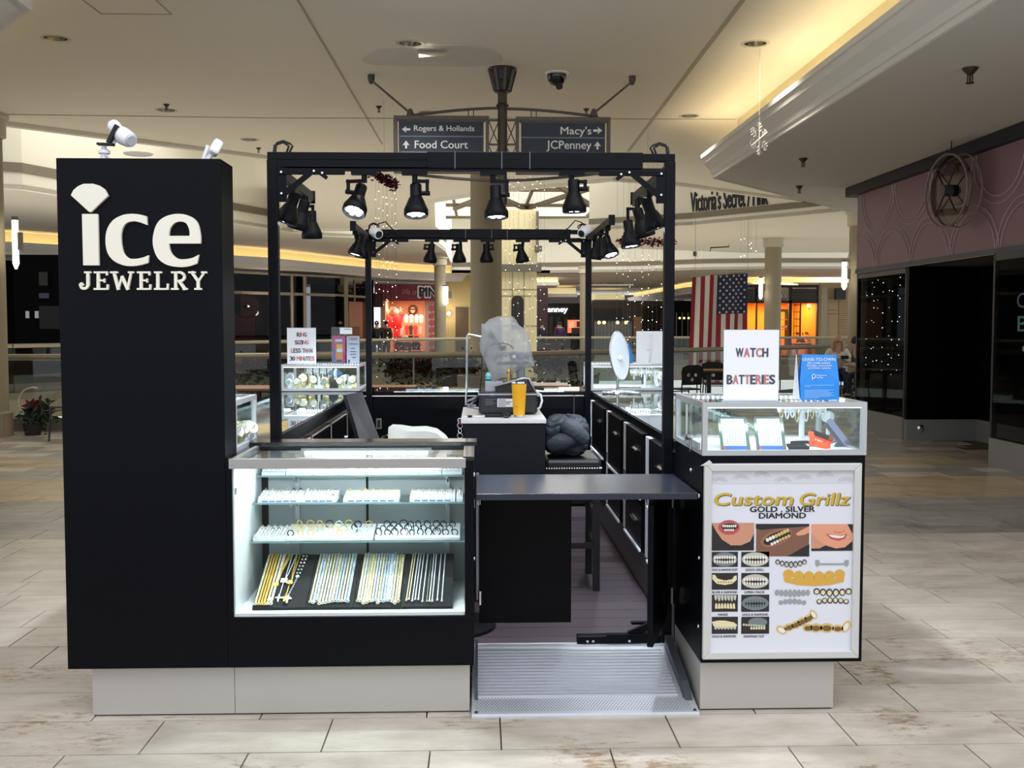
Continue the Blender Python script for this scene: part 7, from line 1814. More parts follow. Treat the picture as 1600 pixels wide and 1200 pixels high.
B(P(598, 500, PKY).x - .1, P(690, 500, PKY).x, PKY + .2, PKY + 3.7, 2.75, 2.8).build('shop_ceiling', mat('warm_wall'), pk)
pbx(pk, 607, 474, 661, 492, PKY + 3.4, .05, 'wall_picture', mat('wood_print', (150, 104, 74), .6)); 
c = P(645, 484, PKY + 3.3); MB().sphere(c, .22, 12, 8, (1, .2, 1.1)).build('picture_hair', mat('print_brown', (58, 36, 30), .6), pk, smooth=True); MB().sphere(c + Vector((0, -.06, -.03)), .13, 10, 8, (.9, .2, 1.1)).build('picture_face', SK3, pk, smooth=True); MB().cbox(c + Vector((0, -.1, .02)), (.26, .02, .06)).build('picture_glasses', INK, pk)
text('Pink', 'lettering', pxrect(608, 479, 630, 488, PKY + 3.38), planeY(PKY + 3.39), PAPER, pk, .01, 0, .3)
cols_ = [(224, 40, 48), (232, 224, 214), (240, 236, 228), (196, 40, 52), (40, 30, 34), (224, 150, 160), (210, 40, 60), (236, 228, 220)]
for i, (px, py, h, c_) in enumerate(((627, 498, 13, 0), (635, 498, 12, 1), (643, 498, 12, 2), (651, 498, 12, 7), (658, 498, 12, 2), (628, 516, 13, 5), (636, 516, 14, 3), (642, 516, 14, 4), (649, 516, 14, 6), (657, 516, 12, 5))):
    t = thing('shirt', '%s top in the %s row of the pink shop, %s from the left' % (['red', 'white', 'ivory', 'dark red', 'black', 'pink', 'red', 'white'][c_], 'upper' if i < 5 else 'lower', ords[i % 5]), 'clothing', P(px, py, PKY + 2.9), 'tops on the shop wall')
    mm = mat('cloth_%d' % c_, cols_[c_], .8); q = [(px - 2.2, py - h * .5), (px - .8, py - h * .55), (px + .8, py - h * .55), (px + 2.2, py - h * .5), (px + 3.6, py - h * .2), (px + 2.4, py - h * .1), (px + 2.2, py + h * .5), (px - 2.2, py + h * .5), (px - 2.4, py - h * .1), (px - 3.6, py - h * .2)]
    MB().xz([px2(x, y, PKY + 2.9) for x, y in q], PKY + 2.85, PKY + 2.98).build('garment', mm, t)
for px, lab, m1, m2 in ((605, 'shop mannequin in red top and cream trousers', 'cloth_0', 'cloth_1'), (620, 'shop mannequin in red gingham trousers', 'cloth_0', 'cloth_3')):
    t = thing('mannequin', lab, 'mannequin', P(px, 556, PKY + 1.7)); Y_ = PKY + 1.7
    MB().sphere(P(px, 487, Y_), .11, 10, 8, (.85, 1, 1.2)).cyl(P(px, 492, Y_), P(px, 489, Y_), .05, 8).build('head', mat('mannequin_skin', (222, 190, 160), .5), t, smooth=True)
    MB().lathe([(.14, -.0), (.17, .25), (.2, .5), (.08, .58)], 14, P(px, 512, Y_)).build('top', MATS[m1], t, smooth=True)
    for s_ in (-2.2, 2.2): MB().cyl(P(px + s_, 552, Y_), P(px + s_ * .8, 511, Y_), .08, 10, .11).build('trouser_leg', MATS[m2], t)
    for s_ in (-1, 1): MB().cyl(P(px + s_ * 5, 497, Y_), P(px + s_ * 7, 513, Y_), .05, 8).build('arm', MATS[m1], t)
t = thing('display_table', 'shop table with folded clothes in front of the pink shop', 'table', P(636, 548, PKY + .2)); pbx(t, 618, 527, 657, 530, PKY + .2, .8, 'tabletop', mat('table_beige', (196, 160, 130), .6))
for x_ in (622, 653): pbx(t, x_, 530, x_ + 2, 552, PKY + .4, .08, 'leg', mat('table_beige'))
for k in range(4): pbx(t, 620 + k * 9, 524.5, 627 + k * 9, 527, PKY + .3, .4, 'folded_stack', mat('cloth_%d' % (k * 2 % 8)))
lamp('AREA', (P(640, 500, PKY).x, PKY + 1.6, 2.7), 85, (1, .74, .52), (0, 0, -1), 2, 2, name='shop_light')

# ---- beige tower with arched niche, behind the column
tw = struct(B(P(776, 500, 31).x, P(839, 500, 31).x, 31, 33, 0, 4.9).build('wall_tower', mat('tower_panel', (206, 196, 158), .7)))
MJ = mat('panel_joint', (120, 112, 88), .8)
for y_ in (452, 462, 509): a = pxrect(779, y_, 839, y_ + .8, 30.99); MB().box(a[0], a[1], 30.985, 31, a[2], a[3]).build('joint', MJ, tw)
for x_ in (800, 818): a = pxrect(x_, 425, x_ + .8, 620, 30.99); MB().box(a[0], a[1], 30.985, 31, a[2], a[3]).build('joint', MJ, tw)
a = pxrect(778, 413, 846, 424, 30.8); B(a[0], a[1], 30.8, 31.2, a[2], a[3]).build('ledge', mat('ledge_grey', (96, 92, 84), .6), tw)
a = pxrect(838, 330, 842, 394, 30.8); B(a[0], a[1], 30.8, 31, a[2], a[3]).build('bracket_strip', mat('ledge_grey'), tw); a = pxrect(836, 384, 847, 392, 30.7); B(a[0], a[1], 30.7, 31, a[2], a[3]).build('bracket_box', mat('ledge_grey'), tw)
pts = [(799, 515), (799, 470)] + [(808.5 + 9.5 * math.cos(R(180 - k * 18)), 470 - 8 * math.sin(R(180 - k * 18)) ) for k in range(1, 10)] + [(818, 470), (818, 515)]
MB().xz([px2(x, y, 30.97) for x, y in pts], 30.96, 31).build('arched_niche', mat('niche_dark', (28, 24, 24), .5), tw)
# yellow wall and small lamp right of the pink shop
yw = struct(B(P(678, 500, 49).x, P(735, 500, 49).x, 49, 49.2, 0, 4.2).build('wall_yellow', mat('yellow_wall', (190, 172, 118), .8)))
a = pxrect(712, 480, 732, 556, 48.98); B(a[0], a[1], 48.95, 49, a[2], a[3]).build('service_door', mat('door_brown', (92, 76, 54), .6), yw)
c = P(701, 490, 48.7); t = thing('wall_lamp', 'small round glowing lamp on the yellow wall', 'lamp', c); MB().sphere(c, .09, 10, 6).build('globe', SCONCE, t); MB().bar(c, c + Vector((0, .3, -.05)), .05, .05).build('bracket', mat('sconce_metal'), t)
lamp('POINT', c + Vector((0, -.15, 0)), 8, WARM, size=.08, name='wall_lamp')

# ---- far corridor
bk = struct(B(-2, 24, 84, 84.2, 0, 4).build('wall_far_back', mat('far_back', (58, 48, 44), .7)))
B(P(839, 500, 60).x, P(856, 500, 60).x, 60, 62, 0, 3.9).build('wall_far_corridor_left', mat('plum_wall', (70, 48, 56), .7)); struct(bpy.data.objects['wall_far_corridor_left'])
jc = thing('shop', 'dark department store entrance with pale lettering at the end of the corridor', 'storefront', P(872, 530, 72))
pbx(jc, 830, 474, 925, 545.5, 72, .2, 'facade', mat('facade_dark', (26, 24, 26), .5))
text('JCPenney', 'lettering', pxrect(834, 479, 887, 490, 71.9), planeY(71.95), mat('lit_letter', (236, 240, 240), .5, emit=.9), jc, .05, .03)
for k in range(5): pbx(jc, 858 + k * 12, 495, 864 + k * 12, 530, 71.9, .1, 'door_pane', mat('pane_grey', (60, 56, 56), .4))
c = thing('digital_screen', 'orange-red advertising screen at the corridor mouth', 'screen', P(898, 545, 60)); pbx(c, 886, 499, 910, 522, 60, .1, 'bezel', INK); pbx(c, 887, 500, 909, 520, 59.97, .03, 'screen', mat('screen_red', (236, 92, 62), .5, emit=.9))
pbx(c, 901, 502, 907, 511, 59.94, .02, 'picture', mat('screen_dark', (40, 24, 24), .5)); 
for k in range(4): pbx(c, 889, 503 + k * 2.6, 897, 504 + k * 2.6, 59.94, .02, 'print_line', mat('screen_pale', (250, 170, 140), .5, emit=.6))
pbx(c, 893, 512, 909, 522, 59.9, .04, 'lower_panel', mat('screen_dark')); pbx(c, 895, 522, 901, 556, 60, .1, 'post', INK)
for k, (x0, x1, y_, Y_) in enumerate(((839, 872, 441, 52), (838, 900, 459, 62), (930, 976, 468, 66))):
    t = thing('cove_box', ['nearest', 'middle', 'farthest'][k] + ' cream cove box glowing along the far corridor ceiling', 'cove', P(x0, y_, Y_)); t['kind'] = 'structure'
    pbx(t, x0, y_ - 9, x1, y_, Y_, 3, 'cove_face', mat('cove_lit', (240, 224, 170), .7, emit=.25)); pbx(t, x0 - 2, y_, x1 + 2, y_ + 5, Y_ - .3, 3.6, 'crown', SOFF)
# hung direction panel with lit slots
t = thing('corridor_sign', 'pale overhead direction panel with black letters in the far corridor', 'sign', P(955, 440, 58)); pbx(t, 905, 434, 990, 446, 58, .2, 'panel', mat('panel_pale', (196, 194, 196), .6)); text('JCPenney   FYE   Food Court', 'lettering', pxrect(905, 438.5, 974, 444, 57.95), planeY(57.97), INK, t, .02, .01)
for q in ((935, 434.5, 975, 437), (930, 439 - 1.5, 966, 439 - .4)): pbx(t, q[0], q[1] - 1.5, q[2], q[3] - 1, 57.6, .3, 'light_slot', mat('slot_light', (220, 232, 255), .5, emit=1.4))
# curtain
cu_ = thing('curtain', 'grey curtain draped across an empty shop front in the far corridor', 'curtain', P(958, 552, 57))
a0_, a1_ = P(929, 501, 57), P(987, 552, 57)
def cf(u, v):
    x = a0_.x + (a1_.x - a0_.x) * u; pull = .05 * math.sin(PI * u) * v
    return (x, 57 - .06 * math.sin(u * 2 * PI * 11 + v * 2 * math.sin(u * 9)) - pull, a0_.z + (a1_.z - a0_.z) * v)
mb = MB().grid(88, 8, cf); k = len(mb.v); mb.grid(88, 8, lambda u, v: Vector(cf(u, v)) + Vector((0, .02, 0))); mb.build('drape', mat('curtain_grey', (112, 120, 122), .7), cu_, smooth=True)
pbx(cu_, 927, 500, 990, 502, 56.95, .1, 'rail', INK)
for k in range(4): c = P((936, 944, 965, 978)[k], 504, 56.6); MB().sphere(c, .09, 8, 6).build('clip_lamp', mat('clip_glow', (255, 214, 140), .5, emit=1.2), cu_)
ds = thing('shop', 'dim shop with lit shelves right of the curtain in the far corridor', 'storefront', P(1000, 545, 62)); pbx(ds, 925, 470, 1052, 560, 62, .2, 'facade', mat('facade_brown', (60, 50, 46), .6)); pbx(ds, 928, 482, 972, 500, 61.9, .1, 'sign_band', INK); pbx(ds, 990, 495, 1003, 540, 61.9, .1, 'panel', mat('panel_tan', (150, 116, 92), .6))
text('sale', 'lettering', pxrect(950, 486, 963, 494, 61.8), planeY(61.85), PAPER, ds, .02, .02) if False else None
for k in range(12): pbx(ds, 1004 + k * 4, 478, 1005.5 + k * 4, 545, 61.8, .1, 'slat', mat('slat_dark', (26, 22, 22), .6))
lamp('AREA', (5, 55, 3.8), 200, NEUT, (0, 0, -1), 8, 12, name='corridor_light')
lamp('AREA', (2, 70, 3.8), 120, NEUT, (0, 0, -1), 5, 10, name='corridor_light')
lamp('AREA', (-9, 22, -.9), 420, NEUT, (0, 0, -1), 10, 8, name='lower_level_fill'); lamp('AREA', (3, 27, -.9), 260, NEUT, (0, 0, -1), 10, 8, name='lower_level_fill')  # added fill lamps without fixtures, brighten the lower floor

# ---- right far shops
pathR = [(24, 51, 0), (13.2, 52, 0), (11.6, 58, 0), (11.4, 80, 0)]
frc = struct(MB().sweep(pathR, [(4.2, 0), (4.2, 3.5), (4.35, 3.5), (4.35, 0)]).build('wall_far_right', mat('far_wall_beige', (150, 136, 108), .7)))
farcove(pathR, frc, 3.3, 3.9, -1)
lamp('AREA', (18, 51.7, 3.55), 30, (1, .88, .62), (0, -.1, 1), 9, .06, name='far_cove_light'); lamp('AREA', (12.1, 64, 3.55), 25, (1, .88, .62), (0, 0, 1), 18, .06, axis=(0, 1, 0), name='far_cove_light')
FY = 50.8
fr_ = thing('shop', 'orange-lit boutique with dark lattice transom seen right of the flag', 'storefront', P(1235, 556, FY))
OCH = mat('ochre_wall', (226, 152, 52), .7); DKW = mat('dark_wood', (34, 28, 26), .5); 
pbx(fr_, 1164, 445, 1282, 449, FY, .2, 'head_beam', DKW); pbx(fr_, 1164, 449, 1182, 472, FY, .1, 'lattice_back', mat('lattice_grey', (110, 108, 96), .6)); pbx(fr_, 1238, 451, 1277, 470, FY, .1, 'lattice_back', mat('lattice_grey'))
for (x0, x1) in ((1165, 1181), (1238, 1277)):
    mb = MB()
    for r in range(5):
        for k in range(int((x1 - x0) / 3)): c = P(x0 + 2 + k * 3 + (1.5 if r % 2 else 0), 453.5 + r * 3.6, FY - .05); mb.cbox(c, (.05, .03, .06), Euler((0, R(45), 0)).to_matrix())
    o = mb.build('lattice_studs', DKW, fr_); o['kind'] = 'stuff'
pbx(fr_, 1180, 450, 1234, 471, FY, .1, 'sign_board', mat('sign_cream', (176, 170, 150), .6)); text("francesca's", 'lettering', pxrect(1184, 456, 1230, 466, FY - .05), planeY(FY - .02), INK, fr_, .02, .05); text("francesca's", 'lettering', pxrect(1184.5, 456.6, 1229.5, 465.4, FY - .08), planeY(FY - .06), PAPER, fr_, .02, .012)
for k in range(4): pbx(fr_, 1218 + k * 3, 467.5, 1219.5 + k * 3, 469, FY - .03, .03, 'small_letter', INK)
for x0, x1 in ((1164, 1166), (1181, 1184), (1232, 1238), (1276, 1280)): pbx(fr_, x0, 449, x1, 556, FY - .05, .2, 'pilaster', DKW)
pbx(fr_, 1164, 470, 1280, 473.5, FY - .05, .2, 'transom', DKW)
pbx(fr_, 1160, 470, 1284, 556, FY + 3.5, .1, 'back_wall', OCH); pbx(fr_, 1160, 555, 1284, 557, FY, 3.5, 'shop_floor', mat('warm_floor'))
B(P(1163, 500, FY).x, P(1163, 500, FY).x + .1, FY, FY + 3.5, 0, 2.7).build('side_wall', OCH, fr_); B(P(1280, 500, FY).x - .1, P(1280, 500, FY).x, FY, FY + 3.5, 0, 2.7).build('side_wall', OCH, fr_); B(P(1163, 500, FY).x, P(1280, 500, FY).x, FY + .1, FY + 3.5, 2.7, 2.75).build('shop_ceiling', OCH, fr_)
# open door leaf with panes, cabinet, chandelier, goods
pbx(fr_, 1240, 476, 1241.5, 526, FY + .3, .05, 'door_stile', DKW); pbx(fr_, 1249, 474, 1252, 528, FY + .3, .05, 'door_stile', DKW); pbx(fr_, 1244.5, 476, 1245.5, 526, FY + .3, .05, 'door_bar', DKW)
for k in range(5): pbx(fr_, 1240, 476 + k * 11, 1250, 477 + k * 11, FY + .3, .05, 'door_bar', DKW)
pbx(fr_, 1216, 485, 1219, 540, FY + 1, .5, 'cabinet_side', DKW); pbx(fr_, 1230, 485, 1233, 540, FY + 1, .5, 'cabinet_side', DKW); pbx(fr_, 1214, 483, 1235, 487, FY + 1, .5, 'cabinet_top', DKW)
for y_ in (499, 514): pbx(fr_, 1219, y_, 1230, y_ + 1.2, FY + 1, .5, 'cabinet_shelf', mat('shelf_wood', (190, 140, 90), .6))
for k in range(5):
    c = P(1220.5 + k * 2.3, 510 + (k % 2), FY + 1.1); t = thing('gift_box', '%s pale gift box from the left on the boutique cabinet shelf' % ords[k], 'box', c, 'boxes in the boutique'); MB().cbox(c, (.06, .1, .08 + .03 * (k % 3))).build('box', mat('box_pale', (236, 200, 170), .6), t); MB().cbox(c + Vector((0, -.052, 0)), (.012, .004, .09)).build('ribbon', MRN, t)
c = P(1268, 482, FY + 1.2); t = thing('chandelier', 'small glowing chandelier hanging in the orange-lit boutique', 'chandelier', c)
MB().cyl(c, (c.x, c.y, 2.7), .015, 6).build('rod', DKW, t)
for k in range(7):
    a = 2 * PI * k / 7; e = c + Vector((.17 * math.cos(a), .17 * math.sin(a), .05 + .06 * (k % 2))); MB().tube([c + Vector((0, 0, -.05)), c + Vector((.1 * math.cos(a), .1 * math.sin(a), -.09)), e], .01, 5).build('arm', DKW, t); MB().sphere(e + Vector((0, 0, .05)), .055, 8, 6).build('bulb_globe', mat('chandelier_glow', (255, 226, 180), .5, emit=3.5), t)
t = thing('goods_table', 'dark table heaped with small goods inside the orange-lit boutique', 'table', P(1258, 556, FY + .9)); pbx(t, 1241, 537, 1275, 539, FY + .8, .7, 'tabletop', DKW); pbx(t, 1244, 539, 1247, 556, FY + 1, .1, 'leg', DKW); pbx(t, 1270, 539, 1273, 556, FY + 1, .1, 'leg', DKW)
mb = MB(); rr = random.Random(8)
for k in range(60): c = P(1242 + rr.random() * 32, 534 - rr.random() ** 2 * 14, FY + 1 + rr.random() * .3); mb.cbox(c, (rr.uniform(.03, .12), .06, rr.uniform(.04, .14)), Euler((0, rr.uniform(-.5, .5), 0)).to_matrix())
o = mb.build('small_goods', mat('goods_mix', (120, 92, 74), .6, noise=(7, .7)), t); o['kind'] = 'stuff'
lamp('AREA', (P(1222, 500, FY).x, FY + 1.6, 2.65), 120, (1, .66, .28), (0, 0, -1), 3, 2.4, name='boutique_light')
# panelled wall beside it
pw = struct(B(P(1281, 500, 46).x, P(1345, 500, 46).x, 46, 46.2, 0, 3.4).build('wall_panelled', mat('panel_tan_wall', (158, 134, 102), .7)))
a = pxrect(1281, 449, 1292, 556, 45.9); B(a[0], a[1], 45.8, 46, a[2], a[3]).build('pilaster', COLP, pw)
for k in range(26): a = pxrect(1311, 470 + k * 3.3, 1328, 472.6 + k * 3.3, 45.95); B(a[0], a[1], 45.95, 46, a[2], a[3]).build('slat', mat('slat_tan', (150, 124, 92), .6), pw)
for y_ in (466, 484, 490): a = pxrect(1293, y_, 1310, y_ + .7, 45.98); B(a[0], a[1], 45.97, 46, a[2], a[3]).build('joint', MJ, pw)
a = pxrect(1306, 450, 1322, 468, 45.6); B(a[0], a[1], 45.6, 45.8, a[2], a[3]).build('wall_screen', INK, pw)
# dark shop left of the flag
dsh = thing('shop', 'dark shop between the kiosk post and the flag with a few lights', 'storefront', P(1068, 560, 56)); pbx(dsh, 1050, 470, 1165, 562, 56, .2, 'facade', mat('unlit_shop')); 
for k in range(3): pbx(dsh, 1056 + k * 9, 488, 1058 + k * 9, 540, 55.9, .1, 'mullion', mat('mullion_grey', (70, 70, 66), .5))
for k in range(3): c = P(1062 + k * 7, 497, 55.8); MB().sphere(c, .06, 6, 4).build('spot_glow', mat('clip_glow'), dsh)

# ---- flag
FGY = 24.0
tl, tr_, brq, blq = P(1082, 431.5, FGY), P(1168.5, 427, FGY), P(1166, 600, FGY), P(1075, 600, FGY)
fg = thing('flag', 'large stars and stripes flag hanging vertically over the court rail', 'flag', (tl + tr_) / 2)
FR, FW, FB = mat('flag_red', (140, 30, 46), .8), mat('flag_white', (206, 200, 192), .8), mat('flag_blue', (38, 42, 74), .8)
def ff_(u, v):
    p = tl.lerp(tr_, u).lerp(blq.lerp(brq, u), v); return p + Vector((0, .05 * math.sin(u * 15 + v * 2.2) + .02 * math.sin(u * 31), 0))
for i in range(13):
    u0, u1 = i / 13, (i + 1) / 13; v0 = .36 if i >= 6 else 0
    mb = MB(); mb.grid(3, 10, lambda a, b: ff_(u0 + (u1 - u0) * a, v0 + (1 - v0) * b)); mb.grid(3, 10, lambda a, b: ff_(u0 + (u1 - u0) * a, v0 + (1 - v0) * b) + Vector((0, .006, 0)))
    mb.build('stripe', FR if i % 2 == 0 else FW, fg, smooth=True)
mb = MB(); mb.grid(16, 8, lambda a, b: ff_(6 / 13 + 7 / 13 * a, .36 * b)); mb.grid(16, 8, lambda a, b: ff_(6 / 13 + 7 / 13 * a, .36 * b) + Vector((0, .006, 0))); mb.build('canton', FB, fg, smooth=True)
mb = MB()
for r in range(11):
    for c_ in range(5 if r % 2 else 6) if False else range(4 if r % 2 else 5):
        u = 6 / 13 + 7 / 13 * ((c_ + (1.0 if r % 2 else .5)) / 5); v = .36 * (r + .5) / 11; p = ff_(u, v) + Vector((0, -.012, 0)); pts = []
        for k in range(10): a = R(90 + 36 * k); rd = .036 if k % 2 == 0 else .015; pts.append((p.x + rd * math.cos(a), p.z + rd * math.sin(a)))
        mb.xz(pts, p.y, p.y + .003)
o = mb.build('stars', FW, fg); o['kind'] = 'stuff'
MB().cyl(P(1079, 432, FGY), P(1177, 424.5, FGY), .022, 8).build('pole', mat('pole_pale', (150, 142, 130), .5), fg)
for px in (1086, 1168): c = P(px, 430, FGY); MB().cyl(c, (c.x, c.y, 4.0), .004, 5).build('wire', WIRE, fg)
t = thing('hanging_bar', 'thin bare bar hung on wires above the flag', 'bar', P(1123, 386, 32)); MB().cyl(P(1110, 387, 32), P(1139, 385.5, 32), .02, 6).cyl(P(1139, 385.5, 32), (P(1139, 385, 32).x, 32, 3.999), .008, 5).cyl(P(1111, 387, 32), P(1109, 393, 32), .012, 5).build('bar', INK, t)

# ---- court furniture
TOPW = mat('table_laminate', (150, 112, 80), .4); EDGEW = mat('table_edge', (98, 62, 42), .4); CHB = mat('chair_black', (22, 20, 22), .45)
def table(px, py, Y, w_, lab, d_=.75):
    c = P(px, py, Y); z = .745; t = thing('cafe_table', lab, 'table', (c.x, Y, 0), 'court tables')
    B(c.x - w_ / 2, c.x + w_ / 2, Y - d_ / 2, Y + d_ / 2, z - .03, z).build('tabletop', TOPW, t, bevel=.006); B(c.x - w_ / 2 - .004, c.x + w_ / 2 + .004, Y - d_ / 2 - .004, Y + d_ / 2 + .004, z - .028, z - .006).build('edge_band', EDGEW, t)
    MB().cyl((c.x, Y, .03), (c.x, Y, z - .03), .04, 12).build('pedestal', CHB, t); MB().bar((c.x - .3, Y, .02), (c.x + .3, Y, .02), .06, .04).bar((c.x, Y - .3, .02), (c.x, Y + .3, .02), .06, .04).build('base', CHB, t); MB().bar((c.x - .25, Y, z - .05), (c.x + .25, Y, z - .05), .06, .04).build('top_bracket', CHB, t)
table(610, 597, 13.3, .62, 'brown cafe table behind the back counter, left of the bagged machine', .8)
table(404, 600, 13.3, .75, 'brown cafe table behind the left counter beyond the front post')
table(846, 592, 13.8, .68, 'tan cafe table behind the bagged machine at the right')
table(1108, 576, 18.4, .66, 'tan cafe table in front of the flag')
def chair_mesh():
    cu = bpy.data.curves.new('backrest', 'CURVE'); cu.dimensions = '2D'; cu.fill_mode = 'BOTH'; cu.extrude = .008
    def spl(pts):
        s = cu.splines.new('POLY'); s.points.add(len(pts) - 1); s.use_cyclic_u = True
        for p, q in zip(s.points, pts): p.co = (q[0], q[1], 0, 1)
    spl([(-.17, .0), (.17, .0), (.21, .22), (.19, .30), (.1, .335), (-.1, .335), (-.19, .30), (-.21, .22)])
    for cx, cy in ((-.07, .17), (.07, .17), (0, .09)): spl([(cx + .032 * math.cos(2 * PI * k / 14), cy + .032 * math.sin(2 * PI * k / 14)) for k in range(14)])
    o = bpy.data.objects.new('tmp', cu); me = bpy.data.meshes.new_from_object(o); bpy.data.objects.remove(o); return me
chm = chair_mesh(); chm.materials.clear(); chm.materials.append(CHB)
cproto = [None]
def cafe_chair(px, py, Y, rz, lab):
    p = P(px, py, Y); loc = (p.x, Y, 0)
    if cproto[0] is None:
        t = thing('cafe_chair', lab, 'chair', (0, 0, 0), 'court chairs'); cproto[0] = t
        o = bpy.data.objects.new('backrest', chm); COL.objects.link(o); o.parent = t; o.location = (0, .21, .53); o.rotation_euler = (R(82), 0, 0)
        MB().prism([(-.2, -.2), (.2, -.2), (.21, .1), (.17, .2), (-.17, .2), (-.21, .1)], lambda a, b, d: (a, b, d), .44, .465).build('seat', CHB, t, bevel=.006)
        for sx in (-1, 1):
            MB().tube([(sx * .2, -.22, 0), (sx * .19, -.18, .44)], .012, 6).build('leg', CHB, t); MB().tube([(sx * .2, .26, 0), (sx * .18, .2, .45), (sx * .185, .225, .62), (sx * .19, .25, .82)], .012, 6).build('leg', CHB, t)
        MB().tube([(-.19, -.19, .40), (.19, -.19, .40)], .009, 6).build('stretcher', CHB, t)
        t.location = loc; t.rotation_euler = (0, 0, rz)
    else: dup(cproto[0], loc, rz, lab)
cafe_chair(672, 600, 13.6, R(70) + PI, 'dark cafe chair with pierced back right of the left rear table'); cafe_chair(899, 598, 13.9, R(60) + PI, 'dark cafe chair with pierced back beside the tan table behind the machine')
cafe_chair(113, 600, 14.0, R(250), 'dark cafe chair mostly hidden behind the sign pylon, one leg showing at its left'); cafe_chair(1070, 600, 17.6, R(200), 'dark pierced-back cafe chair left of the table before the flag'); cafe_chair(1117, 590, 19.2, R(160), 'dark pierced-back cafe chair behind the table before the flag')
for i, (px, Y, r_) in enumerate(((640, 43, 30), (622, 43.5, 200), (655, 44, 150), (848, 44, 20), (866, 45, 190))): cafe_chair(px, 540, Y, R(r_), '%s small dark cafe chair across the court, counted from the left of the pink shop' % ords[i])
table(640, 540, 44.4, 1.0, 'small cafe table across the court in front of the pink shop'); table(858, 545, 45.5, 1.2, 'small cafe table across the court at the corridor mouth')
table(1362, 580, 20.5, .9, 'dark table in front of the seated people at the right')
# high-backed round grey bin seat behind the machine
c = P(757, 600, 16); t = thing('tub_chair', 'grey rounded tub chair beside the thick column', 'chair', (c.x, 15.2, 0))
mb = MB()
for r0, r1, z0, z1 in ((.36, .36, 0, .78),):
    ks = []
    for k in range(19):
        a = R(60 + 240 * k / 18); kk = len(mb.v)
        for rr_, z in ((.38, 0), (.40, .8), (.33, .8), (.31, 0)): mb.v.append(Vector((c.x + rr_ * math.cos(a), 15.2 + rr_ * math.sin(a), z)))
        ks.append(kk)
    for a, b in zip(ks, ks[1:]): mb.bridge(a, b, 4)
mb.build('back_shell', mat('tub_grey', (104, 98, 92), .5), t, smooth=2); MB().lathe([(.30, .0), (.30, .40), (.27, .44)], 22, (c.x, 15.2, 0)).build('seat', mat('tub_seat', (70, 40, 36), .6), t)

# ---- planters with trailing greenery on the balustrade, red flowers
LEAF = mat('leaf_dark', (38, 50, 38), .6, noise=(3, .3)); RED = mat('poinsettia_red', (150, 26, 44), .55); STONE = mat('planter_stone', (170, 160, 140), .7)
for (x0, x1, Y, lab, nred, seed) in ((612, 738, 16.78, 'long planter of trailing greenery and red flowers behind the back counter', 60, 1), (842, 918, 18.1, 'planter of trailing greenery behind the rear right post', 10, 2), (372, 432, 16.3, 'dark planter of greenery behind the left counter', 40, 3)):
    t = thing('planter', lab, 'planter', P((x0 + x1) / 2, 600, Y)); A_, B_ = P(x0, 566, Y), P(x1, 566, Y)
    MB().bar((A_.x, Y, .72), (B_.x, Y, .72), .26, .2).build('trough', STONE, t)
    n = int((B_.x - A_.x) / .12) + 2; cs = [(A_.x + (B_.x - A_.x) * i / (n - 1), Y - .08, .86) for i in range(n)]
    o = leaves(cs, 120 * n, .13, .09, seed, .45).build('foliage', LEAF, t); o['kind'] = 'stuff'
    o = leaves(cs, nred * 6, .1, .08, seed + 9).build('red_blossoms', RED, t); o['kind'] = 'stuff'
    for f in (.22, .78):
        x_ = A_.x + (B_.x - A_.x) * f; MB().lathe([(.12, .62), (.10, .45), (.05, .30), (.09, .22)], 14, (x_, Y, 0)).build('corbel', mat('corbel_pale', (176, 168, 150), .7), t); MB().bar((x_, Y, .40), (x_, Y - (.75 if seed == 2 else .42), .03), .05, .08).build('bracket', mat('corbel_pale'), t)
t = thing('poinsettia', 'red poinsettia in dark foliage with a pale hoop at the left railing', 'plant', (P(62, 655, 14.9).x, 14.75, 0)); c = P(52, 634, 14.8)
o = leaves([P(52, 648, 14.8), P(60, 648, 14.8), P(66, 650, 14.8)], 260, .13, .12, 5).build('foliage', LEAF, t); o['kind'] = 'stuff'
mb = MB()
for k in range(14):
    a = 2 * PI * k / 14; d = Vector((math.cos(a), -.3, math.sin(a) * .8)); n = Vector((-math.sin(a), 0, math.cos(a))); L = .10 + .05 * (k % 2); kk = len(mb.v); mb.v += [c, c + d * L * .5 + n * .03 + Vector((0, -.03, 0)), c + d * L, c + d * L * .5 - n * .03 + Vector((0, -.03, 0))]; mb.f += [(kk, kk + 1, kk + 2), (kk, kk + 2, kk + 3)]
mb.build('bracts', RED, t); MB().torus(P(52, 628, 14.75), .20, .010, 18, 6, (0, 1, 0), 1.0, R(60), R(290)).build('hoop', mat('pale_hoop', (190, 186, 174), .5), t)
MB().lathe([(.10, 0), (.13, .16)], 16, (P(58, 655, 14.9).x, 14.75, 0)).build('pot', INK, t)
for px, Y, lab in ((680, 42.3, 'small red poinsettia on the far rail right of the pink shop'), (847, 41.6, 'small red poinsettia on the far rail at the corridor mouth'), (876, 41.6, 'small red poinsettia on the far rail right of the bagged machine')):
    c = P(px, 530 if px < 700 else 549, Y); t = thing('poinsettia', lab, 'plant', c, 'poinsettias on the far rail'); c.z = .352; t.location.z = 0; ORG[t.name] = Vector((c.x, c.y, 0))
    o = leaves([c + Vector((0, 0, .1)), c + Vector((.06, 0, .14)), c + Vector((-.05, 0, .16))], 90, .07, .10, px).build('bracts', RED, t); o['kind'] = 'stuff'; MB().lathe([(.12, -.35), (.16, -.02)], 12, c).build('pot', INK, t)

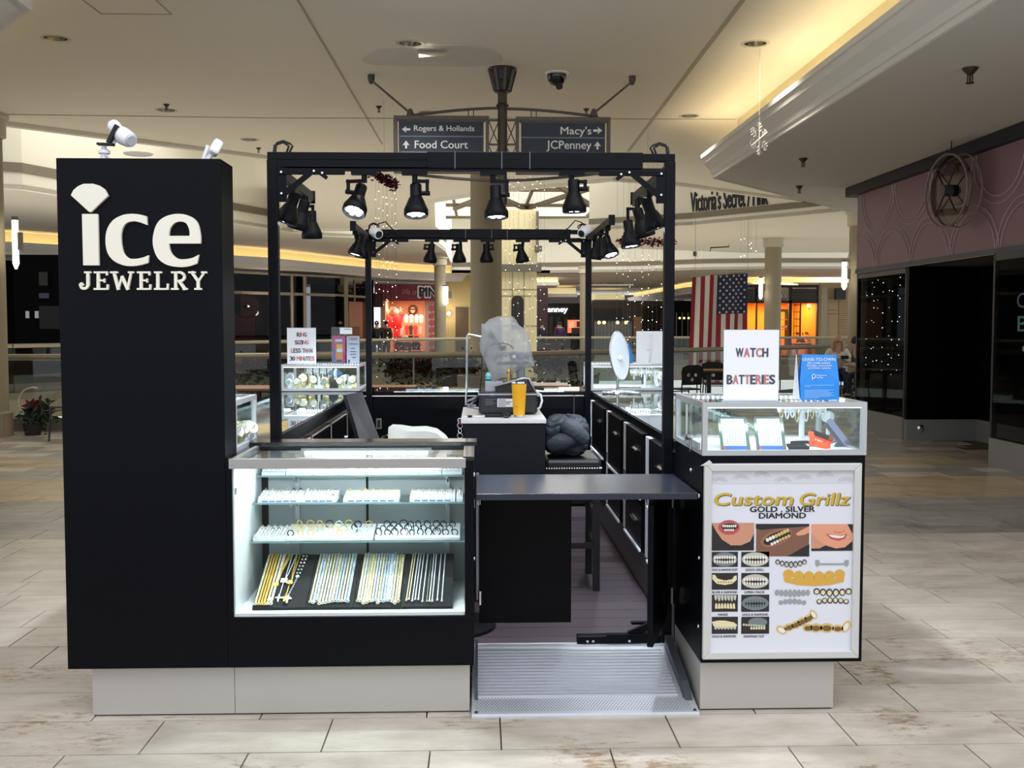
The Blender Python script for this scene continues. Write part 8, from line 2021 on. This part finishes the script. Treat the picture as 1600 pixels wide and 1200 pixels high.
# ---- people
SKIN = mat('skin', (206, 160, 136), .55)
def skinned(name, pts, edges, rad, m, parent):
    o_ = ORG[parent.name]; names = list(pts); me = bpy.data.meshes.new(name)
    me.from_pydata([tuple(Vector(pts[n]) - 0 * o_) for n in names], [(names.index(a), names.index(b)) for a, b in edges], []); me.materials.append(m)
    o = bpy.data.objects.new(name, me); COL.objects.link(o); o.parent = parent
    sk = o.modifiers.new('skin', 'SKIN'); sk.use_smooth_shade = True
    for i, n in enumerate(names): me.skin_vertices[0].data[i].radius = (rad[n], rad[n]); me.skin_vertices[0].data[i].use_root = (i == 0)
    ss = o.modifiers.new('subsurf', 'SUBSURF'); ss.levels = 1; ss.render_levels = 1
    return o
def person(lab, loc, rz, J, top, legs, hair, hairlong=False, shoes=None, glasses=False, hold=None):
    t = thing('person', lab, 'person', loc); t.rotation_euler = (0, 0, rz); ORG[t.name] = Vector()
    chain_ = [('pelvis', 'waist'), ('waist', 'chest'), ('chest', 'neck'), ('neck', 'head0'), ('head0', 'head1')]
    rad = dict(pelvis=.13, waist=.12, chest=.14, neck=.05, head0=.078, head1=.07)
    for s in 'lr':
        chain_ += [('chest', 'sh' + s), ('sh' + s, 'el' + s), ('el' + s, 'wr' + s), ('wr' + s, 'ha' + s), ('pelvis', 'hi' + s), ('hi' + s, 'kn' + s), ('kn' + s, 'an' + s), ('an' + s, 'to' + s)]
        rad.update({'sh' + s: .06, 'el' + s: .042, 'wr' + s: .03, 'ha' + s: .036, 'hi' + s: .088, 'kn' + s: .058, 'an' + s: .04, 'to' + s: .04})
        for k, dx in enumerate((-.022, 0, .022)):
            a, b = Vector(J['wr' + s]), Vector(J['ha' + s]); q = b + (b - a).normalized() * .06 + Vector((dx, 0, 0)); J['fi%d%s' % (k, s)] = q; chain_.append(('ha' + s, 'fi%d%s' % (k, s))); rad['fi%d%s' % (k, s)] = .011
    skinned('body', J, chain_, rad, SKIN, t)
    tk = ['pelvis', 'waist', 'chest', 'shl', 'ell', 'wrl', 'shr', 'elr', 'wrr']; te = [e for e in chain_ if e[0] in tk and e[1] in tk]
    skinned('jacket', {k: J[k] for k in tk}, te, {k: rad[k] + (.028 if k[:2] != 'wr' else .014) for k in tk}, top, t)
    tk = ['pelvis', 'hil', 'knl', 'anl', 'hir', 'knr', 'anr']; te = [e for e in chain_ if e[0] in tk and e[1] in tk]
    skinned('trousers', {k: J[k] for k in tk}, te, {k: rad[k] + .018 for k in tk}, legs, t)
    for s in 'lr':
        a, b = Vector(J['an' + s]), Vector(J['to' + s]); MB().tube([a + Vector((0, .03, -.03)), a.lerp(b, .5) + Vector((0, 0, -.02)), b], [.048, .05, .036], 10).build('shoe', shoes or INK, t, smooth=True)
    h0, h1 = Vector(J['head0']), Vector(J['head1']); hc = h0.lerp(h1, .5)
    mb = MB().sphere(hc + Vector((0, .022, .035)), .098, 14, 10, (.95, 1.0, 1.05))
    if hairlong:
        for s in (-1, 1): mb.tube([hc + Vector((s * .075, .01, .06)), hc + Vector((s * .10, .01, -.03)), hc + Vector((s * .10, -.005, -.14)), hc + Vector((s * .085, -.02, -.20))], [.035, .04, .038, .015], 10)
        mb.sphere(hc + Vector((0, .06, -.06)), .09, 12, 8, (1.1, .5, 1.4))
    mb.build('hair', hair, t, smooth=True)
    mb = MB()
    for s in (-1, 1): mb.sphere(hc + Vector((s * .03, -.078, .004)), .009, 8, 6)
    mb.build('eyes', INK, t); MB().sphere(hc + Vector((0, -.088, -.02)), .014, 8, 6, (.8, 1, 1.4)).build('nose', SKIN, t, smooth=True); MB().cbox(hc + Vector((0, -.079, -.052)), (.04, .008, .009)).build('mouth', LIP, t)
    for s in (-1, 1): MB().sphere(hc + Vector((s * .08, .005, -.01)), .02, 8, 6, (.4, .8, 1.2)).build('ear', SKIN, t, smooth=True)
    if glasses:
        mb = MB()
        for s in (-1, 1): mb.torus(hc + Vector((s * .032, -.088, .004)), .024, .003, 12, 4, (0, 1, 0))
        mb.build('glasses', INK, t)
    return t
def sit(arm_l, arm_r, lean=.05):
    J = dict(pelvis=(0, .02, .50), waist=(0, .02 - lean * .3, .68), chest=(0, .03 - lean, .90), neck=(0, .02 - lean * 1.3, 1.05), head0=(0, -.01 - lean * 1.4, 1.13), head1=(0, -.015 - lean * 1.4, 1.215))
    for s, k in (('l', -1), ('r', 1)):
        el, wr, ha = arm_l if s == 'l' else arm_r
        J.update({'sh' + s: (k * .17, .03 - lean, .97), 'el' + s: el, 'wr' + s: wr, 'ha' + s: ha, 'hi' + s: (k * .10, -.02, .49), 'kn' + s: (k * .12, -.42, .50), 'an' + s: (k * .12, -.40, .10), 'to' + s: (k * .13, -.55, .05)})
    return J
def stand(): 
    J = dict(pelvis=(0, 0, .93), waist=(0, 0, 1.08), chest=(0, 0, 1.32), neck=(0, 0, 1.47), head0=(0, -.02, 1.55), head1=(0, -.02, 1.64))
    for s, k in (('l', -1), ('r', 1)): J.update({'sh' + s: (k * .18, 0, 1.39), 'el' + s: (k * .24, .02, 1.12), 'wr' + s: (k * .23, -.05, .88), 'ha' + s: (k * .23, -.07, .80), 'hi' + s: (k * .10, 0, .90), 'kn' + s: (k * .11, -.02, .49), 'an' + s: (k * .11, .02, .09), 'to' + s: (k * .12, -.13, .04)})
    return J
WJ = mat('white_jacket', (222, 214, 206), .7); JEAN = mat('denim', (44, 52, 72), .8); BLOND = mat('blond_hair', (176, 148, 112), .6); DH = mat('dark_hair', (28, 24, 24), .6); DKC = mat('dark_cloth', (18, 18, 22), .8); BRC = mat('brown_cloth', (70, 54, 46), .8); PUR = mat('purple_cloth', (70, 46, 96), .8); GRC = mat('grey_sweater', (84, 82, 80), .8)
c = P(1307, 600, 22.0)
wm = person('woman with long fair hair and glasses in a white jacket, seated and holding a phone', (c.x, 22.0, 0), R(-8), sit(((-.27, -.10, .74), (-.08, -.30, .80), (-.05, -.34, .82)), ((.27, -.10, .74), (.08, -.30, .80), (.05, -.34, .82)), .06), WJ, JEAN, BLOND, True, None, True)
t = thing('phone', 'dark phone held in both hands by the seated woman', 'phone', (c.x + .05, 21.62, .84)); MB().cbox((c.x + .03, 21.62, .86), (.16, .02, .075), Euler((R(-25), 0, 0)).to_matrix()).build('body', INK, t, bevel=.004)
t = thing('seat_bench', 'low dark seat under the woman in the white jacket', 'chair', (c.x, 22.1, 0)); MB().cbox((c.x, 22.08, .39), (.46, .44, .05)).build('seat', CHB, t)
for sx in (-.19, .19):
    for sy in (-.17, .2): MB().cyl((c.x + sx, 22.08 + sy, 0), (c.x + sx, 22.08 + sy, .38), .014, 8).build('leg', CHB, t)
c2 = P(1358, 600, 21.4)
person('person in jeans and grey sleeves leaning forward in a wheelchair, half hidden by the storefront', (c2.x, 21.4, 0), R(-70), sit(((-.26, -.18, .70), (-.1, -.42, .74), (-.06, -.48, .74)), ((.26, -.18, .70), (.1, -.42, .74), (.06, -.48, .74)), .26), GRC, JEAN, DH)
t = thing('wheelchair', 'black wheelchair under the person in jeans at the right', 'wheelchair', (c2.x, 21.4, 0)); cx_, cy_ = c2.x, 21.4
for sx, sy, r in ((-.28, .28, .15), (-.28, -.26, .15), (.22, -.28, .28), (.22, .28, .28)):
    cc = Vector((cx_ + sx, cy_ + sy, r + .015)); MB().torus(cc, r, .02, 22, 6, (.1, 1, 0)).build('tyre', RUBBER, t, smooth=True)
    mb = MB().sphere(cc, .035, 8, 6)
    for k in range(6): a = PI * k / 3; mb.bar(cc, cc + Vector((math.cos(a) * r, 0, math.sin(a) * r)), .012, .012, (0, 1, 0))
    mb.build('spokes', CHROME, t)
MB().cbox((cx_, cy_, .385), (.44, .44, .05)).build('seat', CHB, t); MB().bar((cx_ + .24, cy_ - .2, .4), (cx_ + .3, cy_ - .2, .95), .03, .03).bar((cx_ + .24, cy_ + .2, .4), (cx_ + .3, cy_ + .2, .95), .03, .03).cbox((cx_ + .27, cy_, .7), (.03, .4, .36)).build('back', CHB, t)
MB().bar((cx_ - .28, cy_ - .24, .17), (cx_ + .22, cy_ - .24, .38), .02, .02).bar((cx_ - .28, cy_ + .24, .17), (cx_ + .22, cy_ + .24, .38), .02, .02).build('side_tube', CHROME, t)
for px, Y, rz, tp, lg, hr, lab in ((589, 43, 20, DKC, DKC, DH, 'dark-clothed person standing before the pink shop at the left'), (604, 44.2, -30, BRC, DKC, DH, 'person in brown standing at the entrance of the pink shop'), (875, 56, 10, PUR, DKC, DH, 'person in purple standing in the far corridor'), (847, 57, 30, JEAN, DKC, DH, 'person in dark blue standing at the corridor mouth'), (872, 60.0, -20, BRC, DKC, DH, 'person in dark brown far down the corridor')):
    c = P(px, 560, Y); person(lab, (c.x, Y, 0), R(rz), stand(), tp, lg, hr)
